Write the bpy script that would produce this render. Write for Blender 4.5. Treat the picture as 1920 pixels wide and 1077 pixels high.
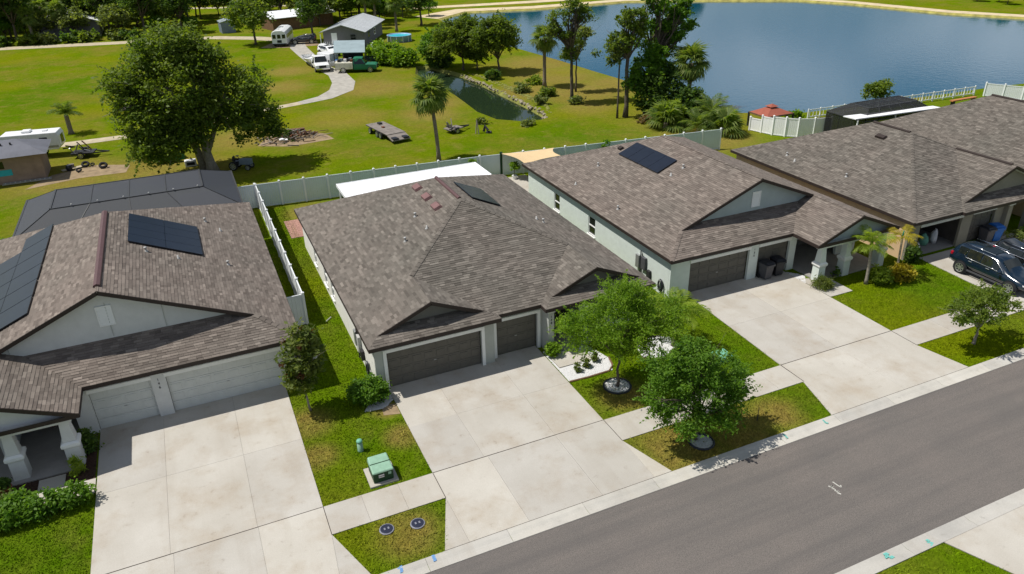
import bpy, bmesh, math, random
import numpy as np
from mathutils import Vector, Matrix

R = math.radians
SC = bpy.context.scene
for _o in list(bpy.data.objects):
    bpy.data.objects.remove(_o)

# ------------------------------------------------------------------ camera
cam_d = bpy.data.cameras.new('camera')
cam = bpy.data.objects.new('camera', cam_d)
SC.collection.objects.link(cam)
SC.camera = cam
YAW, PITCH, ROLL, CAMH = 0.40932, 0.47543, -0.026494, 19.861
_f = Vector((math.sin(YAW) * math.cos(PITCH), math.cos(YAW) * math.cos(PITCH), -math.sin(PITCH)))
_r = Vector((math.cos(YAW), -math.sin(YAW), 0))
_u = _r.cross(_f)
_r2 = math.cos(ROLL) * _r + math.sin(ROLL) * _u
_u2 = -math.sin(ROLL) * _r + math.cos(ROLL) * _u
_m = Matrix((_r2, _u2, -_f)).transposed().to_4x4()
_m.translation = Vector((0, 0, CAMH))
cam.matrix_world = _m
cam_d.sensor_width = 36
cam_d.lens = 1400.99 / 1920 * 36
cam_d.clip_end = 3000
CAMP = Vector((0, 0, CAMH))

# ------------------------------------------------------------------ world, sun, exposure
SUN_DX, SUN_DY = 0.50, -0.22            # shadow offset per metre of height
SUN_EL = math.atan(1 / math.hypot(SUN_DX, SUN_DY))
SUN_AZ = math.atan2(-SUN_DX, -SUN_DY)   # direction towards the sun, from +Y clockwise
world = bpy.data.worlds.new('World')
SC.world = world
world.use_nodes = True
wn, wl = world.node_tree.nodes, world.node_tree.links
bg = wn['Background']
CLOUD_X, CLOUD_Y = 11.0, 2.0
sky = wn.new('ShaderNodeTexSky')
sky.sky_type = 'NISHITA'
sky.sun_disc = False
sky.sun_elevation = SUN_EL
sky.sun_rotation = SUN_AZ
sky.air_density = 1.0
sky.dust_density = 0.6
sky.ozone_density = 2.0
tc = wn.new('ShaderNodeTexCoord')
sep = wn.new('ShaderNodeSeparateXYZ')
wl.new(tc.outputs['Generated'], sep.inputs[0])
def wmath(op, a, b):
    n = wn.new('ShaderNodeMath'); n.operation = op
    for i, v in enumerate((a, b)):
        if isinstance(v, (int, float)): n.inputs[i].default_value = v
        else: wl.new(v, n.inputs[i])
    return n.outputs[0]
zz = wmath('ADD', wmath('MAXIMUM', sep.outputs[2], 0.0), 0.12)
cx = wmath('DIVIDE', sep.outputs[0], zz)
cy = wmath('DIVIDE', sep.outputs[1], zz)
cmb = wn.new('ShaderNodeCombineXYZ')
wl.new(cx, cmb.inputs[0]); wl.new(cy, cmb.inputs[1])
cn = wn.new('ShaderNodeTexNoise')
cn.inputs['Scale'].default_value = 1.1
cn.inputs['Detail'].default_value = 6
cn.inputs['Roughness'].default_value = 0.55
cmap = wn.new('ShaderNodeMapping'); cmap.inputs['Location'].default_value = (CLOUD_X, CLOUD_Y, 0)
wl.new(cmb.outputs[0], cmap.inputs['Vector'])
wl.new(cmap.outputs[0], cn.inputs['Vector'])
cr = wn.new('ShaderNodeValToRGB')
cr.color_ramp.elements[0].position = 0.46
cr.color_ramp.elements[1].position = 0.62
wl.new(cn.outputs[0], cr.inputs[0])
cfac = wmath('MULTIPLY', cr.outputs[0], 0.38)
mixc = wn.new('ShaderNodeMixRGB')
wl.new(cfac, mixc.inputs[0])
wl.new(sky.outputs[0], mixc.inputs[1])
mixc.inputs[2].default_value = (20.0, 20.6, 21.4, 1)
wl.new(mixc.outputs[0], bg.inputs[0])
bg.inputs[1].default_value = 0.066

sun_d = bpy.data.lights.new('sun', 'SUN')
sun_d.energy = 4.9
sun_d.angle = R(0.53)
sun_d.color = (1.0, 0.955, 0.88)
sun = bpy.data.objects.new('sun', sun_d)
SC.collection.objects.link(sun)
sun.rotation_euler = Vector((SUN_DX, SUN_DY, -1)).to_track_quat('-Z', 'Y').to_euler()
sun.location = (-20, 40, 60)

SC.view_settings.view_transform = 'Standard'
SC.view_settings.look = 'None'
SC.view_settings.exposure = 0.0
SC.view_settings.gamma = 1.0
SC.render.engine = 'CYCLES'
SC.cycles.max_bounces = 5
SC.cycles.diffuse_bounces = 4
SC.cycles.glossy_bounces = 3
SC.cycles.transmission_bounces = 3
SC.cycles.transparent_max_bounces = 12

# ------------------------------------------------------------------ materials
MATS = {}
def new_mat(name):
    m = bpy.data.materials.new(name); m.use_nodes = True
    MATS[name] = m
    return m, m.node_tree.nodes, m.node_tree.links, m.node_tree.nodes['Principled BSDF']

def mat(name, col, rough=0.8, var=0.12, scale=2.5, bump=0.0, bscale=40.0, spec=0.3, metal=0.0, detail=5, tint=None, obj=False, coat=0.0):
    """plain procedural surface: colour varied by noise, fine relief by bump"""
    m, n, l, p = new_mat(name)
    p.inputs['Roughness'].default_value = rough
    p.inputs['Metallic'].default_value = metal
    p.inputs['Specular IOR Level'].default_value = spec
    if coat:
        p.inputs['Coat Weight'].default_value = coat
        p.inputs['Coat Roughness'].default_value = 0.06
    if obj:
        t = n.new('ShaderNodeTexCoord'); v = t.outputs['Object']
    else:
        t = n.new('ShaderNodeNewGeometry'); v = t.outputs['Position']
    nz = n.new('ShaderNodeTexNoise')
    nz.inputs['Scale'].default_value = scale
    nz.inputs['Detail'].default_value = detail
    nz.inputs['Roughness'].default_value = 0.62
    l.new(v, nz.inputs['Vector'])
    rp = n.new('ShaderNodeValToRGB')
    lo = [c * (1 - var) for c in col]
    hi = [min(1, c * (1 + var)) for c in (tint or col)]
    rp.color_ramp.elements[0].color = (*lo, 1)
    rp.color_ramp.elements[1].color = (*hi, 1)
    rp.color_ramp.elements[0].position = 0.3
    rp.color_ramp.elements[1].position = 0.7
    l.new(nz.outputs[0], rp.inputs[0])
    l.new(rp.outputs[0], p.inputs['Base Color'])
    if bump:
        b = n.new('ShaderNodeBump'); b.inputs['Strength'].default_value = bump
        b.inputs['Distance'].default_value = 0.02
        n2 = n.new('ShaderNodeTexNoise'); n2.inputs['Scale'].default_value = bscale
        n2.inputs['Detail'].default_value = 4
        l.new(v, n2.inputs['Vector']); l.new(n2.outputs[0], b.inputs['Height'])
        l.new(b.outputs[0], p.inputs['Normal'])
    return m

def noise_fac(n, l, v, scale, lo, hi, detail=5, rough=0.6):
    nz = n.new('ShaderNodeTexNoise'); nz.inputs['Scale'].default_value = scale
    nz.inputs['Detail'].default_value = detail; nz.inputs['Roughness'].default_value = rough
    l.new(v, nz.inputs['Vector'])
    mr = n.new('ShaderNodeMapRange')
    mr.inputs['From Min'].default_value = lo; mr.inputs['From Max'].default_value = hi
    l.new(nz.outputs[0], mr.inputs['Value'])
    return mr.outputs[0]
def mixrgb(n, l, f, a, b, typ='MIX'):
    x = n.new('ShaderNodeMixRGB'); x.blend_type = typ
    for i, s in enumerate((f, a, b)):
        if hasattr(s, 'is_linked'): l.new(s, x.inputs[i])
        elif isinstance(s, (int, float)): x.inputs[i].default_value = s
        else: x.inputs[i].default_value = (*s, 1)
    return x.outputs[0]
def mth(n, l, op, a, b=0.0):
    x = n.new('ShaderNodeMath'); x.operation = op
    for i, s in enumerate((a, b)):
        if hasattr(s, 'is_linked'): l.new(s, x.inputs[i])
        else: x.inputs[i].default_value = s
    return x.outputs[0]

# dry, sandy or lush spots of the ground: x, y, radius, kind
DRY = [(2.2, 27.6, 1.3), (2.1, 25.2, 1.0), (5.7, 25.0, 1.0), (5.55, 27.1, .8), (4.2, 19.6, 1.5), (15.8, 19.3, 2.6), (18.6, 19.2, 2.3), (20.6, 19.4, 1.4),
       (15.5, 23.4, 1.5), (-10, 71, 6), (-4, 70, 5), (7, 53.2, 2.2), (44, 55, 6), (47, 62, 8), (49, 78, 7), (46, 95, 7), (38, 80, 6), (43, 77, 7), (44, 87, 8), (40, 70, 4), (24, 76, 4), (15, 79, 5), (28, 90, 4), (5, 76, 5), (12, 98, 4), (9.5, 74, 4), (1, 68, 4), (14.5, 108, 4), (26, 80, 4), (22, 92, 6)]
LUSH = [(4.6, 38, 1.6), (4.7, 44, 1.6), (36, 24.5, 3.5), (21.5, 24, 2.6), (3.9, 25.2, .9), (-8, 24, 3), (8, 104, 5), (33, 62, 7), (26, 61, 6), (-14, 110, 14), (22.3, 19.3, 1.2), (9, 90, 3)]
def grass_mat(name, near):
    m, n, l, p = new_mat(name)
    p.inputs['Roughness'].default_value = 1.0
    p.inputs['Specular IOR Level'].default_value = 0.0
    g = n.new('ShaderNodeNewGeometry'); v = g.outputs['Position']
    f1 = noise_fac(n, l, v, 0.11, 0.35, 0.65)
    f2 = noise_fac(n, l, v, 0.9, 0.36, 0.66, 6, 0.7)
    f3 = noise_fac(n, l, v, 9.0, 0.3, 0.7, 4, 0.7)
    green = mixrgb(n, l, f1, (0.082, 0.155, 0.003), (0.142, 0.176, 0.004))
    green = mixrgb(n, l, mth(n, l, 'MULTIPLY', f2, 0.55), green, (0.125, 0.185, 0.004))
    dry = mixrgb(n, l, f2, (0.300, 0.215, 0.070), (0.205, 0.165, 0.040))
    lush = (0.072, 0.148, 0.003)
    def spots(lst):
        acc = None
        for (x, y, r) in lst:
            vs = n.new('ShaderNodeVectorMath'); vs.operation = 'DISTANCE'
            l.new(v, vs.inputs[0]); vs.inputs[1].default_value = (x, y, 0)
            mr = n.new('ShaderNodeMapRange'); mr.interpolation_type = 'SMOOTHSTEP'
            mr.inputs['From Min'].default_value = r * 1.25; mr.inputs['From Max'].default_value = r * 0.3
            l.new(vs.outputs['Value'], mr.inputs['Value'])
            acc = mr.outputs[0] if acc is None else mth(n, l, 'MAXIMUM', acc, mr.outputs[0])
        return acc
    sx = n.new('ShaderNodeSeparateXYZ'); l.new(v, sx.inputs[0])
    sod = mth(n, l, 'LESS_THAN', sx.outputs[1], 55.0)      # laid sod of the house lots, field grass beyond the fence
    green = mixrgb(n, l, mth(n, l, 'MULTIPLY', sod, 0.55), green, (0.090, 0.172, 0.004))
    c = mixrgb(n, l, mth(n, l, 'MULTIPLY', spots(LUSH), 0.8), green, lush)
    df = mth(n, l, 'MULTIPLY', spots(DRY), mth(n, l, 'ADD', 0.5, mth(n, l, 'MULTIPLY', f2, 0.65)))
    df = mth(n, l, 'MINIMUM', df, 1.0)
    c = mixrgb(n, l, df, c, dry)
    fr = noise_fac(n, l, v, 0.13, 0.44, 0.68, 8, 0.7)
    c = mixrgb(n, l, mth(n, l, 'MULTIPLY', mth(n, l, 'MULTIPLY', fr, 0.8), mth(n, l, 'SUBTRACT', 1.0, mth(n, l, 'MULTIPLY', sod, 0.5))), c, (0.205, 0.165, 0.032))
    f5 = noise_fac(n, l, v, 0.55, 0.52, 0.70, 8, 0.72)
    c = mixrgb(n, l, mth(n, l, 'MULTIPLY', mth(n, l, 'MULTIPLY', f5, 0.6), mth(n, l, 'SUBTRACT', 1.0, mth(n, l, 'MULTIPLY', sod, 0.6))), c, (0.235, 0.185, 0.055))
    f6 = noise_fac(n, l, v, 0.07, 0.52, 0.66, 3, 0.5)
    c = mixrgb(n, l, mth(n, l, 'MULTIPLY', f6, 0.5), c, (0.175, 0.190, 0.004))
    fine = mixrgb(n, l, f3, (0.72, 0.72, 0.7), (1.22, 1.22, 1.18))
    c = mixrgb(n, l, 1.0, c, fine, 'MULTIPLY')
    fb = noise_fac(n, l, v, 2.6, 0.3, 0.7, 4, 0.7)
    c = mixrgb(n, l, 1.0, c, mixrgb(n, l, fb, (0.8, 0.82, 0.8), (1.18, 1.16, 1.1)), 'MULTIPLY')
    if near:
        at = n.new('ShaderNodeAttribute'); at.attribute_name = 'rnd'
        c = mixrgb(n, l, 1.0, c, mixrgb(n, l, at.outputs['Fac'], (1.05, 1.05, 1.0), (1.5, 1.48, 1.3)), 'MULTIPLY')
    l.new(c, p.inputs['Base Color'])
    if not near:
        b = n.new('ShaderNodeBump'); b.inputs['Strength'].default_value = 0.7; b.inputs['Distance'].default_value = 0.08
        l.new(noise_fac(n, l, v, 14, 0.2, 0.8, 5, 0.75), b.inputs['Height']); l.new(b.outputs[0], p.inputs['Normal'])
    return m
grass_mat('grass', False)
grass_mat('grass_blade', True)

def concrete(name, a, b, stain):
    m, n, l, p = new_mat(name)
    p.inputs['Roughness'].default_value = 0.88; p.inputs['Specular IOR Level'].default_value = 0.2
    v = n.new('ShaderNodeNewGeometry').outputs['Position']
    oi = n.new('ShaderNodeObjectInfo')
    c = mixrgb(n, l, noise_fac(n, l, v, 0.35, 0.3, 0.7), a, b)
    c = mixrgb(n, l, mth(n, l, 'MULTIPLY', noise_fac(n, l, v, 0.55, 0.48, 0.72, 8, 0.64), 0.7), c, stain)
    c = mixrgb(n, l, mth(n, l, 'MULTIPLY', noise_fac(n, l, v, 2.2, 0.60, 0.78, 8, 0.74), 0.6), c, (0.20, 0.178, 0.150))
    st = n.new('ShaderNodeMapping'); st.inputs['Scale'].default_value = (1.5, 0.16, 1)
    l.new(v, st.inputs['Vector'])
    c = mixrgb(n, l, mth(n, l, 'MULTIPLY', noise_fac(n, l, st.outputs[0], 0.8, 0.52, 0.72, 6, 0.6), 0.4), c, (0.36, 0.325, 0.275))
    c = mixrgb(n, l, 1.0, c, mixrgb(n, l, noise_fac(n, l, v, 26, 0.25, 0.75, 3, 0.7), (0.9, 0.9, 0.9), (1.08, 1.08, 1.08)), 'MULTIPLY')
    c = mixrgb(n, l, 1.0, c, mixrgb(n, l, oi.outputs['Random'], (0.93, 0.93, 0.94), (1.05, 1.04, 1.02)), 'MULTIPLY')
    l.new(c, p.inputs['Base Color'])
    bp = n.new('ShaderNodeBump'); bp.inputs['Strength'].default_value = 0.15; bp.inputs['Distance'].default_value = 0.01
    l.new(noise_fac(n, l, v, 60, 0.2, 0.8), bp.inputs['Height']); l.new(bp.outputs[0], p.inputs['Normal'])
    return m
concrete('concrete', (0.405, 0.380, 0.336), (0.485, 0.465, 0.424), (0.35, 0.295, 0.228))
concrete('concrete_curb', (0.43, 0.412, 0.37), (0.50, 0.485, 0.447), (0.34, 0.33, 0.305))

def asphalt():
    m, n, l, p = new_mat('asphalt')
    p.inputs['Roughness'].default_value = 0.93; p.inputs['Specular IOR Level'].default_value = 0.2
    v = n.new('ShaderNodeNewGeometry').outputs['Position']
    c = mixrgb(n, l, noise_fac(n, l, v, 0.3, 0.3, 0.7), (0.132, 0.121, 0.112), (0.160, 0.141, 0.128))
    c = mixrgb(n, l, noise_fac(n, l, v, 30, 0.3, 0.7, 3, 0.8), mixrgb(n, l, 1.0, c, (0.6, 0.6, 0.6), 'MULTIPLY'), mixrgb(n, l, 1.0, c, (1.4, 1.4, 1.4), 'MULTIPLY'))
    c = mixrgb(n, l, mth(n, l, 'MULTIPLY', noise_fac(n, l, v, 75, 0.66, 0.72, 2, 0.5), 0.6), c, (0.32, 0.29, 0.25))
    st = n.new('ShaderNodeMapping'); st.inputs['Scale'].default_value = (0.06, 1.3, 1)
    l.new(v, st.inputs['Vector'])
    c = mixrgb(n, l, mth(n, l, 'MULTIPLY', noise_fac(n, l, st.outputs[0], 1.0, 0.42, 0.68), 0.5), c, (0.092, 0.087, 0.085))
    l.new(c, p.inputs['Base Color'])
    bp = n.new('ShaderNodeBump'); bp.inputs['Strength'].default_value = 0.5; bp.inputs['Distance'].default_value = 0.01
    l.new(noise_fac(n, l, v, 70, 0.2, 0.8, 3, 0.8), bp.inputs['Height']); l.new(bp.outputs[0], p.inputs['Normal'])
asphalt()

def shingle_mat(name, dark, mid, light):
    m, n, l, p = new_mat(name)
    p.inputs['Roughness'].default_value = 0.95; p.inputs['Specular IOR Level'].default_value = 0.15
    v = n.new('ShaderNodeNewGeometry').outputs['Position']
    at = n.new('ShaderNodeAttribute'); at.attribute_name = 'rnd'
    rp = n.new('ShaderNodeValToRGB')
    e = rp.color_ramp.elements
    e[0].color = (*dark, 1); e[0].position = 0.0
    e[1].color = (*light, 1); e[1].position = 1.0
    x = e.new(0.45); x.color = (*mid, 1)
    l.new(at.outputs['Fac'], rp.inputs[0])
    c = mixrgb(n, l, 1.0, rp.outputs[0], mixrgb(n, l, noise_fac(n, l, v, 0.25, 0.3, 0.7), (0.9, 0.92, 0.9), (1.1, 1.06, 1.04)), 'MULTIPLY')
    c = mixrgb(n, l, 1.0, c, mixrgb(n, l, noise_fac(n, l, v, 22, 0.25, 0.75, 3, 0.8), (0.82, 0.82, 0.82), (1.18, 1.18, 1.18)), 'MULTIPLY')
    l.new(c, p.inputs['Base Color'])
    return m
shingle_mat('shingle_brown', (0.112, 0.095, 0.084), (0.160, 0.137, 0.121), (0.245, 0.212, 0.187))
shingle_mat('shingle_grey', (0.094, 0.084, 0.074), (0.136, 0.122, 0.108), (0.212, 0.191, 0.169))
mat('roof_deck', (0.07, 0.055, 0.046), 0.95)
mat('fascia', (0.035, 0.025, 0.021), 0.6)
mat('fascia_tan', (0.10, 0.08, 0.065), 0.6)
mat('soffit', (0.45, 0.46, 0.45), 0.8)
mat('stucco_white', (0.60, 0.61, 0.60), 0.9, 0.05, bump=0.25, bscale=50)
mat('stucco_cream', (0.74, 0.73, 0.68), 0.9, 0.05, bump=0.25, bscale=50)
mat('stucco_grey', (0.40, 0.42, 0.39), 0.9, 0.05, bump=0.25, bscale=50)
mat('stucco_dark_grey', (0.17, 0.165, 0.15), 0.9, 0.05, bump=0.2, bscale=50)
mat('stucco_sage', (0.62, 0.68, 0.64), 0.9, 0.05, bump=0.25, bscale=50)
mat('stucco_shade_sage', (0.37, 0.43, 0.435), 0.9, 0.05, bump=0.25, bscale=50)  # darker sage copy for the gables, their shade painted into the colour
mat('stucco_tan', (0.66, 0.47, 0.28), 0.9, 0.05, bump=0.25, bscale=50)
mat('stucco_khaki', (0.25, 0.235, 0.185), 0.9, 0.05, bump=0.2, bscale=50)
mat('trim_white', (0.78, 0.79, 0.78), 0.55, 0.04)
mat('trim_pale', (0.55, 0.57, 0.54), 0.6, 0.04)
mat('door_brown', (0.118, 0.110, 0.094), 0.55, 0.08)
mat('door_white', (0.58, 0.60, 0.58), 0.55, 0.05)
mat('door_dark', (0.05, 0.045, 0.04), 0.5)
mat('glass', (0.012, 0.016, 0.015), 0.05, 0.2, spec=0.6)
mat('interior', (0.10, 0.09, 0.08), 0.9)
mat('porch_floor', (0.28, 0.27, 0.26), 0.8, 0.1)
mat('vinyl', (0.80, 0.82, 0.82), 0.42, 0.05, scale=0.8, spec=0.4)
mat('vinyl_panel', (0.74, 0.77, 0.78), 0.45, 0.06, scale=0.8, spec=0.4)
mat('vinyl_sunlit', (0.88, 0.89, 0.89), 0.4, 0.03)  # whiter vinyl copy; sunlight on the gazebo fence is put into its colour
mat('vinyl_shaded', (0.60, 0.68, 0.69), 0.45, 0.06, scale=0.8, spec=0.4)  # white vinyl darkened and blued; the rear fence's shade is in the colour
mat('expansion_joint', (0.05, 0.042, 0.035), 0.95)
mat('solar', (0.008, 0.012, 0.022), 0.28, 0.2, spec=0.5)
mat('solar_frame', (0.012, 0.012, 0.014), 0.4)
mat('solar_line', (0.10, 0.12, 0.15), 0.4)
mat('metal_grey', (0.40, 0.41, 0.42), 0.4, 0.1, metal=0.6)
mat('metal_dark', (0.03, 0.03, 0.032), 0.5)
mat('pipe_white', (0.40, 0.40, 0.39), 0.5)
mat('vent_red', (0.19, 0.105, 0.100), 0.5, 0.1)
mat('patio_white', (0.80, 0.81, 0.83), 0.5, 0.06, scale=0.7)
mat('sail', (0.62, 0.46, 0.26), 0.85, 0.06)
mat('post_green', (0.010, 0.045, 0.016), 0.5)
mat('paver_pink', (0.36, 0.20, 0.16), 0.9, 0.25, 6)
mat('mulch', (0.055, 0.030, 0.020), 0.95, 0.5, 14, bump=0.9, bscale=30)
mat('dirt', (0.27, 0.20, 0.12), 0.95, 0.3, 1.5, bump=0.5, bscale=10)
mat('joint', (0.13, 0.11, 0.085), 0.95)
mat('white_stone', (0.56, 0.56, 0.56), 0.7, 0.12, 30)
mat('gravel', (0.37, 0.35, 0.31), 0.95, 0.2, 1.2, bump=0.6, bscale=20)
mat('gravel_tan', (0.43, 0.37, 0.26), 0.95, 0.22, 1.2, bump=0.6, bscale=20)
mat('bank_green', (0.17, 0.175, 0.04), 0.95, 0.4, 0.8)
mat('ridge_maroon', (0.105, 0.058, 0.058), 0.5, 0.1)
mat('sand', (0.56, 0.46, 0.30), 0.95, 0.2, 0.6)
mat('bank', (0.30, 0.27, 0.07), 0.95, 0.4, 0.8)
mat('rock', (0.27, 0.235, 0.17), 0.9, 0.3, 2.5, bump=0.5, bscale=8)
mat('bark', (0.105, 0.085, 0.065), 0.95, 0.35, 6, bump=0.8, bscale=18)
mat('bark_pale', (0.26, 0.23, 0.19), 0.95, 0.3, 6, bump=0.7, bscale=18)
mat('bark_palm', (0.20, 0.165, 0.125), 0.95, 0.3, 9, bump=0.8, bscale=14)
mat('screen_frame', (0.05, 0.052, 0.055), 0.5)
mat('screen_frame_grey', (0.16, 0.17, 0.18), 0.5)
mat('tyre', (0.018, 0.018, 0.019), 0.85)
mat('rim', (0.55, 0.56, 0.57), 0.3, 0.05, metal=0.8)
mat('chrome', (0.72, 0.73, 0.74), 0.15, 0.03, metal=1.0)
mat('paint_navy', (0.006, 0.016, 0.030), 0.16, 0.05, spec=0.5, coat=0.8)
mat('paint_black', (0.008, 0.010, 0.011), 0.18, 0.05, spec=0.5, coat=0.8)
mat('paint_white', (0.75, 0.76, 0.76), 0.3, 0.05, obj=True)
mat('paint_cream', (0.58, 0.56, 0.46), 0.45, 0.15, obj=True)
mat('paint_green', (0.020, 0.16, 0.085), 0.4, 0.15, obj=True)
mat('red_light', (0.35, 0.008, 0.02), 0.2)
mat('head_light', (0.75, 0.75, 0.74), 0.1)
mat('plastic_black', (0.020, 0.022, 0.028), 0.45)
mat('plastic_grey', (0.075, 0.075, 0.085), 0.5)
mat('plastic_blue', (0.012, 0.12, 0.42), 0.4)
mat('plastic_green', (0.24, 0.40, 0.29), 0.5, 0.12, 5)
mat('plastic_teal', (0.16, 0.40, 0.29), 0.5, 0.1, 5)
mat('sign_white', (0.65, 0.62, 0.62), 0.5)
mat('terracotta', (0.30, 0.095, 0.055), 0.8)
mat('meter_blue', (0.018, 0.022, 0.045), 0.5)
mat('meter_rim', (0.20, 0.21, 0.25), 0.6)
mat('mark_teal', (0.16, 0.46, 0.41), 0.8)
mat('mark_blue', (0.16, 0.32, 0.58), 0.8)
mat('mark_white', (0.46, 0.45, 0.41), 0.8)
mat('digit', (0.02, 0.02, 0.02), 0.5)
mat('metal_roof', (0.50, 0.52, 0.53), 0.45, 0.08, 0.5)
mat('metal_roof_blue', (0.30, 0.35, 0.37), 0.5, 0.1, 0.5)
mat('siding_grey', (0.17, 0.165, 0.175), 0.8, 0.06)
mat('siding_blue', (0.16, 0.20, 0.235), 0.8, 0.06)
mat('hut_wall', (0.30, 0.215, 0.165), 0.9, 0.2, 1.2)
mat('hut_roof', (0.135, 0.14, 0.165), 0.8, 0.15, 0.8)
mat('wood_grey', (0.21, 0.185, 0.165), 0.9, 0.25, 1.5)
mat('wood_brown', (0.16, 0.09, 0.05), 0.9, 0.25, 3)
mat('rust', (0.15, 0.06, 0.03), 0.9, 0.3, 6)
mat('canvas_red', (0.30, 0.088, 0.058), 0.85, 0.08)
mat('pool_blue', (0.03, 0.42, 0.50), 0.3)
mat('pool_wall', (0.25, 0.38, 0.58), 0.5)
mat('tarp', (0.26, 0.33, 0.35), 0.6, 0.12, 1)
mat('orange', (0.42, 0.17, 0.06), 0.6)
mat('cloth_white', (0.72, 0.72, 0.74), 0.8)
mat('flower_white', (0.80, 0.80, 0.74), 0.7)

def leaf_mat(name, dark, light, trans=0.5, tcol=None):
    m, n, l, p = new_mat(name)
    p.inputs['Roughness'].default_value = 0.55; p.inputs['Specular IOR Level'].default_value = 0.25
    at = n.new('ShaderNodeAttribute'); at.attribute_name = 'rnd'
    c = mixrgb(n, l, at.outputs['Fac'], dark, light)
    l.new(c, p.inputs['Base Color'])
    t = n.new('ShaderNodeBsdfTranslucent')
    l.new(mixrgb(n, l, 1.0, c, tcol or (1.6, 1.6, 0.5), 'MULTIPLY'), t.inputs[0])
    mx = n.new('ShaderNodeMixShader'); mx.inputs[0].default_value = trans
    l.new(p.outputs[0], mx.inputs[1]); l.new(t.outputs[0], mx.inputs[2])
    l.new(mx.outputs[0], n['Material Output'].inputs[0])
    return m
leaf_mat('leaf_oak', (0.052, 0.106, 0.013), (0.208, 0.270, 0.040))
leaf_mat('leaf_dark', (0.033, 0.084, 0.016), (0.129, 0.202, 0.038))
leaf_mat('leaf_bright', (0.085, 0.178, 0.008), (0.230, 0.360, 0.028))
leaf_mat('leaf_green', (0.046, 0.128, 0.010), (0.170, 0.300, 0.030))
leaf_mat('leaf_pale', (0.105, 0.150, 0.045), (0.240, 0.277, 0.083))
leaf_mat('leaf_magnolia', (0.045, 0.083, 0.015), (0.203, 0.240, 0.060))
leaf_mat('leaf_red', (0.060, 0.028, 0.014), (0.120, 0.060, 0.026))
leaf_mat('leaf_yellow', (0.240, 0.204, 0.014), (0.456, 0.384, 0.036))
leaf_mat('leaf_frond', (0.070, 0.132, 0.021), (0.202, 0.255, 0.053))
leaf_mat('leaf_frond_dead', (0.17, 0.12, 0.06), (0.30, 0.22, 0.11))
leaf_mat('leaf_frond_lime', (0.133, 0.210, 0.020), (0.280, 0.364, 0.042))

def water(name, col, bscale, bstr):
    m, n, l, p = new_mat(name)
    p.inputs['Base Color'].default_value = (*col, 1)
    p.inputs['Roughness'].default_value = 0.05
    p.inputs['IOR'].default_value = 1.33
    p.inputs['Specular IOR Level'].default_value = 0.8
    v = n.new('ShaderNodeNewGeometry').outputs['Position']
    b = n.new('ShaderNodeBump'); b.inputs['Strength'].default_value = bstr; b.inputs['Distance'].default_value = 0.05
    l.new(noise_fac(n, l, v, bscale, 0.2, 0.8, 4, 0.6), b.inputs['Height']); l.new(b.outputs[0], p.inputs['Normal'])
    return m
water('lake_water', (0.003, 0.070, 0.125), 1.4, 0.16)
water('pond_water', (0.016, 0.030, 0.014), 1.5, 0.02)

def screen_mat(name, col, fac):
    m, n, l, p = new_mat(name)
    p.inputs['Base Color'].default_value = (*col, 1); p.inputs['Roughness'].default_value = 0.7
    t = n.new('ShaderNodeBsdfTransparent'); mx = n.new('ShaderNodeMixShader'); mx.inputs[0].default_value = fac
    l.new(t.outputs[0], mx.inputs[1]); l.new(p.outputs[0], mx.inputs[2]); l.new(mx.outputs[0], n['Material Output'].inputs[0])
screen_mat('screen', (0.045, 0.05, 0.062), 0.86)
screen_mat('screen_black', (0.008, 0.009, 0.010), 0.78)

# ------------------------------------------------------------------ helpers
COL = SC.collection
ORG = {}
def org(o): return ORG.get(o.name, Vector((0, 0, 0))) if o is not None else Vector((0, 0, 0))

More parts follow.
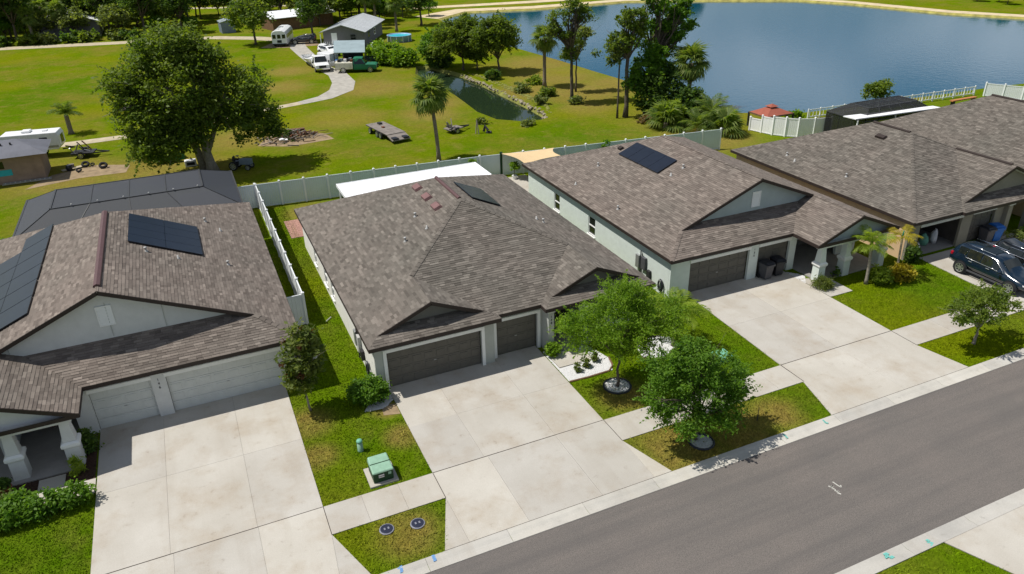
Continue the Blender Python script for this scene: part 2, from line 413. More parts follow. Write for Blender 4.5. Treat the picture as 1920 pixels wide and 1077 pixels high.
class MB:
    """collects simple solids in one mesh"""
    def __init__(s): s.v = []; s.f = []
    def add(s, vs, fs):
        b = len(s.v); s.v += [tuple(x) for x in vs]; s.f += [tuple(b + i for i in f) for f in fs]; return s
    def box(s, x0, x1, y0, y1, z0, z1):
        return s.add([(x0, y0, z0), (x1, y0, z0), (x1, y1, z0), (x0, y1, z0), (x0, y0, z1), (x1, y0, z1), (x1, y1, z1), (x0, y1, z1)],
                     [(0, 3, 2, 1), (4, 5, 6, 7), (0, 1, 5, 4), (1, 2, 6, 5), (2, 3, 7, 6), (3, 0, 4, 7)])
    def cbox(s, c, d): return s.box(c[0] - d[0] / 2, c[0] + d[0] / 2, c[1] - d[1] / 2, c[1] + d[1] / 2, c[2] - d[2] / 2, c[2] + d[2] / 2)
    def frustum(s, cx, cy, z0, z1, w0, w1, d0=None, d1=None):
        d0 = d0 or w0; d1 = d1 or w1
        vs = []
        for z, w, d in ((z0, w0, d0), (z1, w1, d1)):
            vs += [(cx - w / 2, cy - d / 2, z), (cx + w / 2, cy - d / 2, z), (cx + w / 2, cy + d / 2, z), (cx - w / 2, cy + d / 2, z)]
        return s.add(vs, [(0, 3, 2, 1), (4, 5, 6, 7), (0, 1, 5, 4), (1, 2, 6, 5), (2, 3, 7, 6), (3, 0, 4, 7)])
    def prism(s, poly, z0, z1):
        """vertical prism; z0/z1 numbers or functions of (x, y)"""
        n = len(poly)
        a = sum(poly[i][0] * poly[(i + 1) % n][1] - poly[(i + 1) % n][0] * poly[i][1] for i in range(n))
        if a < 0: poly = poly[::-1]
        g = lambda z, p: z(*p) if callable(z) else z
        vs = [(p[0], p[1], g(z0, p)) for p in poly] + [(p[0], p[1], g(z1, p)) for p in poly]
        return s.add(vs, [tuple(range(n - 1, -1, -1)), tuple(range(n, 2 * n))] + [(i, (i + 1) % n, n + (i + 1) % n, n + i) for i in range(n)])
    def beam(s, p, q, w, h, up=(0, 0, 1)):
        """square bar from p to q, w across, h along up"""
        p, q = Vector(p), Vector(q); d = (q - p).normalized()
        up = Vector(up); a = d.cross(up)
        if a.length < 1e-4: a = d.cross(Vector((1, 0, 0)))
        a.normalize(); b = a.cross(d).normalized()
        vs = []
        for c in (p, q):
            vs += [c - a * w / 2 - b * h / 2, c + a * w / 2 - b * h / 2, c + a * w / 2 + b * h / 2, c - a * w / 2 + b * h / 2]
        return s.add(vs, [(0, 1, 2, 3), (7, 6, 5, 4), (0, 4, 5, 1), (1, 5, 6, 2), (2, 6, 7, 3), (3, 7, 4, 0)])
    def tube(s, pts, rad, n=8, cap=True):
        pts = [Vector(p) for p in pts]
        if not isinstance(rad, (list, tuple)): rad = [rad] * len(pts)
        b = len(s.v); a = None
        for i, p in enumerate(pts):
            d = (pts[min(i + 1, len(pts) - 1)] - pts[max(i - 1, 0)]).normalized()
            if a is None: a = d.orthogonal().normalized()
            a = (a - d * a.dot(d)).normalized(); c = d.cross(a)
            for k in range(n):
                t = 2 * math.pi * k / n
                s.v.append(tuple(p + (a * math.cos(t) + c * math.sin(t)) * rad[i]))
        for i in range(len(pts) - 1):
            for k in range(n):
                s.f.append((b + i * n + k, b + i * n + (k + 1) % n, b + (i + 1) * n + (k + 1) % n, b + (i + 1) * n + k))
        if cap:
            s.f.append(tuple(b + k for k in range(n - 1, -1, -1))); s.f.append(tuple(b + (len(pts) - 1) * n + k for k in range(n)))
        return s
    def lathe(s, prof, c=(0, 0, 0), n=16, axis='z', cap=True):
        b = len(s.v); m = len(prof)
        for (r, z) in prof:
            for k in range(n):
                t = 2 * math.pi * k / n
                p = (r * math.cos(t), r * math.sin(t), z)
                if axis == 'x': p = (p[2], p[0], p[1])
                if axis == 'y': p = (p[0], p[2], p[1])
                s.v.append((c[0] + p[0], c[1] + p[1], c[2] + p[2]))
        for i in range(m - 1):
            for k in range(n):
                s.f.append((b + i * n + k, b + i * n + (k + 1) % n, b + (i + 1) * n + (k + 1) % n, b + (i + 1) * n + k))
        if cap: s.f.append(tuple(b + k for k in range(n - 1, -1, -1))); s.f.append(tuple(b + (m - 1) * n + k for k in range(n)))
        return s
    def cyl(s, c, r, h, n=12): return s.lathe([(r, 0), (r, h)], c, n)
    def quad(s, a, b, c, d): return s.add([a, b, c, d], [(0, 1, 2, 3)])
    def poly(s, pts): return s.add(pts, [tuple(range(len(pts)))])
    def build(s, name, m, parent=None, smooth=False, bevel=0, kind=None, subsurf=0):
        me = bpy.data.meshes.new(name)
        o0 = org(parent)
        me.from_pydata([(v[0] - o0.x, v[1] - o0.y, v[2] - o0.z) for v in s.v], [], s.f)
        me.validate(); me.update()
        me.materials.append(MATS[m])
        return link(name, me, parent, smooth, bevel, kind, subsurf)

def link(name, me, parent=None, smooth=False, bevel=0, kind=None, subsurf=0):
    o = bpy.data.objects.new(name, me); COL.objects.link(o)
    if parent is not None:
        o.parent = parent
        ORG[o.name] = org(parent)
    if smooth:
        me.polygons.foreach_set('use_smooth', [True] * len(me.polygons))
    if bevel:
        b = o.modifiers.new('bevel', 'BEVEL'); b.width = bevel; b.segments = 2; b.limit_method = 'ANGLE'; b.angle_limit = R(40)
    if subsurf:
        b = o.modifiers.new('sub', 'SUBSURF'); b.levels = subsurf; b.render_levels = subsurf
    if kind: o['kind'] = kind
    return o

def thing(name, label, cat, loc=(0, 0, 0), rz=0.0, group=None, local=False):
    """an Empty at the thing's base; parts are given in world coordinates unless local"""
    o = bpy.data.objects.new(name, None); COL.objects.link(o)
    o.location = loc; o.rotation_euler = (0, 0, rz); o.empty_display_size = 0.2
    ORG[o.name] = Vector((0, 0, 0)) if local else Vector(loc)
    o['label'] = label; o['category'] = cat
    if group: o['group'] = group
    return o
def tag(o, label, cat, group=None):
    o['label'] = label; o['category'] = cat
    if group: o['group'] = group
    return o
def structure(o): o['kind'] = 'structure'; return o

def mesh_np(name, verts, faces, m, rnd=None, mats=None, midx=None):
    """fast mesh from numpy arrays; rnd = one value per face"""
    me = bpy.data.meshes.new(name)
    nv, (nf, k) = len(verts), faces.shape
    me.vertices.add(nv); me.vertices.foreach_set('co', np.asarray(verts, np.float32).ravel())
    me.loops.add(nf * k); me.loops.foreach_set('vertex_index', faces.astype(np.int32).ravel())
    me.polygons.add(nf)
    me.polygons.foreach_set('loop_start', np.arange(0, nf * k, k, dtype=np.int32))
    me.polygons.foreach_set('loop_total', np.full(nf, k, np.int32))
    if rnd is not None:
        a = me.attributes.new('rnd', 'FLOAT', 'FACE'); a.data.foreach_set('value', np.asarray(rnd, np.float32))
    for q in ([m] if mats is None else mats): me.materials.append(MATS[q])
    if midx is not None: me.polygons.foreach_set('material_index', np.asarray(midx, np.int32))
    me.update(calc_edges=True); me.validate()
    return me

# ------------------------------------------------------------------ foliage
def leaf_quads(rng, pts, size, up=0.5, aspect=0.55, radial=None):
    n = len(pts)
    nm = rng.normal(size=(n, 3)); nm[:, 2] = nm[:, 2] + up * 1.6
    nm /= np.linalg.norm(nm, axis=1)[:, None]
    t = rng.normal(size=(n, 3)); t -= nm * np.sum(t * nm, 1)[:, None]; t /= np.linalg.norm(t, axis=1)[:, None]
    b = np.cross(nm, t)
    s = (size * rng.uniform(0.6, 1.35, n))[:, None]
    v = np.stack([pts - t * s, pts + b * s * aspect, pts + t * s, pts - b * s * aspect], 1).reshape(-1, 3)
    return v, np.arange(4 * n).reshape(n, 4)

def crown_points(rng, lobes, n, clump=0.35, per=60, shell=0.55):
    """points gathered in clumps inside ellipsoid lobes (cx, cy, cz, rx, ry, rz)"""
    L = np.array(lobes, float)
    vol = L[:, 3] * L[:, 4] * L[:, 5]; pr = vol ** 0.8 / (vol ** 0.8).sum()
    k = max(4, n // per)
    li = rng.choice(len(L), k, p=pr)
    d = rng.normal(size=(k, 3)); d /= np.linalg.norm(d, axis=1)[:, None]
    r = rng.uniform(shell, 1.0, k) ** 0.8
    cc = L[li, :3] + d * r[:, None] * L[li, 3:]
    ci = rng.integers(0, k, n)
    return cc[ci] + rng.normal(size=(n, 3)) * clump * rng.uniform(0.5, 1.2, (k, 1))[ci] * np.array([1, 1, 0.75]), cc, ci, k

def foliage(name, rng, lobes, n, size, m, parent, clump=0.35, per=60, up=0.5, aspect=0.55, shell=0.55, tilt=0):
    pts, cc, ci, k = crown_points(rng, lobes, n, clump, per, shell)
    pts[:, 2] = np.maximum(pts[:, 2], 0.05)
    o0 = org(parent); pts = pts - np.array([o0.x, o0.y, o0.z])
    v, f = leaf_quads(rng, pts, size, up, aspect)
    rnd = np.clip(rng.uniform(0, 1, k)[ci] * 0.55 + rng.uniform(0, 1, n) * 0.45, 0, 1)
    me = mesh_np(name, v, f, m, rnd)
    return link(name, me, parent), cc

def trunk_mb(rng, base, top, r0, r1, bends=5, wob=0.12):
    base, top = Vector(base), Vector(top); pts = []; rad = []
    for i in range(bends + 1):
        t = i / bends
        p = base.lerp(top, t)
        if 0 < i < bends: p += Vector(rng.normal(size=3) * wob * Vector((1, 1, 0.2)).length * 0.6)
        pts.append(p); rad.append(r0 * (1.35 if i == 0 else 1) + (r1 - r0) * t)
    return MB().tube(pts, rad, 9), pts

def tree(name, label, cat, base, lobes, n, size, leafm, barkm='bark', r0=0.2, fork=0.45, limbs=7, seed=1, group=None, clump=0.35, per=60, up=0.95, aspect=0.55, shell=0.5, lean=(0, 0), twigs=True, sprays=0, wob=.07):
    """tapered trunk with limbs under a crown of leaf clumps; lobes relative to base"""
    rng = np.random.default_rng(seed)
    t = thing(name, label, cat, base, 0, group)
    lb = [(base[0] + a, base[1] + b, base[2] + c, d, e, f) for (a, b, c, d, e, f) in lobes]
    topz = max(l_[2] + l_[5] for l_ in lb)
    fz = base[2] + (topz - base[2]) * fork
    fk = Vector((base[0] + lean[0], base[1] + lean[1], fz))
    mb, _ = trunk_mb(rng, base, fk, r0, r0 * 0.7, 5, wob * r0 / 0.2)
    fo, cc = foliage('crown', rng, lb, n, size, leafm, t, clump, per, up, aspect, shell)
    if sprays:
        P_ = []; ctr = np.array(lb).mean(0)[:3]
        for i in rng.choice(len(cc), sprays, replace=len(cc) < sprays):
            d = cc[i] - ctr; d = d / (np.linalg.norm(d) + 1e-6) + rng.normal(size=3) * .35 + np.array([0, 0, .25]); d /= np.linalg.norm(d)
            L = clump * rng.uniform(2.0, 4.2); q = 26
            u = rng.uniform(0, 1, (q, 1)) ** .8
            P_.append(cc[i] + d * L * u + np.array([0, 0, -.18 * L]) * u * u + rng.normal(size=(q, 3)) * clump * .28 * (1.15 - u))
            mb.tube([tuple(cc[i]), tuple(cc[i] + d * L * .5 - np.array([0, 0, .045 * L])), tuple(cc[i] + d * L - np.array([0, 0, .18 * L]))], [r0 * .07, r0 * .05, r0 * .02], 4, False)
        P_ = np.concatenate(P_); P_[:, 2] = np.maximum(P_[:, 2], .1)
        v_, f_ = leaf_quads(rng, P_ - np.array(base), size, up, aspect)
        link('twig_leaves', mesh_np('twig_leaves', v_, f_, leafm, rng.uniform(.2, 1, len(P_))), t)
    idx = rng.choice(len(cc), min(limbs, len(cc)), replace=False)
    for i in idx:
        e = Vector(cc[i])
        if e.z < fz * 0.7: continue
        mid = fk.lerp(e, 0.5) + Vector((0, 0, 0.12 * (e - fk).length)) + Vector(rng.normal(size=3) * 0.08 * (e - fk).length)
        mb.tube([fk - Vector((0, 0, 0.1)), fk.lerp(mid, .5) + Vector((0, 0, .05)), mid, mid.lerp(e, .6), e], [r0 * .6, r0 * .45, r0 * .3, r0 * .17, r0 * .06], 6)
        if twigs:
            for _ in range(2):
                e2 = e + Vector(rng.normal(size=3)) * clump * 2
                mb.tube([mid, mid.lerp(e2, .5) + Vector((0, 0, .1)), e2], [r0 * .2, r0 * .12, r0 * .04], 4)
    mb.build('trunk', barkm, t, True)
    return t

def shrub(name, label, cat, base, lobes, n, size, leafm, seed=1, group=None, clump=0.12, per=40, up=0.95, aspect=0.6, shell=0.6):
    rng = np.random.default_rng(seed)
    t = thing(name, label, cat, base, 0, group)
    lb = [(base[0] + a, base[1] + b, base[2] + c, d, e, f) for (a, b, c, d, e, f) in lobes]
    fo, cc = foliage('foliage', rng, lb, n, size, leafm, t, clump, per, up, aspect, shell)
    mb = MB()
    for i in rng.choice(len(cc), min(8, len(cc)), replace=False):
        e = Vector(cc[i]); l0 = lb[rng.integers(len(lb))]
        b = Vector((l0[0], l0[1], base[2]))
        mb.tube([b, b.lerp(e, .5) + Vector((0, 0, .05)), e], [.025, .018, .008], 5)
    mb.build('stem', 'bark', t, True)
    return t

def copy_tree(o, parent=None):
    c = o.copy(); COL.objects.link(c)
    if parent is not None: c.parent = parent
    for ch in list(o.children): copy_tree(ch, c)
    return c

FROND = {}
def frond_mesh(key, seed, length, leafm, droop, width, n=26, fan=False):
    """one palm leaf, rooted at the origin and reaching along +X"""
    if key in FROND: return FROND[key]
    rng = np.random.default_rng(seed)
    V = []; F = []; RN = []
    def q(a, b, c, d, r):
        i = len(V); V.extend([a, b, c, d]); F.append((i, i + 1, i + 2, i + 3)); RN.append(r)
    if fan:
        pet = length * 0.5
        def pt(s): return np.array([s, 0, 0.25 * s - droop * s * s / length])
        for k in range(4):
            a, b = pt(pet * k / 4), pt(pet * (k + 1) / 4); w = np.array([0, .02, 0])
            q(a - w, b - w, b + w, a + w, .3)
        h = pt(pet)
        for k in range(n):
            an = R(-135 + 270 * k / (n - 1)) ; ll = length * 0.55 * (0.75 + .25 * math.cos(an * .6)) * rng.uniform(.9, 1.1)
            d = np.array([math.cos(an), math.sin(an), -0.15]); pr = np.array([-math.sin(an), math.cos(an), 0]) * width
            m_ = h + d * ll * .55; e = h + d * ll * np.array([.95, .95, 1]) + np.array([0, 0, -ll * rng.uniform(.15, .5)])
            q(h - pr * .2, m_ - pr, m_ + pr, h + pr * .2, rng.uniform(0, 1)); q(m_ - pr, e, e + pr * .1, m_ + pr, rng.uniform(0, 1))
    else:
        P = [np.array([length * s * (1 - .12 * s), 0, length * (.42 * s - droop * s * s)]) for s in np.linspace(0, 1, n + 1)]
        for k in range(n):
            w = np.array([0, .022 * (1.1 - k / n), 0]); q(P[k] - w, P[k + 1] - w, P[k + 1] + w, P[k] + w, .4)
            if k < 3: continue
            s = k / n; ll = width * math.sin(math.pi * min(1, .12 + .88 * s)) ** .6 * rng.uniform(.85, 1.1) + .04
            for sg in (-1, 1):
                tan = (P[k + 1] - P[k]); tan = tan / np.linalg.norm(tan)
                d = np.array([0, sg, 0]) * .85 + tan * .6 + np.array([0, 0, rng.uniform(-.3, .1)])
                e1 = P[k] + d * ll * .55 ; e2 = P[k] + d * ll + np.array([0, 0, -ll * .35]); ww = tan * length / n * .42
                q(P[k] - ww * .5, e1 - ww, e1 + ww, P[k] + ww * .5, rng.uniform(0, 1)); q(e1 - ww, e2, e2 + ww * .15, e1 + ww, rng.uniform(0, 1))
    FROND[key] = mesh_np('frond', np.array(V), np.array(F), leafm, RN)
    return FROND[key]

def palm(name, label, base, height, r, nf, meshes, cat='palm tree', seed=1, group=None, lean=(0, 0), elev=(-35, 70), barkm='bark_palm', sc=1.0, dead=None, ndead=0, shaft=None):
    rng = random.Random(seed)
    t = thing(name, label, cat, base, 0, group)
    top = Vector((base[0] + lean[0], base[1] + lean[1], base[2] + height))
    pts = []; rad = []
    for i in range(9):
        s = i / 8
        pts.append((base[0] + lean[0] * s * s, base[1] + lean[1] * s * s, base[2] + height * s)); rad.append(r * (1.5 if i == 0 else 1.05 - .15 * s + .05 * (i % 2)))
    MB().tube(pts, rad, 10).build('trunk', barkm, t, True)
    if shaft:
        MB().tube([top - Vector((0, 0, .1)), top + Vector((0, 0, .45))], [r * 1.1, r * .5], 8).build('crown_shaft', shaft, t, True)
    o0 = org(t)
    def put(me, i, n, e0, e1, nm):
        f = bpy.data.objects.new(nm, me); COL.objects.link(f); f.parent = t
        f.location = top - o0
        az = 2.39996 * i + rng.uniform(-.2, .2); s = (i + .5) / n
        f.rotation_euler = (rng.uniform(-.3, .3), -R(e0 + (e1 - e0) * s + rng.uniform(-8, 8)), az)
        f.scale = [sc * rng.uniform(.85, 1.12)] * 3
    for i in range(nf): put(meshes[i % len(meshes)], i, nf, elev[0], elev[1], 'frond')
    for i in range(ndead): put(dead, i, ndead, -80, -50, 'dead_frond')
    return t

# ------------------------------------------------------------------ roofs
def clip_rect(poly, u0, u1, v0, v1):
    for ax, lim, sg in ((0, u0, 1), (0, u1, -1), (1, v0, 1), (1, v1, -1)):
        out = []; n = len(poly)
        if n == 0: return out
        for i in range(n):
            a, b = poly[i], poly[(i + 1) % n]
            da, db = (a[ax] - lim) * sg, (b[ax] - lim) * sg
            if da >= 0: out.append(a)
            if (da >= 0) != (db >= 0):
                t = da / (da - db); out.append((a[0] + (b[0] - a[0]) * t, a[1] + (b[1] - a[1]) * t))
        poly = out
    return poly

def roof(house, planes, matn, ze, footprint, rakes=(), fascia='fascia', seed=1, singles=0, exposure=0.142, soffit_m='soffit', fasc_h=0.17):
    """planes: (plan polygon, (a, b, c)) with z = ax+by+c. Deck, fascia, rake boards and every shingle as geometry"""
    rng = random.Random(seed)
    deck = MB()
    for poly, (a, b, c) in planes:
        deck.poly([(x, y, a * x + b * y + c - 0.006) for x, y in poly])
    ro = deck.build('roof', 'roof_deck', house)
    MB().poly([(x, y, ze - fasc_h + .02) for x, y in footprint]).build('soffit', soffit_m, ro)
    fb = MB(); n = len(footprint)
    ar = sum(footprint[i][0] * footprint[(i + 1) % n][1] - footprint[(i + 1) % n][0] * footprint[i][1] for i in range(n))
    for i in range(n):
        p, q = Vector((*footprint[i], 0)), Vector((*footprint[(i + 1) % n], 0))
        d = (q - p)
        if d.length < .05: continue
        fb.beam((p.x, p.y, ze - fasc_h / 2 - .004), (q.x, q.y, ze - fasc_h / 2 - .004), 0.04, fasc_h)
    fb.build('fascia', fascia, ro)
    for p, q in rakes:
        MB().beam(Vector(p) + Vector((0, -.012, -.085)), Vector(q) + Vector((0, -.012, -.085)), 0.05, 0.17).build('rake_board', fascia, ro)
    V = []; F = []; RN = []; cand = []
    o0 = org(house)
    for poly, (a, b, c) in planes:
        s = math.hypot(a, b); k = math.sqrt(1 + s * s)
        g = (a / s, b / s); t = (g[1], -g[0])           # g uphill in plan, t level
        nrm = Vector((-a, -b, 1)).normalized()
        gu = Vector((g[0], g[1], s)).normalized(); tu = Vector((t[0], t[1], 0))
        uv = [(x * t[0] + y * t[1], (x * g[0] + y * g[1]) * k) for x, y in poly]
        v0 = min(p[1] for p in uv); v1 = max(p[1] for p in uv); u0 = min(p[0] for p in uv); u1 = max(p[0] for p in uv)
        def P(u, v, h):
            w = v / k
            x = t[0] * u + g[0] * w; y = t[1] * u + g[1] * w
            return Vector((x, y, a * x + b * y + c)) + nrm * h
        nc = int((v1 - v0) / exposure) + 1
        for j in range(nc):
            va = v0 + j * exposure; vb = va + exposure
            us = [p[0] for p in clip_rect(uv, u0 - 1, u1 + 1, va, vb)]
            if not us: continue
            u = min(us) - rng.random() * .3; ue = max(us)
            while u < ue:
                w = rng.choice((0.24, 0.34, 0.46))
                rv = min(1, max(0, rng.gauss(.45, .21)))
                hh = rng.choice((.012, .02))
                pl = clip_rect(uv, u, u + w, va, vb)
                if len(pl) >= 3:
                    if len(pl) == 4 and singles and abs((max(p[0] for p in pl) - min(p[0] for p in pl)) - w) < 1e-5 and abs(pl[0][0] - pl[-1][0]) + abs(pl[0][1] - pl[-1][1]) > 0 and \
                       all(min(abs(p[0] - u), abs(p[0] - u - w)) < 1e-5 and min(abs(p[1] - va), abs(p[1] - vb)) < 1e-5 for p in pl):
                        ctr = P(u + w / 2, (va + vb) / 2, 0)
                        tocam = CAMP - ctr
                        cand.append((-nrm.dot(tocam.normalized()) / tocam.length_squared, len(cand), ctr, w, rv, hh, tu.copy(), gu.copy(), nrm.copy(), len(F)))
                    i0 = len(V)
                    for p in pl: V.append(P(p[0], p[1], .002 + hh * (1 - (p[1] - va) / exposure)))
                    F.append(tuple(range(i0, i0 + len(pl)))); RN.append(rv)
                    lo = [p for p in pl if p[1] < va + 1e-6]
                    if len(lo) == 2:
                        i1 = len(V)
                        for p in lo: V.append(P(p[0], p[1], .002 + hh))
                        for p in lo[::-1]: V.append(P(p[0], p[1], -.004))
                        F.append((i1, i1 + 1, i1 + 2, i1 + 3)); RN.append(rv * .8)
                    elif cand and cand[-1][9] == len(F) - 1: pass
                u += w
    drop = set()
    if singles:
        cand.sort(key=lambda q_: q_[0])
        meshes = {}
        for (_, _, ctr, w, rv, hh, tu, gu, nrm, fi) in cand[:singles]:
            rq = round(rv * 6) / 6
            if (w, rq, hh) not in meshes:
                e = exposure / 2; x = w / 2 - .003
                vs = [(-x, -e, .002 + hh), (x, -e, .002 + hh), (x, e, .002), (-x, e, .002), (-x, -e, -.004), (x, -e, -.004), (x, e, -.004), (-x, e, -.004)]
                me = bpy.data.meshes.new('shingle'); me.from_pydata(vs, [], [(0, 1, 2, 3), (4, 5, 1, 0), (5, 6, 2, 1), (7, 4, 0, 3), (6, 7, 3, 2)])
                at = me.attributes.new('rnd', 'FLOAT', 'FACE'); at.data.foreach_set('value', [rq] * 5)
                me.materials.append(MATS[matn]); me.update(); meshes[(w, rq, hh)] = me
            so = bpy.data.objects.new('shingle', meshes[(w, rq, hh)]); COL.objects.link(so); so.parent = ro
            mm = Matrix((tu, gu, nrm)).transposed()
            if mm.determinant() < 0: mm = Matrix((-tu, gu, nrm)).transposed()
            mm = mm.to_4x4(); mm.translation = ctr - o0; so.matrix_local = mm
            drop.add(fi)
            drop.add(fi + 1)
    me = bpy.data.meshes.new('shingles')
    FF = [f for i, f in enumerate(F) if i not in drop]; RR = [r for i, r in enumerate(RN) if i not in drop]
    me.from_pydata([tuple(v - o0) for v in V], [], FF)
    at = me.attributes.new('rnd', 'FLOAT', 'FACE'); at.data.foreach_set('value', RR)
    me.materials.append(MATS[matn]); me.update()
    link('shingles', me, ro, kind='stuff')
    return ro

def wall(house, p, q, z0, z1, m, openings=(), th=0.18, name='wall'):
    """wall from p to q (plan), thickness to the left of p->q, with rectangular openings (s0, s1, z0, z1)"""
    p, q = Vector((p[0], p[1])), Vector((q[0], q[1])); L = (q - p).length; d = (q - p) / L; nn = Vector((-d.y, d.x))
    mb = MB()
    def blk(s0, s1, a, b):
        if s1 - s0 < 1e-4 or b - a < 1e-4: return
        c = [p + d * s0, p + d * s1, p + d * s1 + nn * th, p + d * s0 + nn * th]
        mb.prism([(v.x, v.y) for v in c], a, b)
    s = 0.0
    for (s0, s1, a, b) in sorted(openings):
        blk(s, s0, z0, z1); blk(s0, s1, b, z1); blk(s0, s1, z0, a); s = s1
    blk(s, L, z0, z1)
    return mb.build(name, m, house)

def window(house, p, d, s0, s1, z0, z1, nn, frame='trim_white', glass='glass', sill=True, two=True, depth=.06):
    """window in a wall: p plan point, d direction, nn outward normal"""
    p, d, nn = Vector((*p, 0)), Vector((*d, 0)), Vector((*nn, 0))
    def pt(s, z, o): return p + d * s + nn * o + Vector((0, 0, z))
    fr = MB(); t = .06
    for a, b in ((pt(s0, z0 + t / 2, -depth), pt(s1, z0 + t / 2, -depth)), (pt(s0, z1 - t / 2, -depth), pt(s1, z1 - t / 2, -depth))): fr.beam(a, b, .05, t)
    for s in (s0 + t / 2, s1 - t / 2): fr.beam(pt(s, z0 + t, -depth), pt(s, z1 - t, -depth), t, .05, nn)
    if two: fr.beam(pt(s0 + t, (z0 + z1) / 2, -depth + .004), pt(s1 - t, (z0 + z1) / 2, -depth + .004), .05, t)
    w = fr.build('window', frame, house)
    zs = ((z0, (z0 + z1) / 2), ((z0 + z1) / 2, z1)) if two else ((z0, z1),)
    for a, b in zs:
        MB().quad(pt(s0, a, -depth - .02), pt(s1, a, -depth - .02), pt(s1, b, -depth - .02), pt(s0, b, -depth - .02)).build('pane', glass, w)
    if sill: MB().beam(pt(s0 - .06, z0 - .04, .03), pt(s1 + .06, z0 - .04, .03), .12, .08).build('sill', frame, w)
    return w

def garage_door(house, x0, x1, y, z1, m, cols, z0=.03, embossed=True):
    g = MB().box(x0, x1, y + .05, y + .09, z0, z1).build('garage_door', m, house)
    h = (z1 - z0) / 4
    for k in range(4):
        a, b = z0 + k * h + .006, z0 + (k + 1) * h - .006
        mb = MB().box(x0 + .01, x1 - .01, y, y + .045, a, b)
        if embossed:
            cw = (x1 - x0 - .02) / cols
            for c in range(cols):
                mb.box(x0 + .01 + c * cw + .09, x0 + .01 + (c + 1) * cw - .09, y - .022, y + .002, a + .09, b - .09)
        mb.build('panel', m, g, bevel=.006)
    MB().box((x0 + x1) / 2 - .06, (x0 + x1) / 2 + .06, y - .03, y - .002, .9, .93).build('handle', 'metal_grey', g)
    return g

def text(parent, s, loc, size, m, rot=(math.pi / 2, 0, 0), name='house_number'):
    cu = bpy.data.curves.new('t', 'FONT'); cu.body = s; cu.size = size; cu.extrude = .006; cu.align_x = 'CENTER'
    to = bpy.data.objects.new('t', cu); COL.objects.link(to)
    dg = bpy.context.evaluated_depsgraph_get()
    me = bpy.data.meshes.new_from_object(to.evaluated_get(dg)); bpy.data.objects.remove(to)
    me.materials.clear(); me.materials.append(MATS[m])
    o = link(name, me, parent); o.location = Vector(loc) - org(parent); o.rotation_euler = rot
    return o
def number(parent, s, x, y, z, size=.2, m='digit'):
    for i, ch in enumerate(s): text(parent, ch, (x, y, z - i * size * 1.15), size, m)

# ------------------------------------------------------------------ ground and water
from mathutils.geometry import tessellate_polygon
LAKE = [(48.0, 122), (48.5, 109.4), (49.7, 95.5), (50.1, 86.7), (50.5, 81.5), (50.6, 71), (51.4, 64.3), (52.2, 62), (52.6, 60.5), (55.2, 58.8), (58.3, 57.5), (64.2, 57), (72, 56.6),
        (78.4, 56.1), (83.9, 56), (88.7, 55.4), (120, 52), (140, 60), (137.0, 88.6), (131.6, 99.7), (128.4, 119.8), (124.4, 129.6), (110, 140), (94, 149.4), (72, 149.5), (57.4, 153.4), (49, 146)]
POND = [(29.0, 97), (30.8, 102.4), (32.6, 101.6), (34.7, 93.4), (35.0, 87), (35.0, 81.2), (35.05, 74.4), (34.9, 70.2), (34.1, 68.6), (33.4, 68.2), (31.2, 68.8), (29.4, 70.6), (28.8, 74.5), (29.2, 79.7), (29.5, 84.5), (29.9, 89.9)]
GR = [(-500, -300), (700, -300), (700, 900), (-500, 900)]
def sheet(name, rings, z, m, kind='structure'):
    vs = [Vector((x, y, 0)) for r in rings for x, y in r]
    tr = tessellate_polygon([[Vector((x, y, 0)) for x, y in r] for r in rings])
    me = bpy.data.meshes.new(name)
    fs = []
    for a, b, c in tr:
        n = (vs[b] - vs[a]).cross(vs[c] - vs[a]).z
        if abs(n) < 1e-9: continue
        fs.append((a, b, c) if n > 0 else (a, c, b))
    me.from_pydata([(v.x, v.y, z) for v in vs], [], fs); me.materials.append(MATS[m]); me.update()
    o = link(name, me); o['kind'] = kind
    return o
sheet('ground', [GR, LAKE, POND], 0, 'grass')
def inset(poly, d):
    n = len(poly); out = []
    ar = sum(poly[i][0] * poly[(i + 1) % n][1] - poly[(i + 1) % n][0] * poly[i][1] for i in range(n))
    sg = 1 if ar > 0 else -1
    for i in range(n):
        a, b, c = Vector(poly[i - 1]), Vector(poly[i]), Vector(poly[(i + 1) % n])
        e = ((b - a).normalized() + (c - b).normalized()).normalized()
        out.append((b.x - e.y * d * sg, b.y + e.x * d * sg))
    return out
def bank(name, poly, d, depth, m):
    inn = inset(poly, d); mb = MB(); n = len(poly)
    for i in range(n):
        j = (i + 1) % n
        mb.quad((*poly[i], 0), (*poly[j], 0), (*inn[j], -depth), (*inn[i], -depth))
    return structure(mb.build(name, m))
bank('lake_bank', LAKE, 1.6, 0.8, 'bank')
bank('pond_bank', POND, 0.8, 0.7, 'bank_green')
sheet('lake', [LAKE], -0.32, 'lake_water')
sheet('pond', [POND], -0.38, 'pond_water')
# pale sand along the far shore
far = [(140, 60), (137.0, 88.6), (131.6, 99.7), (128.4, 119.8), (124.4, 129.6), (110, 140), (94, 149.4), (72, 149.5), (57.4, 153.4), (49, 146)]
off = [(143, 60), (140, 89.6), (134.6, 101), (131.4, 121), (127.4, 131.6), (112, 143), (95, 152.6), (72.5, 153.4), (57.2, 158), (46, 152)]
sheet('shore', [far + off[::-1]], 0.012, 'sand')
sheet('field_track', [[(50, 163), (74, 158.5), (96, 156), (115, 148), (116, 150.5), (97, 159.5), (75, 162.5), (50, 166.5)]], 0.012, 'sand')

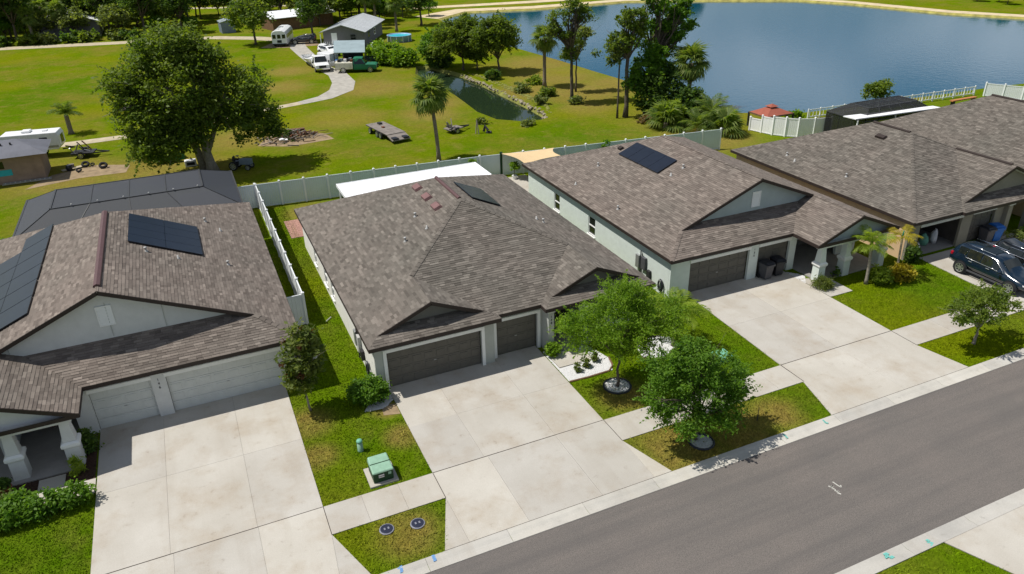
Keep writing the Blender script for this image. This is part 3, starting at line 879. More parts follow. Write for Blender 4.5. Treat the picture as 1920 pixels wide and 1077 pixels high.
# ------------------------------------------------------------------ street
sheet('road', [[(-60, 11.78), (160, 11.78), (160, 17.64), (-60, 17.64)]], 0.006, 'asphalt')
def slab(parent, poly, m='concrete', z0=-.02, z1=.034, rng=random.Random(5), name='slab'):
    n = len(poly); cx_ = sum(p[0] for p in poly) / n; cy_ = sum(p[1] for p in poly) / n
    q = inset(poly, 0.005); dz = rng.uniform(-.003, .003)
    return MB().prism(q, z0, z1 + dz).build(name, m, parent)
def paving(name, outline, polys, m='concrete', z=.034):
    base = structure(MB().prism(inset(outline, .004), -.03, z - .022).build(name, 'joint'))
    for p in polys: slab(base, p, m, z1=z)
    return base
def grid(xs, ys):
    return [[(xs[i], ys[j]), (xs[i + 1], ys[j]), (xs[i + 1], ys[j + 1]), (xs[i], ys[j + 1])] for i in range(len(xs) - 1) for j in range(len(ys) - 1)]
SWI, SWO, CB, CF = 22.2, 20.68, 18.22, 17.6
# driveways: left house, middle house, right house, far right house, and the one across the street
dl = [(-6.06, 31.16), (-6.06, CB), (2.6, CB), (1.74, SWO), (1.74, SWI), (1.74, 31.16)]
paving('driveway', dl, grid([-6.06, -3.55, -0.62, 1.74], [SWI, 26.6, 31.16]) + grid([-6.06, -3.45, -0.6], [CB, SWI]) + [[(-0.6, CB), (1.55, CB), (1.74, SWO), (1.74, SWI), (-0.6, SWI)], [(1.55, CB), (2.6, CB), (1.74, SWO)]])
dc = [(6.03, 28.95), (6.03, SWO), (5.12, CB), (14.5, CB), (13.74, SWO), (13.74, 28.95)]
paving('driveway', dc, grid([6.03, 8.22, 11.42, 13.74], [SWI, 25.36, 28.95]) + [[(6.03, SWO), (5.12, CB), (6.05, CB)], [(6.03, SWO), (6.05, CB), (8.36, CB), (8.36, SWI), (6.03, SWI)],
       [(8.36, CB), (11.4, CB), (11.4, SWI), (8.36, SWI)], [(11.4, CB), (13.7, CB), (13.74, SWO), (13.74, SWI), (11.4, SWI)], [(13.7, CB), (14.5, CB), (13.74, SWO)]])
dr = [(23.75, 30.5), (23.42, SWI), (23.38, SWO), (22.66, CB), (31.1, CB), (30.58, SWO), (30.58, 30.5)]
paving('driveway', dr, [[(23.75, 30.5), (23.58, 26.2), (27.0, 26.2), (27.0, 30.5)], [(27.0, 26.2), (30.58, 26.2), (30.58, 30.5), (27.0, 30.5)], [(23.58, 26.2), (23.42, SWI), (27.0, SWI), (27.0, 26.2)], [(27.0, SWI), (30.58, SWI), (30.58, 26.2), (27.0, 26.2)],
       [(23.42, SWI), (23.38, SWO), (22.66, CB), (27.0, CB), (27.0, SWI)], [(27.0, CB), (31.1, CB), (30.58, SWO), (30.58, SWI), (27.0, SWI)]])
dt = [(39.05, 27.7), (38.75, SWI), (38.55, SWO), (37.9, CB), (48.6, CB), (48.2, SWO), (48.2, 27.7)]
paving('driveway', dt, [[(39.05, 27.7), (38.9, 25), (43.5, 25), (43.5, 27.7)], [(43.5, 25), (48.2, 25), (48.2, 27.7), (43.5, 27.7)], [(38.9, 25), (38.75, SWI), (43.5, SWI), (43.5, 25)], [(43.5, SWI), (48.2, SWI), (48.2, 25), (43.5, 25)],
       [(38.75, SWI), (38.55, SWO), (37.9, CB), (43.5, CB), (43.5, SWI)], [(43.5, CB), (48.6, CB), (48.2, SWO), (48.2, SWI), (43.5, SWI)]])
df = [(20.75, 11.25), (21.75, 9.0), (21.75, 3), (30, 3), (30, 11.25)]
paving('driveway', df, [[(20.75, 11.25), (21.75, 9.0), (25.5, 9.0), (25.5, 11.25)], [(25.5, 9.0), (30, 9.0), (30, 11.25), (25.5, 11.25)], [(21.75, 9.0), (21.75, 3), (25.5, 3), (25.5, 9.0)], [(25.5, 3), (30, 3), (30, 9), (25.5, 9)]])
def walk(x0, x1, n):
    xs = [x0 + (x1 - x0) * i / n for i in range(n + 1)]
    paving('sidewalk', [(x0, SWO), (x1, SWO), (x1, SWI), (x0, SWI)], grid(xs, [SWO, SWI]))
walk(1.74, 6.03, 3); walk(13.74, 23.4, 7); walk(30.58, 38.6, 6); walk(-16, -6.06, 7)
# dark expansion joints at the back of the walk and at the kerb
for nm, x0, x1, xa, xb in (('driveway', -6.06, 1.74, -6.06, 2.6), ('driveway.001', 6.03, 13.74, 5.12, 14.5), ('driveway.002', 23.42, 30.58, 22.66, 31.1), ('driveway.003', 38.75, 48.2, 37.9, 48.6)):
    par_ = bpy.data.objects[nm]
    MB().box(x0, x1, SWI - .013, SWI + .013, .0, .041).build('expansion_joint', 'expansion_joint', par_)
    MB().box(xa, xb, CB - .006, CB + .022, .0, .0445).build('expansion_joint', 'expansion_joint', par_)
    for xs in ((x0, x1)): MB().box(xs - .012, xs + .012, SWO, SWI - .014, .0, .041).build('expansion_joint', 'expansion_joint', par_)
# kerbs: rolled gutter profile in three-metre lengths
def kerb(y_in, y_out, x0, x1, step, name):
    root = structure(MB().box(x0, x1, min(y_in, y_out) + .01, max(y_in, y_out) - .01, -.05, -.005).build(name, 'joint'))
    w = y_out - y_in; prof = [(0, .020), (.30, .000), (.5, .004), (.72, .036), (1.0, .042)]
    x = x0
    while x < x1:
        a, b = x + .006, min(x + step, x1) - .006
        mb = MB(); vs = []
        for t, z in prof: vs += [(a, y_in + w * t, z + .004), (b, y_in + w * t, z + .004)]
        vs += [(a, y_in, -.1), (b, y_in, -.1), (a, y_out, -.1), (b, y_out, -.1)]
        fs = [(2 * i, 2 * i + 1, 2 * i + 3, 2 * i + 2) for i in range(4)] + [(10, 11, 1, 0), (8, 9, 13, 12), (0, 2, 4, 6, 8, 12, 10), (1, 11, 13, 9, 7, 5, 3)]
        mb.add(vs, fs).build('kerb_stone', 'concrete_curb', root)
        x += step
    return root
k1 = kerb(CF, CB, -20, 75, 3.05, 'kerb')
k2 = kerb(11.82, 11.25, -5, 60, 3.05, 'kerb')
for (x, y, w, m, par) in ((19.92, 18.0, .06, 'mark_teal', k1), (22.07, 18.02, .07, 'mark_teal', k1), (3.5, 18.12, .1, 'mark_blue', k1), (4.7, 18.1, .11, 'mark_blue', k1), (18.55, 11.62, .16, 'mark_teal', k2), (20.3, 11.45, .1, 'mark_teal', k2)):
    rr = random.Random(int(x * 10)); mb = MB()
    for i in range(6):
        a = (x + rr.uniform(-w, w) * .6, y - .12 + i * .045)
        mb.prism([(a[0] - w / 2, a[1] - .03), (a[0] + w / 2, a[1] - .02), (a[0] + w * .45, a[1] + .03), (a[0] - w / 2, a[1] + .025)], .03, .048)
    mb.build('paint_mark', m, par)
# white survey scribble sprayed on the asphalt
def stroke(pts, w, z=.0105):
    mb = MB()
    for a, b in zip(pts[:-1], pts[1:]):
        a, b = Vector((*a, z)), Vector((*b, z)); d = (b - a).normalized(); n_ = Vector((-d.y, d.x, 0)) * w / 2
        mb.quad(a - n_, b - n_, b + n_, a + n_)
    return mb
road = bpy.data.objects['road']
for pts, w in (([(19.62, 15.14), (19.65, 14.9), (19.68, 14.78), (19.76, 14.88)], .05), ([(19.31, 15.04), (19.35, 14.95), (19.47, 14.99), (19.34, 14.89), (19.39, 14.8), (19.34, 14.7), (19.45, 14.65), (19.33, 14.61), (19.41, 14.51)], .06)):
    stroke(pts, w).build('paint_scribble', 'mark_white', road)

# ------------------------------------------------------------------ paths and yards
paving('garden_path', [(13.9, 26.6), (15.75, 26.6), (15.75, 27.55), (13.9, 27.95)], [[(13.9, 26.6), (14.85, 26.6), (14.85, 27.8), (13.9, 27.95)], [(14.85, 26.6), (15.75, 26.6), (15.75, 27.55), (14.85, 27.8)]], z=.06)
paving('garden_path', [(30.62, 26.3), (32.25, 26.3), (32.25, 27.9), (30.62, 28.9)], [[(30.62, 26.3), (32.25, 26.3), (32.25, 27.9), (30.62, 28.9)]], z=.04)
paving('garden_path', [(-8.15, 26.8), (-6.1, 26.8), (-6.1, 27.7), (-8.15, 27.7)], grid([-8.15, -7.1, -6.1], [26.8, 27.7]), z=.045)
paving('garden_path', [(-8.15, 27.72), (-7.2, 27.72), (-7.2, 28.5), (-8.15, 28.5)], [[(-8.15, 27.72), (-7.2, 27.72), (-7.2, 28.5), (-8.15, 28.5)]], z=.05)
structure(MB().box(-13, -6.15, 27.72, 31, -.02, .012).build('flower_bed', 'mulch'))
structure(MB().prism([(5.3, 26.7), (6.0, 26.5), (6.0, 27.3), (5.4, 27.5)], -.02, .014).build('flower_bed', 'dirt'))
structure(MB().box(21.0, 24.5, 48.9, 53.2, -.02, .03).build('patio', 'concrete'))
structure(MB().box(8.5, 19.4, 46.0, 50.4, -.02, .03).build('patio', 'concrete'))
pv = structure(MB().box(4.95, 6.3, 48.6, 52.0, -.02, .012).build('paver_patio', 'joint'))
for i in range(4):
    for j in range(9): MB().box(4.97 + i * .333, 5.29 + i * .333, 48.62 + j * .374, 48.98 + j * .374, -.01, .03).build('paver', 'paver_pink', pv)
structure(MB().box(-11.5, 3.0, 49, 57.6, -.02, .03).build('pool_deck', 'porch_floor'))
# gravel tracks of the field behind
def ribbon(name, pts, w, m, z=.012):
    l_, r_ = [], []
    for i, p in enumerate(pts):
        a, b = Vector(pts[max(0, i - 1)]), Vector(pts[min(len(pts) - 1, i + 1)]); d = (b - a).normalized()
        ww = w[i] if isinstance(w, (list, tuple)) else w
        l_.append((p[0] - d.y * ww / 2, p[1] + d.x * ww / 2)); r_.append((p[0] + d.y * ww / 2, p[1] - d.x * ww / 2))
    mb = MB()
    for i in range(len(pts) - 1): mb.quad((*r_[i], z), (*r_[i + 1], z), (*l_[i + 1], z), (*l_[i], z))
    return structure(mb.build(name, m))
ribbon('gravel_road', [(-80, 167), (-25.8, 153.8), (-8, 149.4), (7.7, 146), (14.2, 141.1), (19, 135.5), (19.5, 130)], 3.2, 'gravel_tan')
ribbon('gravel_road', [(19.6, 131), (19.0, 127), (18.9, 119), (19.0, 109), (19.9, 102.3), (19.5, 97), (18.2, 92.6), (15.6, 89.6), (12.5, 88.2)], [2.2, 2.6, 2.4, 2.2, 2.5, 2.9, 3.0, 2.2, 1.5], 'gravel', .016)
ribbon('gravel_road', [(12.7, 88.3), (9.2, 87.2), (3.2, 84.6), (-5.9, 82.6), (-10.6, 82.4), (-22, 83)], [1.5, 1.3, 1.3, 1.6, 1.7, 1.4], 'gravel_tan', .014)
ribbon('gravel_road', [(-30, 203), (5.8, 196.3), (12.4, 192.7), (30, 186)], 2.5, 'gravel_tan')
sheet('bare_ground', [[(-13, 69), (-9, 70.2), (-5.5, 70), (-5.2, 72.2), (-8, 73.6), (-11.3, 72.2)]], .010, 'dirt')
sheet('bare_ground', [[(5.8, 72.6), (8.5, 71), (12.8, 71.6), (12.4, 73.8), (10, 76.6), (7.2, 75.8)]], .010, 'dirt')
sheet('bare_ground', [[(13.5, 130), (17, 128), (22.5, 127.5), (23, 133), (17, 136)]], .010, 'dirt')

# short turf of the near lawns
def in_poly(x, y, poly):
    ins = np.zeros(len(x), bool); n = len(poly); j = n - 1
    for i in range(n):
        xi, yi = poly[i]; xj, yj = poly[j]
        c = ((yi > y) != (yj > y)) & (x < (xj - xi) * (y - yi) / (yj - yi + 1e-12) + xi)
        ins ^= c; j = i
    return ins
BEDS = [[(13.78, 25.4), (16.2, 25.35), (16.6, 26.3), (16.2, 28), (13.78, 28)], [(17.9, 25.6), (18.8, 25.1), (20.1, 25.8), (20.4, 26.7), (19.5, 27.3), (18.2, 26.6)], [(5.2, 26.3), (6.1, 26.3), (6.1, 28.5), (5.2, 28.5)]]
def turf(name, poly, dens, seed, h=.042):
    rng = np.random.default_rng(seed)
    poly = inset(poly, -.035)                 # blades lean over the edge of the paving
    P_ = np.array(poly); lo, hi = P_.min(0), P_.max(0)
    n = int((hi[0] - lo[0]) * (hi[1] - lo[1]) * dens)
    x = rng.uniform(lo[0], hi[0], n); y = rng.uniform(lo[1], hi[1], n)
    k = in_poly(x, y, poly)
    for b in BEDS: k &= ~in_poly(x, y, b)
    x, y = x[k], y[k]; n = len(x)
    hh = h * rng.uniform(.5, 1.5, n); an = rng.uniform(0, 2 * math.pi, n); w = .017 * rng.uniform(.6, 1.4, n)
    dx, dy = np.cos(an), np.sin(an); lx, ly = rng.normal(size=n) * hh * .7, rng.normal(size=n) * hh * .7
    v = np.stack([np.stack([x - dx * w, y - dy * w, np.zeros(n)], 1), np.stack([x + dx * w, y + dy * w, np.zeros(n)], 1),
                  np.stack([x + lx + dx * w * .3, y + ly + dy * w * .3, hh], 1), np.stack([x + lx - dx * w * .3, y + ly - dy * w * .3, hh], 1)], 1).reshape(-1, 3)
    me = mesh_np(name, v, np.arange(4 * n).reshape(n, 4), 'grass_blade', rng.uniform(0, 1, n))
    o = link(name, me); o['kind'] = 'stuff'
    return o
turf('grass', [(1.76, 22.26), (6.0, 22.26), (6.02, 28.2), (5.5, 28.6), (5.5, 56), (3.9, 56), (3.85, 36.4), (2.7, 36.4), (2.65, 31.1), (1.76, 31)], 420, 1)
turf('grass', [(1.8, 20.66), (6.0, 20.66), (5.14, 18.24), (2.6, 18.24)], 480, 2)
turf('grass', [(-14, 20), (-6.1, 20), (-6.1, 26.78), (-14, 26.78)], 460, 3)
turf('grass', [(13.77, 22.24), (23.4, 22.24), (23.72, 30.4), (22.55, 30.4), (22.55, 33), (20.0, 33), (19.9, 28.3), (13.77, 28)], 380, 4)
turf('grass', [(13.78, 20.64), (23.36, 20.64), (22.66, 18.24), (14.5, 18.24)], 420, 5)
turf('grass', [(30.62, 22.24), (38.72, 22.24), (39.02, 27.6), (37.9, 28.2), (36.6, 30), (36.4, 28), (32.3, 27.9), (32.3, 26.26), (30.62, 26.26)], 330, 6)
turf('grass', [(30.6, 20.64), (38.5, 20.64), (37.9, 18.24), (31.1, 18.24)], 330, 7)
turf('grass', [(8, 11.22), (20.7, 11.22), (21.72, 9.0), (21.72, 5), (8, 5)], 330, 8)
turf('grass', [(2.75, 36.5), (3.65, 36.5), (3.65, 55), (2.75, 50)], 250, 9)

def pebbles(name, poly, n, r, m, seed, z=.02):
    rng = np.random.default_rng(seed); P_ = np.array(poly); lo, hi = P_.min(0), P_.max(0)
    x = rng.uniform(lo[0], hi[0], n * 2); y = rng.uniform(lo[1], hi[1], n * 2); k = in_poly(x, y, poly); x, y = x[k], y[k]; n = len(x)
    o8 = np.array([(1, 0, 0), (0, 1, 0), (-1, 0, 0), (0, -1, 0), (0, 0, .7), (0, 0, -.7)], float)
    s = r * rng.uniform(.6, 1.4, (n, 1, 3)); an = rng.uniform(0, 6.28, n)
    c, sn = np.cos(an), np.sin(an); q = o8[None] * s
    v = np.stack([q[..., 0] * c[:, None] - q[..., 1] * sn[:, None] + x[:, None], q[..., 0] * sn[:, None] + q[..., 1] * c[:, None] + y[:, None], q[..., 2] + z], 2)
    f0 = np.array([(0, 1, 4), (1, 2, 4), (2, 3, 4), (3, 0, 4)])
    f = (np.arange(n)[:, None, None] * 6 + f0[None]).reshape(-1, 3)
    me = mesh_np(name, v.reshape(-1, 3), f, m); o = link(name, me); o['kind'] = 'stuff'
    return o
structure(MB().prism([(13.8, 25.42), (16.1, 25.38), (16.5, 26.3), (16.1, 27.9), (13.8, 27.95)], -.02, .016).build('stone_bed', 'white_stone'))
pebbles('white_pebbles', [(13.82, 25.45), (16.05, 25.42), (16.4, 26.3), (16.05, 27.9), (15.8, 27.9), (15.8, 26.55), (13.82, 26.55)], 1500, .045, 'white_stone', 1)
pebbles('white_pebbles', [(13.8, 27.0), (14.0, 28.2), (15.0, 28.0), (13.85, 28.3)], 200, .045, 'white_stone', 5)
structure(MB().prism([(17.95, 25.6), (18.8, 25.15), (20.05, 25.8), (20.3, 26.7), (19.5, 27.2), (18.2, 26.6)], -.02, .016).build('stone_bed', 'white_stone'))
pebbles('white_pebbles', [(18.0, 25.65), (18.8, 25.2), (20.0, 25.85), (20.25, 26.7), (19.5, 27.1), (18.2, 26.55)], 1200, .05, 'white_stone', 2)
pebbles('white_pebbles', [(4.6, 27.3), (5.5, 27.2), (6.0, 27.7), (6.0, 28.4), (5.3, 28.3)], 700, .045, 'white_stone', 3)
pebbles('white_pebbles', [(30.62, 28.2), (31.2, 28.9), (31.0, 29.4), (30.62, 29.8)], 300, .05, 'white_stone', 4)
pebbles('mulch_chips', [(-12, 27.75), (-8.2, 27.75), (-8.2, 28.6), (-12, 28.6)], 600, .04, 'mulch', 6)
pebbles('mulch_chips', [(-7.15, 27.75), (-6.15, 27.75), (-6.15, 29.5), (-6.6, 29.5), (-7.15, 28.6)], 700, .04, 'mulch', 7)
def edging(pts, label, m='terracotta'):
    t = tag(MB().tube([(x, y, .03) for x, y in pts], .045, 6).build('bed_edging', m), label, 'garden edging')
edging([(13.8, 25.38), (14.8, 25.33), (15.9, 25.36), (16.3, 25.7), (16.5, 26.4)], 'dark curved edging round white stone bed beside the middle driveway', 'wood_brown')
edging([(17.9, 25.6), (18.8, 25.1), (20.0, 25.7)], 'dark curved edging of white stone bed behind the street oak', 'wood_brown')
for (x, y, r, lab) in ((15.59, 24.12, .62, 'stone ring of white rock round the willowy tree'), (16.6, 19.2, .5, 'stone ring of white rock under the street oak')):
    pebbles('white_pebbles', [(x + r * math.cos(a), y + r * math.sin(a)) for a in np.linspace(0, 6.28, 13)[:-1]], 380, .05, 'white_stone', int(x))
    tag(MB().tube([(x + r * math.cos(a), y + r * math.sin(a), .04) for a in np.linspace(0, 6.283, 17)], .05, 6, False).build('tree_ring', 'plastic_black'), lab, 'tree ring')

# ------------------------------------------------------------------ houses
ZE = 2.6
def solar(roof_o, pts, plane, nu, nv, label=None, notch=None, name='solar_panel'):
    """flat array on a roof plane; pts plan corners a, b, c, d (a-b across, a-d along)"""
    a_, b_, c_ = plane
    n = Vector((-a_, -b_, 1)).normalized()
    def P(u, v, h):
        A, B, C, D = [Vector((*p, 0)) for p in pts]
        q = A.lerp(B, u).lerp(D.lerp(C, u), v)
        return Vector((q.x, q.y, a_ * q.x + b_ * q.y + c_)) + n * h
    for i in range(nu):
        for j in range(nv):
            if notch and notch(i, j): continue
            g = .0025
            u0, u1, v0, v1 = i / nu + g, (i + 1) / nu - g, j / nv + g, (j + 1) / nv - g
            mb = MB()
            top = [P(u0, v0, .12), P(u1, v0, .12), P(u1, v1, .12), P(u0, v1, .12)]; bot = [P(u0, v0, .07), P(u1, v0, .07), P(u1, v1, .07), P(u0, v1, .07)]
            mb.add(bot + top, [(0, 3, 2, 1), (4, 5, 6, 7), (0, 1, 5, 4), (1, 2, 6, 5), (2, 3, 7, 6), (3, 0, 4, 7)])
            o = mb.build(name, 'solar', roof_o)
    bp = MB()
    q4 = [P(.004, .004, .066), P(.996, .004, .066), P(.996, .996, .066), P(.004, .996, .066)]
    if not notch: bp.add(q4, [(0, 1, 2, 3)]).build('backing_sheet', 'solar_frame', roof_o)
    rl = MB()
    for v in (.2, .8): rl.beam(P(-.0, v, .045), P(1.0, v, .045), .05, .05)
    rl.build('mounting_rail', 'solar_frame', roof_o)
def pipes(roof_o, pts, plane, hat=True):
    a_, b_, c_ = plane
    for i, (x, y) in enumerate(pts):
        z = a_ * x + b_ * y + c_
        mb = MB().lathe([(.11, -.06), (.09, .03), (.05, .05), (.04, .18)] + ([(.08, .19), (.07, .24)] if i % 2 == 0 else []), (x, y, z), 10)
        mb.build('vent_pipe', 'pipe_white', roof_o, True)
def box_vent(roof_o, x, y, plane, m, w=.55, l_=.75):
    a_, b_, c_ = plane; n = Vector((-a_, -b_, 1)).normalized(); s = math.hypot(a_, b_)
    g = Vector((a_ / s, b_ / s, s)).normalized(); t = g.cross(n)
    c = Vector((x, y, a_ * x + b_ * y + c_)); vs = []
    for (u, v, h) in ((-l_ / 2, -w / 2, 0), (l_ / 2, -w / 2, 0), (l_ / 2, w / 2, 0), (-l_ / 2, w / 2, 0), (-l_ / 2 * .85, -w / 2 * .9, .16), (l_ / 2 * .85, -w / 2 * .9, .16), (l_ / 2 * .85, w / 2 * .6, .16), (-l_ / 2 * .85, w / 2 * .6, .16)):
        vs.append(c + t * u + g * v + n * h)
    MB().add(vs, [(4, 5, 6, 7), (0, 1, 5, 4), (1, 2, 6, 5), (2, 3, 7, 6), (3, 0, 4, 7)]).build('roof_vent', m, roof_o)
def ridge_vent(roof_o, p, q, m, w=.16):
    p, q = Vector(p), Vector(q); mb = MB()
    d = (q - p).normalized(); sd = Vector((d.y, -d.x, 0))
    pr = [(-w, -.03), (-w * .8, .05), (0, .10), (w * .8, .05), (w, -.03)]
    vs = [c + sd * a + Vector((0, 0, b + .01)) for c in (p, q) for a, b in pr]
    mb.add(vs, [(i, i + 1, i + 6, i + 5) for i in range(4)] + [(4, 3, 2, 1, 0), (5, 6, 7, 8, 9)])
    mb.build('ridge_vent', m, roof_o)
def hip_cap(roof_o, p, q, m, seed=3):
    """overlapping cap shingles along a hip or ridge"""
    p, q = Vector(p), Vector(q); L = (q - p).length; d = (q - p) / L; rg = random.Random(seed)
    sd = d.cross(Vector((0, 0, 1))).normalized(); n = int(L / .3)
    V = []; F = []; RN = []
    for i in range(n):
        a, b = p + d * L * i / n, p + d * (L * (i + 1.15) / n); w = .12; i0 = len(V)
        for c, h in ((a, .045), (b, .02)):
            V += [c - sd * w + Vector((0, 0, h - .035)), c + Vector((0, 0, h + .01)), c + sd * w + Vector((0, 0, h - .035))]
        F += [(i0, i0 + 1, i0 + 4, i0 + 3), (i0 + 1, i0 + 2, i0 + 5, i0 + 4)]; r = rg.random() * .5 + .15; RN += [r, r]
    o0 = org(roof_o)
    me = mesh_np('hip_cap', np.array([tuple(v - o0) for v in V]), np.array(F), m, RN)
    return link('hip_cap', me, roof_o)
def column(house, x, y, m, zt=2.3, ped=.95, w=.56, capm='trim_white'):
    c = MB().frustum(x, y, 0, ped, w, w * .96).build('column', m, house)
    MB().frustum(x, y, ped, ped + .08, w * 1.02, w * 1.22).frustum(x, y, ped + .081, ped + .2, w * 1.22, w * 1.22).frustum(x, y, ped + .201, ped + .27, w * 1.22, w * .95).build('column_cap', capm, c)
    MB().frustum(x, y, ped + .271, zt, w * .86, w * .6).build('column_shaft', m, c)
def gable_vent(house, x, y, z0, z1, w, m='trim_white'):
    v = MB().prism([(x - w / 2, 0), (x + w / 2, 0)], 0, 1) if False else MB()
    v.box(x - w / 2 - .05, x + w / 2 + .05, y - .05, y - .004, z0 - .05, z0); v.box(x - w / 2 - .05, x + w / 2 + .05, y - .05, y - .004, z1, z1 + .05)
    v.box(x - w / 2 - .05, x - w / 2, y - .05, y - .004, z0 + .001, z1 - .001); v.box(x + w / 2, x + w / 2 + .05, y - .05, y - .004, z0 + .001, z1 - .001)
    vo = v.build('gable_vent', m, house)
    n = 6
    for i in range(n):
        a = z0 + (z1 - z0) * i / n
        MB().add([(x - w / 2, y - .045, a + .004), (x + w / 2, y - .045, a + .004), (x + w / 2, y - .01, a + (z1 - z0) / n), (x - w / 2, y - .01, a + (z1 - z0) / n)], [(0, 1, 2, 3)]).build('louver', m, vo)

def house_gable(label, xo, dr, h, yF, yB, yP, s, d, ui, wallm, gablem, doorm, trimm, doors, piers, wy, dy, cols, num, shm, seed, singles, ridge_m):
    U = lambda u: xo + dr * u
    t = thing('house', label, 'house', ((U(0) + U(2 * h)) / 2, (yF + yB) / 2, 0))
    W = yF + d + .35; k = W - yF; up = (ui + 2 * h) / 2; zr = ZE + s * h; zp = ZE + s * (2 * h - up)
    PA = (s * dr, 0, ZE - s * dr * U(0)); PBk = (-s * dr, 0, ZE + s * dr * U(2 * h)); PF = (0, s, ZE - s * yF); PBK = (0, -s, ZE + s * yB)
    PI = (-0.0 + s * dr, 0, ZE - s * dr * U(ui))
    planes = [([(U(0), yF), (U(d), yF + d), (U(h), yF + d), (U(h), yB - h), (U(0), yB)], PA),
              ([(U(2 * h), yP), (U(up), yP), (U(up), yF + d), (U(h), yF + d), (U(h), yB - h), (U(2 * h), yB)], PBk),
              ([(U(0), yB), (U(2 * h), yB), (U(h), yB - h)], PBK),
              ([(U(0), yF), (U(ui), yF), (U(ui + k), W), (U(k), W)], PF),
              ([(U(up), yP), (U(ui), yP), (U(ui), yF), (U(ui + k), W), (U(up), W)], PI)]
    foot = [(U(0), yF), (U(ui), yF), (U(ui), yP), (U(2 * h), yP), (U(2 * h), yB), (U(0), yB)]
    rakes = [((U(d * .98), yF + d, ZE + s * d), (U(h), yF + d, zr)), ((U(h), yF + d, zr), (U(up), yF + d, zp)), ((U(ui), yP, ZE), (U(up), yP, zp)), ((U(up), yP, zp), (U(2 * h), yP, ZE))]
    foot_f = foot
    ro = roof(t, planes, shm, ZE, foot_f, rakes, seed=seed, singles=singles)
    if ridge_m: ridge_vent(ro, (U(h), yF + d + .5, zr), (U(h), yB - h, zr), ridge_m)
    else: hip_cap(ro, (U(h), yF + d, zr), (U(h), yB - h, zr), shm)
    hip_cap(ro, (U(0), yF, ZE), (U(d), yF + d, ZE + s * d), shm)
    hip_cap(ro, (U(up), yP, zp), (U(up), yF + d, zp), shm)
    # big front gable wall above the pent roof, with its vent
    g = MB()
    zb = ZE + s * k
    pts = [(U(k + .03), zb - .1), (U(h), zr - .05), (U(up), zp - .05), (U(ui + k), zb - .1)]
    vs = [(x, W, z) for x, z in pts] + [(x, W + .15, z) for x, z in pts]
    g.add(vs, [(0, 1, 2, 3), (7, 6, 5, 4), (0, 4, 5, 1), (1, 5, 6, 2), (2, 6, 7, 3)])
    gw = g.build('gable_wall', gablem, t)
    gable_vent(gw, U(h), W, zr - 1.75, zr - .9, .52)
    # side and rear walls
    e = .38
    xa, xb = U(e), U(2 * h - e)
    def sw(p, q, op=()): return wall(t, p, q, 0, ZE - .13, wallm, op)
    lo, hi = min(xa, xb), max(xa, xb)
    return t, ro, U, zr, zp, up, (lo, hi)

# ---- left house: white garage doors, porch at its left
L_PL = dict(xo=2.8, dr=-1, h=7.6, yF=30.5, yB=49.83, yP=28.55, s=.439, d=1.72, ui=8.91)
t, ro, U, zr, zp, up, (lo, hi) = house_gable('white stucco house at the left edge with two white garage doors and brown shingle roof', **L_PL, wallm='stucco_white', gablem='stucco_white', doorm='door_white', trimm='trim_white', doors=None, piers=None, wy=30.92, dy=31.12, cols=None, num='146', shm='shingle_brown', seed=11, singles=300, ridge_m='ridge_maroon')
HL = t
LRP = (-.439, 0, ZE + .439 * 2.8); LLP = (.439, 0, ZE + .439 * 12.4)
solar(ro, [(-3.78, 42.5), (-.63, 42.5), (-.6, 38.35), (-3.8, 38.4)], LRP, 2, 4)
solar(ro, [(-12.2, 45.4), (-7.7, 45.2), (-7.8, 34.1), (-12.2, 34.1)], LLP, 3, 6, notch=lambda i, j: i < 2 and j == 0)
pipes(ro, [(-.12, 43.98), (.56, 42.86), (-3.02, 37.7), (-1.69, 37.5), (.52, 37.84)], LRP)
MB().box(-4.72, -4.7, 32.535, 32.6, 3.6, 5.2).box(-8.6, -8.585, 32.535, 32.6, 3.5, 4.0).box(-2.6, -2.585, 32.535, 32.6, 3.5, 4.7).build('control_joint', 'stucco_grey', t)
wall(t, (2.45, 31.1), (2.45, 49.4), 0, ZE - .13, 'stucco_white', [(8, 8.9, .7, 1.9), (13, 13.9, .7, 1.9)])
window(t, (2.45, 31.1), (0, 1), 8, 8.9, .7, 1.9, (1, 0)); window(t, (2.45, 31.1), (0, 1), 13, 13.9, .7, 1.9, (1, 0))
wall(t, (2.26, 49.39), (-11.86, 49.39), 0, ZE - .13, 'stucco_white'); wall(t, (-12.05, 49.4), (-12.05, 31.2), 0, ZE - .13, 'stucco_white')
wall(t, (-6.75, 30.92), (2.45, 30.92), 0, ZE - .13, 'stucco_white', [(.7, 3.1, -.1, 2.0), (3.7, 8.55, -.1, 2.0)], th=.16)
wall(t, (-6.75, 33.4), (-6.75, 30.93), 0, ZE - .13, 'stucco_white')
for x0, x1, c in ((-6.05, -3.65, 4), (-3.05, 1.8, 8)):
    garage_door(t, x0, x1, 31.1, 2.0, 'door_white', c)
    MB().box(x0 - .04, x1 + .04, 30.86, 30.918, 2.0, 2.17).build('door_header', 'trim_white', t)
number(t, '146', -3.36, 30.91, 1.85, .17)
wall(t, (-12.05, 33.4), (-6.75, 33.4), 0, ZE - .13, 'stucco_grey', [(2.6, 3.6, 0, 2.05), (.5, 1.7, .7, 1.9)])
MB().box(-9.45, -8.45, 33.45, 33.5, 0, 2.05).build('front_door', 'door_dark', t); window(t, (-12.05, 33.4), (1, 0), .5, 1.7, .7, 1.9, (0, -1))
MB().box(-9.4, -9.15, 30.1, 33.4, 0, ZE - .14).build('wall', 'stucco_white', t)
MB().box(-12.4, -6.76, 28.6, 33.4, -.02, .07).build('porch_floor', 'porch_floor', t)
MB().box(-12.2, -6.5, 28.88, 29.2, 2.12, ZE - .14).build('porch_beam', 'stucco_white', t)
xm = U(up)
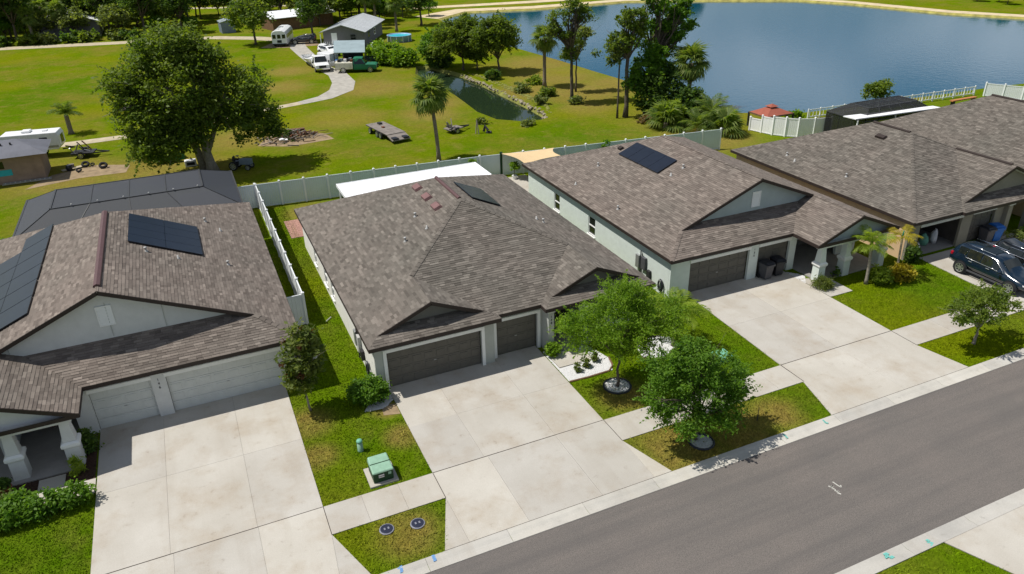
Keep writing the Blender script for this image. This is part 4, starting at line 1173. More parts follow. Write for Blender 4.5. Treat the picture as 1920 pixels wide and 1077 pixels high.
MB().add([(-12.2, 28.9, ZE - .14), (-6.4, 28.9, ZE - .14), (xm, 28.9, zp - .1), (-12.2, 29.05, ZE - .14), (-6.4, 29.05, ZE - .14), (xm, 29.05, zp - .1)], [(0, 1, 2), (5, 4, 3), (0, 2, 5, 3), (1, 4, 5, 2)]).build('gable_wall', 'stucco_white', t)
for x in (-6.8, -8.75, -11.6): column(t, x, 29.12, 'stucco_white', 2.12)

# ---- right house: sage green, porch at its right
R_PL = dict(xo=22.19, dr=1, h=7.21, yF=29.6, yB=48.65, yP=27.63, s=.403, d=1.82, ui=8.32)
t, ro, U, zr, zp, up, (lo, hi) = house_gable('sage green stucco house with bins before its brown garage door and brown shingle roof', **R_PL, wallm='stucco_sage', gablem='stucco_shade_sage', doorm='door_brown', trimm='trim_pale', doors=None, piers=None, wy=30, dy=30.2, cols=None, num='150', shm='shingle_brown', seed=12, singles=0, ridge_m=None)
HR = t
RLP = (.403, 0, ZE - .403 * 22.19)
solar(ro, [(26.55, 42.3), (28.0, 42.3), (28.05, 37.7), (26.57, 37.65)], RLP, 1, 4)
pipes(ro, [(25.06, 42.48), (23.04, 41.92), (23.12, 36.67), (26.91, 36.72), (27.79, 36.71)], RLP)
box_vent(ro, 27.07, 42.85, RLP, 'fascia', .35, .4)
wall(t, (22.48, 48.2), (22.48, 30.19), 0, ZE - .13, 'stucco_sage', [(4.2, 5.05, .6, 1.85), (9.05, 9.95, .6, 1.85)])
window(t, (22.48, 48.2), (0, -1), 4.2, 5.05, .6, 1.85, (-1, 0)); window(t, (22.48, 48.2), (0, -1), 9.05, 9.95, .6, 1.85, (-1, 0))
wall(t, (36.2, 30.1), (36.2, 48.2), 0, ZE - .13, 'stucco_sage'); wall(t, (36.01, 48.19), (22.67, 48.19), 0, ZE - .13, 'stucco_sage')
wall(t, (22.48, 30.02), (31.3, 30.02), 0, ZE - .13, 'stucco_sage', [(1.27, 5.37, -.1, 2.0), (6.02, 8.32, -.1, 2.0)], th=.16)
for x0, x1, c in ((23.75, 27.85, 6), (28.5, 30.8, 4)):
    garage_door(t, x0, x1, 30.22, 2.0, 'door_brown', c)
    MB().box(x0 - .04, x1 + .04, 29.95, 30.018, 2.0, 2.17).build('door_header', 'trim_white', t)
number(t, '150', 28.2, 30.01, 1.85, .17, 'metal_dark')
wall(t, (31.3, 32.4), (36.2, 32.4), 0, ZE - .13, 'stucco_dark_grey', [(.3, 1.25, 0, 2.05), (1.9, 3.0, .6, 1.9)])
MB().box(31.6, 32.55, 32.46, 32.5, 0, 2.05).build('front_door', 'door_dark', t); window(t, (31.3, 32.4), (1, 0), 1.9, 3.0, .6, 1.9, (0, -1))
wall(t, (31.3, 30.19), (31.3, 32.4), 0, ZE - .13, 'stucco_dark_grey')
wall(t, (34.9, 30.3), (36.2, 30.3), 0, ZE - .13, 'stucco_sage', [(.3, .95, .7, 1.9)]); window(t, (34.9, 30.3), (1, 0), .3, .95, .7, 1.9, (0, -1))
MB().box(31.31, 36.3, 28.0, 32.4, -.02, .07).build('porch_floor', 'porch_floor', t)
MB().box(31.0, 36.4, 27.96, 28.26, 2.12, ZE - .14).build('porch_beam', 'stucco_sage', t)
xm = U(up)
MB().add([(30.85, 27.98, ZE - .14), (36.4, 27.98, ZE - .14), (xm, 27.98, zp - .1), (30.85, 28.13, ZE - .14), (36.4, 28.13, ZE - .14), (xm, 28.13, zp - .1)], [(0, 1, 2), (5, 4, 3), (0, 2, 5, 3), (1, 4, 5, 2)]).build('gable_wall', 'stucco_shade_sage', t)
for x in (31.45, 33.35, 36.1): column(t, x, 28.2, 'stucco_sage', 2.12, w=.5)
# meters and conduits on its sunny side
def utilities(t, x, sg, ys):
    for (y, z0, z1, w, m) in ys:
        b = MB().box(min(x, x + sg * .16), max(x, x + sg * .16), y - w / 2, y + w / 2, z0, z1).build('meter_box', m, t, bevel=.015)
    for (y, z0, z1) in [(ys[0][0] - .25, .1, 1.9), (ys[1][0] + .2, .3, 1.75)]:
        MB().tube([(x + sg * .08, y, z0), (x + sg * .08, y, z1)], .035, 6).build('conduit', 'metal_dark', t)
utilities(t, 22.478, -1, [(33.1, .75, 1.55, .35, 'metal_grey'), (32.5, .85, 1.6, .42, 'plastic_grey'), (31.95, .5, 1.0, .3, 'metal_dark')])

def house_hip(label, xL, xR, yF, yB, s, bl, br, shm, seed, singles, gablem):
    """hip roof with front Dutch gables: bl / br = (ridge x, eave y, skirt depth) at the left / right end"""
    t = thing('house', label, 'house', ((xL + xR) / 2, (yF + yB) / 2, 0))
    xr, h = (xL + xR) / 2, (xR - xL) / 2; zr = ZE + s * h
    A, B = (xr, yF + h), (xr, yB - h)
    PL = (s, 0, ZE - s * xL); PR = (-s, 0, ZE + s * xR); PF = (0, s, ZE - s * yF); PB = (0, -s, ZE + s * yB)
    planes = []; rakes = []; left = []; right = []; front = []; foot = []; gables = []; OV = .34
    if bl:
        xg, yG, sk = bl; xe = 2 * xg - xL; zg = ZE + s * (xg - xL)
        left = [(xL, yG), (xL + sk, yG + sk), (xg, yG + sk), (xg, yF + xg - xL)]
        planes.append(([(xg, yG + sk), (xg, yF + xg - xL), (xe, yF), (xe, yG), (xe - sk, yG + sk)], (-s, 0, ZE + s * xe)))
        planes.append(([(xL, yG), (xe, yG), (xe - sk - OV, yG + sk + OV), (xL + sk + OV, yG + sk + OV)], (0, s, ZE - s * yG)))
        front += [(xg, yF + xg - xL), (xe, yF)]
        rakes += [((xL + sk, yG + sk, ZE + s * sk), (xg, yG + sk, zg)), ((xg, yG + sk, zg), (xe - sk, yG + sk, ZE + s * sk))]
        gables.append((xL + sk + OV, xe - sk - OV, xg, yG + sk + OV, ZE + s * (sk + OV), zg))
        foot += [(xL, yG), (xe, yG), (xe, yF)]
    else:
        left = [(xL, yF)]; front += [(xL, yF)]; foot += [(xL, yF)]
    if br:
        xp, yP, sk = br; xe = 2 * xp - xR; zp = ZE + s * (xR - xp)
        right = [(xR, yP), (xR - sk, yP + sk), (xp, yP + sk), (xp, yF + xR - xp)]
        planes.append(([(xp, yP + sk), (xp, yF + xR - xp), (xe, yF), (xe, yP), (xe + sk, yP + sk)], (s, 0, ZE - s * xe)))
        planes.append(([(xe, yP), (xR, yP), (xR - sk - OV, yP + sk + OV), (xe + sk + OV, yP + sk + OV)], (0, s, ZE - s * yP)))
        front += [(xe, yF), (xp, yF + xR - xp)]
        rakes += [((xe + sk, yP + sk, ZE + s * sk), (xp, yP + sk, zp)), ((xp, yP + sk, zp), (xR - sk, yP + sk, ZE + s * sk))]
        gables.append((xe + sk + OV, xR - sk - OV, xp, yP + sk + OV, ZE + s * (sk + OV), zp))
        foot += [(xe, yF), (xe, yP), (xR, yP)]
    foot += [(xR, yB), (xL, yB)]
    planes += [(left + [A, B, (xL, yB)], PL), (right + [A, B, (xR, yB)], PR), ([(xL, yB), (xR, yB), B], PB), (front + [A], PF)]
    ro = roof(t, planes, shm, ZE, foot, rakes, seed=seed, singles=singles)
    for (x0, x1, xm, y, z0, z1) in gables:
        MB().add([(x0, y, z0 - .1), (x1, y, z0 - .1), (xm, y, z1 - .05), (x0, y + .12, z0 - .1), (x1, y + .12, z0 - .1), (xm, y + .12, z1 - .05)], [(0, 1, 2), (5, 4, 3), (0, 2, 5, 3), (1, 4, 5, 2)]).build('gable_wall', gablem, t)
        MB().beam((x0 + (xm - x0) * .3, y - .04, z0 + (z1 - z0) * .3 - .2), (xm, y - .04, z1 - .2), .06, .07).beam((xm, y - .04, z1 - .2), (x1 + (xm - x1) * .3, y - .04, z0 + (z1 - z0) * .3 - .2), .06, .07).build('gable_trim', 'trim_pale', t)
    if bl: hip_cap(ro, (bl[0], yF + bl[0] - xL, ZE + s * (bl[0] - xL)), (xr, yF + h, zr), shm)
    else: hip_cap(ro, (xL, yF, ZE), (xr, yF + h, zr), shm)
    if br: hip_cap(ro, (br[0], yF + xR - br[0], ZE + s * (xR - br[0])), (xr, yF + h, zr), shm)
    return t, ro, xr, h, zr
# ---- middle house
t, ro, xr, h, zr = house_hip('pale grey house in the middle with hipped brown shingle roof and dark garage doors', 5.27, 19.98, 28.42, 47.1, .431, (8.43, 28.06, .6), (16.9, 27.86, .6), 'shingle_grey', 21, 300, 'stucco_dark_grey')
HC = t
CRP = (-.431, 0, ZE + .431 * 19.98); CLP = (.431, 0, ZE - .431 * 5.27)
ridge_vent(ro, (xr, 28.42 + h + .1, zr), (xr, 47.1 - h, zr), 'ridge_maroon', .11)
solar(ro, [(13.5, 39.35), (15.2, 39.35), (15.15, 36.3), (13.55, 36.5)], CRP, 1, 3)
pipes(ro, [(17.27, 35.13), (17.02, 35.5)], CRP); pipes(ro, [(10.36, 36.84), (10.39, 34.92), (9.19, 34.98)], CLP)
for y in (39.85, 38.1, 36.45): box_vent(ro, 11.5, y, CLP, 'vent_red', .5, .8)
wall(t, (5.55, 46.8), (5.55, 28.6), 0, ZE - .13, 'stucco_cream', [(3.8, 4.5, .5, 1.6), (6.8, 7.6, .5, 1.6), (8.7, 9.4, .5, 1.6)])
for a, b in ((3.8, 4.5), (6.8, 7.6), (8.7, 9.4)): window(t, (5.55, 46.8), (0, -1), a, b, .5, 1.6, (-1, 0))
wall(t, (19.6, 28.7), (19.6, 46.8), 0, ZE - .13, 'stucco_grey'); wall(t, (19.41, 46.79), (5.74, 46.79), 0, ZE - .13, 'stucco_grey')
wall(t, (5.55, 28.46), (11.35, 28.46), 0, ZE - .13, 'stucco_grey', [(.55, 5.15, -.1, 2.0)], th=.14)
wall(t, (11.36, 28.78), (14.05, 28.78), 0, ZE - .13, 'stucco_grey', [(.24, 2.42, -.1, 2.0)], th=.14)
MB().box(11.2, 11.34, 28.61, 28.8, 0, ZE - .13).build('wall', 'stucco_grey', t)
for x0, x1, c, y in ((6.1, 10.7, 8, 28.64), (11.6, 13.78, 4, 28.96)):
    garage_door(t, x0, x1, y, 2.0, 'door_brown', c)
    f = y - .18
    MB().box(x0 - .16, x0 - .005, f - .05, f - .002, 0, 2.16).box(x1 + .005, x1 + .16, f - .05, f - .002, 0, 2.16).box(x0 - .004, x1 + .004, f - .05, f - .002, 2.003, 2.16).build('door_frame', 'trim_white', t)
MB().box(14.05, 14.35, 28.05, 28.9, 0, ZE - .14).build('porch_column', 'stucco_grey', t)
MB().box(14.0, 14.4, 28.0, 28.6, 2.26, 2.4).build('column_capital', 'trim_pale', t)
number(t, '148', 14.2, 28.04, 1.98, .15)
MB().box(15.85, 16.2, 28.0, 28.3, 0, ZE - .14).build('porch_column', 'trim_pale', t)
MB().box(14.36, 17.4, 28.05, 28.3, 2.2, ZE - .14).build('porch_beam', 'stucco_grey', t) if False else None
wall(t, (14.35, 30.9), (17.4, 30.9), 0, ZE - .13, 'stucco_grey', [(1.4, 2.4, 0, 2.05)]); MB().box(15.75, 16.75, 30.96, 31.0, 0, 2.05).build('front_door', 'door_dark', t)
wall(t, (14.36, 28.9), (14.36, 30.9), 0, ZE - .13, 'stucco_grey', th=.1)
wall(t, (17.4, 28.4), (19.6, 28.4), 0, ZE - .13, 'stucco_grey', [(.5, 1.7, .6, 1.9)]); window(t, (17.4, 28.4), (1, 0), .5, 1.7, .6, 1.9, (0, -1))
wall(t, (17.4, 30.9), (17.4, 28.58), 0, ZE - .13, 'stucco_grey')
MB().box(14.0, 17.38, 27.95, 30.9, -.02, .06).build('porch_floor', 'porch_floor', t)
utilities(t, 5.548, -1, [(31.9, .75, 1.55, .35, 'metal_grey'), (31.3, .7, 1.55, .4, 'pipe_white'), (30.8, .5, 1.0, .3, 'metal_dark')])
# ---- tan house at the far right
t, ro, xr, h, zr = house_hip('tan stucco house with an open cluttered garage behind the parked cars', 37.71, 51.2, 27.5, 44.14, .421, None, (46.45, 27.3, .7), 'shingle_grey', 31, 0, 'stucco_khaki')
HT = t
TLP = (.421, 0, ZE - .421 * 37.71)
ridge_vent(ro, (xr, 27.5 + h + .1, zr), (xr, 44.14 - h, zr), 'fascia', .1)
zq = ZE + .421 * (51.2 - 46.45)
ridge_vent(ro, (46.45, 28.3, zq), (46.45, 32.2, zq), 'fascia', .1)
pipes(ro, [(39.08, 39.69), (38.84, 38.64), (39.14, 34.24)], TLP); box_vent(ro, 43.3, 35.6, TLP, 'fascia', .4, .8)
wall(t, (37.96, 43.7), (37.96, 28.07), 0, ZE - .13, 'stucco_tan', [(3.0, 3.8, .8, 1.9)]); window(t, (37.96, 43.7), (0, -1), 3.0, 3.8, .8, 1.9, (-1, 0))
wall(t, (50.8, 28.0), (50.8, 43.7), 0, ZE - .13, 'stucco_tan'); wall(t, (50.61, 43.69), (38.15, 43.69), 0, ZE - .13, 'stucco_tan')
wall(t, (37.96, 27.9), (46.2, 27.9), 0, ZE - .13, 'stucco_khaki', [(.84, 4.49, -.1, 2.0), (5.39, 7.49, -.1, 2.0)], th=.16)
MB().box(38.8, 42.46, 27.84, 27.896, 2.0, 2.16).build('door_header', 'trim_pale', t); MB().box(43.34, 45.46, 27.84, 27.896, 2.0, 2.16).build('door_header', 'trim_pale', t)
garage_door(t, 43.35, 45.45, 28.1, 2.0, 'door_brown', 4)
wall(t, (43.0, 33.5), (38.3, 33.5), 0, ZE - .13, 'interior'); MB().box(42.9, 43.0, 28.07, 33.5, 0, ZE - .14).build('wall', 'interior', t)
MB().box(38.29, 42.9, 28.0, 33.4, -.01, .045).build('garage_floor', 'porch_floor', t)
for x in (46.4, 48.6): MB().box(x - .2, x + .2, 27.6, 28.0, 0, ZE - .14).build('porch_column', 'stucco_khaki', t); MB().box(x - .27, x + .27, 27.53, 28.07, 2.2, 2.38).build('column_capital', 'trim_pale', t)
wall(t, (46.2, 30.5), (50.8, 30.5), 0, ZE - .13, 'stucco_khaki', [(1, 2, 0, 2.05)]); MB().box(47.2, 48.2, 30.56, 30.6, 0, 2.05).build('front_door', 'door_dark', t)
# ---- next house beyond, only its roof shows
t, ro, xr, h, zr = house_hip('farthest brown roofed house at the right edge behind the tan house', 52.2, 64.0, 27.5, 44.4, .5, None, None, 'shingle_grey', 41, 0, 'stucco_khaki')
ridge_vent(ro, (xr, 27.5 + h + .1, zr), (xr, 44.4 - h, zr), 'fascia', .1)
for p, q in (((52.6, 44), (52.6, 28)), ((63.6, 28), (63.6, 44)), ((63.6, 44), (52.6, 44)), ((52.6, 27.9), (63.6, 27.9))): wall(t, p, q, 0, ZE - .13, 'stucco_cream')

# ------------------------------------------------------------------ fences
PANELS = {}
def fence_panel_mesh(L, H, m):
    key = (round(L, 2), H, m)
    if key not in PANELS:
        mb = MB(); n = max(4, int(L / .16)); w = L / n
        for i in range(n): mb.box(i * w + .004, (i + 1) * w - .004, -.012 - .004 * (i % 2), .012, .1, H - .1)
        mb.box(0, L, -.03, .03, H - .12, H - .02); mb.box(0, L, -.03, .03, .04, .12)
        me = bpy.data.meshes.new('panel'); me.from_pydata(mb.v, [], mb.f); me.materials.append(MATS[m]); me.update(); PANELS[key] = me
    return PANELS[key]
_pp = MB().box(-.065, .065, -.065, .065, -.1, 1.0)
POSTM = {}
def fence(label, pts, H=1.83, step=1.83, Hs=None, m='vinyl_panel', pm='vinyl', name='vinyl_fence'):
    t = thing(name, label, 'fence', (*pts[0], 0))
    posts = []
    for a, b in zip(pts[:-1], pts[1:]):
        a, b = Vector(a), Vector(b); L = (b - a).length; n = max(1, round(L / step))
        for i in range(n): posts.append((a.lerp(b, i / n), a.lerp(b, (i + 1) / n)))
    last = posts[-1][1]; o0 = org(t)
    hs = Hs or [H] * (len(posts) + 1)
    def post(p, h):
        if (h, pm) not in POSTM:
            q = MB().box(-.065, .065, -.065, .065, -.05, h + .05); me = bpy.data.meshes.new('post'); me.from_pydata(q.v, [], q.f); me.materials.append(MATS[pm])
            c = MB().frustum(0, 0, h + .05, h + .07, .16, .16).frustum(0, 0, h + .07, h + .13, .15, .02); mc = bpy.data.meshes.new('post_cap'); mc.from_pydata(c.v, [], c.f); mc.materials.append(MATS[pm])
            POSTM[(h, pm)] = (me, mc)
        me, mc = POSTM[(h, pm)]
        po = bpy.data.objects.new('post', me); COL.objects.link(po); po.parent = t; po.location = Vector((p.x, p.y, 0)) - o0
        co = bpy.data.objects.new('post_cap', mc); COL.objects.link(co); co.parent = po
    for i, (a, b) in enumerate(posts):
        post(a, hs[i])
        d = b - a; L = d.length - .12
        f = bpy.data.objects.new('panel', fence_panel_mesh(L, min(hs[i], hs[i + 1]), m)); COL.objects.link(f); f.parent = t
        an = math.atan2(d.y, d.x); s = a + d.normalized() * .06
        f.location = Vector((s.x, s.y, 0)) - o0; f.rotation_euler = (0, 0, an)
    post(last, hs[-1])
    return t
fence('long white vinyl privacy fence running behind the back yards along the field', [(-1.5, 56.0), (3.72, 55.75), (12.5, 55.0), (21, 54.2), (30, 52.96), (42.6, 51.4)], m='vinyl_shaded')
fence('white vinyl fence between the left and middle houses', [(3.78, 55.6), (3.78, 36.4), (2.55, 36.35)])
fence('white vinyl fence in front of the red gazebo by the lake', [(48.95, 55.0), (49.3, 53.8), (49.65, 52.7), (50.3, 51.75), (51.1, 51.0), (52.4, 50.4), (54, 50)], step=1.3, Hs=[1.25, 1.6, 1.75, 1.75, 1.75, 1.75, 1.75, 1.75], m='vinyl_sunlit', pm='vinyl_sunlit')
fence('white vinyl fence at the right edge beyond the last roof', [(79.5, 53.6), (82, 49.0), (86, 44)], H=1.4)
def picket(label, pts, H=.95):
    t = thing('picket_fence', label, 'fence', (*pts[0], 0))
    a, b = Vector(pts[0]), Vector(pts[1]); L = (b - a).length; n = int(L / 1.5); d = (b - a) / L
    for i in range(n + 1):
        p = a + d * L * i / n; MB().box(p.x - .05, p.x + .05, p.y - .05, p.y + .05, 0, H + .08).build('post', 'vinyl', t)
    for z in (.2, H - .05): MB().beam((a.x, a.y, z), (b.x, b.y, z), .05, .09).build('rail', 'vinyl', t)
    m_ = int(L / .42)
    for i in range(m_):
        p = a + d * (L * (i + .5) / m_); MB().box(p.x - .03, p.x + .03, p.y - .02, p.y + .02, .12, H).build('picket', 'vinyl', t)
picket('low white picket fence along the lake shore behind the right houses', [(56.5, 55.4), (79, 54.4)])

# ------------------------------------------------------------------ back yards
t = thing('patio_cover', 'flat white patio roof behind the middle house', 'patio cover', (13.9, 48.7, 0))
rp = MB().box(8.7, 19.0, 46.95, 50.1, 2.66, 2.76).build('roof_panel', 'patio_white', t)
MB().box(8.66, 8.72, 46.95, 50.14, 2.58, 2.8).box(18.98, 19.04, 46.95, 50.14, 2.58, 2.8).box(8.73, 18.97, 50.1, 50.16, 2.58, 2.79).build('gutter', 'patio_white', rp)
for i in range(1, 9): MB().box(8.7 + i * 1.145 - .012, 8.7 + i * 1.145 + .012, 46.97, 50.08, 2.761, 2.772).build('seam', 'patio_white', rp)
for x in (8.85, 12.2, 15.6, 18.85): MB().box(x - .05, x + .05, 49.95, 50.05, 0, 2.66).build('post', 'patio_white', t)

def cage(label, lo, hi, zl, zh, ins, nx, ny, frame, screen):
    """screened pool enclosure with a raised mansard roof; each screen between the beams is a panel"""
    x0, y0 = lo; x1, y1 = hi
    t = thing('pool_enclosure', label, 'pool enclosure', ((x0 + x1) / 2, (y0 + y1) / 2, 0))
    a, b, c, d = x0 + ins, x1 - ins, y0 + ins * .8, y1 - ins
    def pan(pts): MB().poly(pts).build('screen_panel', screen, t)
    def bm(p, q, w=.042): MB().beam(p, q, w, w).build('beam', frame, t)
    for i in range(nx):
        X0, X1 = a + (b - a) * i / nx, a + (b - a) * (i + 1) / nx; E0, E1 = x0 + (x1 - x0) * i / nx, x0 + (x1 - x0) * (i + 1) / nx
        for j in range(ny):
            Y0, Y1 = c + (d - c) * j / ny, c + (d - c) * (j + 1) / ny
            pan([(X0, Y0, zh), (X1, Y0, zh), (X1, Y1, zh), (X0, Y1, zh)])
        pan([(E0, y0, zl), (E1, y0, zl), (X1, c, zh), (X0, c, zh)]); pan([(E0, y1, zl), (E1, y1, zl), (X1, d, zh), (X0, d, zh)])
        pan([(E0, y1, 0), (E1, y1, 0), (E1, y1, zl), (E0, y1, zl)])
    for j in range(ny):
        Y0, Y1 = c + (d - c) * j / ny, c + (d - c) * (j + 1) / ny; E0, E1 = y0 + (y1 - y0) * j / ny, y0 + (y1 - y0) * (j + 1) / ny
        for X, E in ((a, x0), (b, x1)):
            pan([(E, E0, zl), (E, E1, zl), (X, Y1, zh), (X, Y0, zh)]); pan([(E, E0, 0), (E, E1, 0), (E, E1, zl), (E, E0, zl)])
            bm((E, E0, 0), (E, E0, zl)); bm((E, E0, zl), (X, Y0, zh))
    for i in range(nx + 1):
        X, E = a + (b - a) * i / nx, x0 + (x1 - x0) * i / nx
        bm((X, c, zh + .01), (X, d, zh + .01)); bm((E, y0, zl), (X, c, zh)); bm((E, y1, zl), (X, d, zh)); bm((E, y1, 0), (E, y1, zl))
    for y in (c, d): bm((a, y, zh), (b, y, zh), .07)
    for y in (y0, y1): bm((x0, y, zl), (x1, y, zl), .1)
    for x in (x0, x1): bm((x, y0, zl), (x, y1, zl), .1)
    for x in (a, b): bm((x, c, zh), (x, d, zh), .1)
    return t
cg = cage('long dark screened pool enclosure behind the left house', (-11.0, 50.1), (2.4, 58.0), 2.4, 3.5, 2.2, 4, 1, 'screen_frame', 'screen')
for i in range(6): MB().lathe([(.02, 0), (.05, .02), (.05, .07), (.02, .09)], (-7.6 + i * 1.5, 51.85, 3.57), 8).build('light', 'pipe_white', cg)
cage('black screened pool enclosure by the lake behind the tan house', (53.2, 45.6), (61.6, 50.0), 2.4, 3.2, 1.3, 5, 1, 'screen_frame', 'screen_black')
t = thing('patio_cover', 'white sloping patio roof behind the tan house beside the black enclosure', 'patio cover', (56.5, 46, 0))
MB().add([(52.0, 45.6, 2.75), (61.5, 45.0, 2.7), (61.5, 45.9, 2.66), (52.0, 47.0, 2.7), (52.0, 45.6, 2.83), (61.5, 45.0, 2.78), (61.5, 45.9, 2.74), (52.0, 47.0, 2.78)], [(0, 3, 2, 1), (4, 5, 6, 7), (0, 1, 5, 4), (1, 2, 6, 5), (2, 3, 7, 6), (3, 0, 4, 7)]).build('roof_panel', 'patio_white', t)
for x in (52.2, 56.6, 61.2): MB().box(x - .05, x + .05, 45.5, 45.6, 0, 2.66).build('post', 'patio_white', t)
# shade sail on its post
t = thing('shade_sail', 'beige shade sail stretched over the right house back yard', 'shade sail', (24.5, 51, 0))
cs = [Vector((22.7, 54.0, 1.85)), Vector((27.0, 52.9, 2.0)), Vector((26.0, 49.8, 2.35)), Vector((22.5, 48.7, 2.5))]
N = 10; vs = []; fs = []
for i in range(N + 1):
    for j in range(N + 1):
        u, v = i / N, j / N
        du = math.sin(math.pi * u); dv = math.sin(math.pi * v)
        uu = u + (0.5 - u) * .16 * dv; vv = v + (0.5 - v) * .16 * du
        p = cs[0].lerp(cs[1], uu).lerp(cs[3].lerp(cs[2], uu), vv); p.z -= .12 * du * dv
        vs.append(p)
for i in range(N):
    for j in range(N):
        q = i * (N + 1) + j; fs.append((q, q + N + 1, q + N + 2, q + 1))
MB().add(vs, fs).build('cloth', 'sail', t, True)
tag(MB().tube([(22.75, 53.95, 0), (22.75, 53.95, 1.98)], .11, 10).build('sail_post', 'post_green'), 'dark green post holding a corner of the beige shade sail', 'post')
t = thing('potted_tree', 'small potted tree beside the green sail post', 'potted plant', (23.3, 52.6, 0))
MB().lathe([(.15, 0), (.2, .28), (.23, .3), (.2, .27)], (23.3, 52.6, .03), 12).build('pot', 'trim_white', t)
foliage('foliage', np.random.default_rng(3), [(23.3, 52.6, 1.1, .35, .35, .35)], 350, .1, 'leaf_bright', t, .1, 20); MB().tube([(23.3, 52.6, .25), (23.3, 52.6, 1.0)], .025, 6).build('stem', 'bark', t)
shrub('shrub', 'green shrub poking above the rear fence left of the sail', 'shrub', (20.1, 53.6, 0), [(0, 0, 1.3, .4, .3, .7)], 500, .11, 'leaf_bright', 4)
shrub('shrub', 'narrow green shrub poking above the rear fence behind the right house', 'shrub', (31.6, 52.2, 0), [(0, 0, 1.3, .4, .3, .9)], 600, .11, 'leaf_green', 5)
shrub('hedge', 'dark green hedge beside the screened enclosure at the left edge', 'hedge', (-12.2, 52.2, 0), [(0, 0, .8, 1.0, 2.2, .9)], 2500, .12, 'leaf_green', 6)
# gazebo
t = thing('gazebo', 'red canvas topped gazebo behind the white fence by the lake', 'gazebo', (51.5, 55.0, 0))
x0, x1, y0, y1, e, p = 49.9, 53.1, 53.9, 56.4, 1.35, 2.1
xm, ym = (x0 + x1) / 2, (y0 + y1) / 2
r1 = .22
MB().add([(x0, y0, e), (x1, y0, e), (x1, y1, e), (x0, y1, e), (xm - .35, ym - .3, p - r1), (xm + .35, ym - .3, p - r1), (xm + .35, ym + .3, p - r1), (xm - .35, ym + .3, p - r1)], [(0, 1, 5, 4), (1, 2, 6, 5), (2, 3, 7, 6), (3, 0, 4, 7), (4, 5, 6, 7)]).build('canopy', 'canvas_red', t)
MB().add([(xm - .5, ym - .42, p - .13), (xm + .5, ym - .42, p - .13), (xm + .5, ym + .42, p - .13), (xm - .5, ym + .42, p - .13), (xm, ym, p + .1)], [(0, 1, 4), (1, 2, 4), (2, 3, 4), (3, 0, 4)]).build('top_canopy', 'canvas_red', t)
for (a, b) in ((x0, y0), (x1, y0), (x1, y1), (x0, y1)): MB().box(a - .07, a + .07, b - .07, b + .07, 0, e).build('post', 'metal_dark', t)
for (a, b) in (((x0, y0), (x1, y0)), ((x1, y0), (x1, y1)), ((x1, y1), (x0, y1)), ((x0, y1), (x0, y0))): MB().beam((*a, e - .04), (*b, e - .04), .08, .14).build('beam', 'wood_brown', t)
t = thing('playground_bench', 'orange wooden bench behind the picket fence by the lake', 'bench', (75, 52.2, 0))
MB().box(72.6, 76.2, 52.0, 52.4, .5, .62).build('seat', 'orange', t)
for x in (72.9, 75.9): MB().box(x - .08, x + .08, 52.0, 52.4, 0, .5).build('leg', 'metal_dark', t)

# ------------------------------------------------------------------ front yards
t = thing('transformer_box', 'green pad mounted transformer box beside the middle driveway', 'transformer', (4.18, 22.95, 0))
MB().box(3.6, 4.72, 22.38, 23.55, -.02, .08).build('pad', 'concrete', t)
mb = MB().prism([(3.78, 22.52), (4.56, 22.52), (4.56, 23.4), (3.78, 23.4)], .08, lambda x, y: .55 + .0 * y).build('body', 'post_green', t, bevel=.02)
lid = MB().add([(3.75, 22.48, .52), (4.59, 22.48, .52), (4.59, 23.42, .52), (3.75, 23.42, .52), (3.76, 22.5, .6), (4.58, 22.5, .6), (4.55, 23.38, .74), (3.79, 23.38, .74)], [(0, 3, 2, 1), (4, 5, 6, 7), (0, 1, 5, 4), (1, 2, 6, 5), (2, 3, 7, 6), (3, 0, 4, 7)]).build('lid', 'plastic_green', t, bevel=.05)
MB().box(3.77, 4.57, 22.93, 22.95, .675, .69).build('lid_seam', 'post_green', t)
MB().box(3.98, 4.2, 22.505, 22.515, .3, .44).build('warning_sign', 'sign_white', t); MB().box(4.36, 4.48, 22.505, 22.515, .36, .48).build('label_plate', 'plastic_green', t)
text(t, 'WARNING', (4.09, 22.503, .35), .045, 'digit', name='lettering')
t = thing('cable_pedestal', 'round green cable pedestal standing on the lawn behind the transformer', 'pedestal', (3.8, 24.8, 0))
MB().lathe([(.13, 0), (.12, .05), (.115, .45)], (3.8, 24.8, 0), 14).build('body', 'plastic_green', t, True); MB().lathe([(.125, .45), (.13, .5), (.1, .56), (.03, .58)], (3.8, 24.8, 0), 14).build('cap', 'plastic_teal', t, True)
tag(MB().lathe([(.1, 0), (.1, .38), (.06, .42)], (21.8, 23.6, 0), 10).build('cable_pedestal', 'plastic_green', None, True), 'small green pedestal on the lawn behind the street oak', 'pedestal') if False else None
t = thing('utility_box', 'low teal utility box on the lawn right of the street oak', 'utility box', (21.2, 23.9, 0))
MB().box(20.75, 21.65, 23.55, 24.25, 0, .22).build('body', 'plastic_teal', t, bevel=.04); MB().box(20.72, 21.68, 23.52, 24.28, .22, .3).build('lid', 'plastic_teal', t, bevel=.03)
for i, (x, y, lab) in enumerate(((3.58, 20.09, 'dark water meter cover nearer the left driveway in the grass strip'), (4.67, 19.88, 'dark water meter cover nearer the middle driveway in the grass strip'))):
    t = thing('water_meter_cover', lab, 'meter cover', (x, y, 0), 0, 'water meter covers')
    MB().lathe([(.27, -.02), (.27, .02), (.235, .03)], (x, y, .02), 14).build('rim', 'meter_rim', t)
    MB().lathe([(.23, 0), (.23, .045), (.2, .05)], (x, y, .01), 14).build('lid', 'meter_blue', t); MB().cbox((x - .07, y, .07), (.06, .1, .012)).cbox((x + .07, y, .07), (.06, .1, .012)).build('lid_slot', 'meter_rim', t)
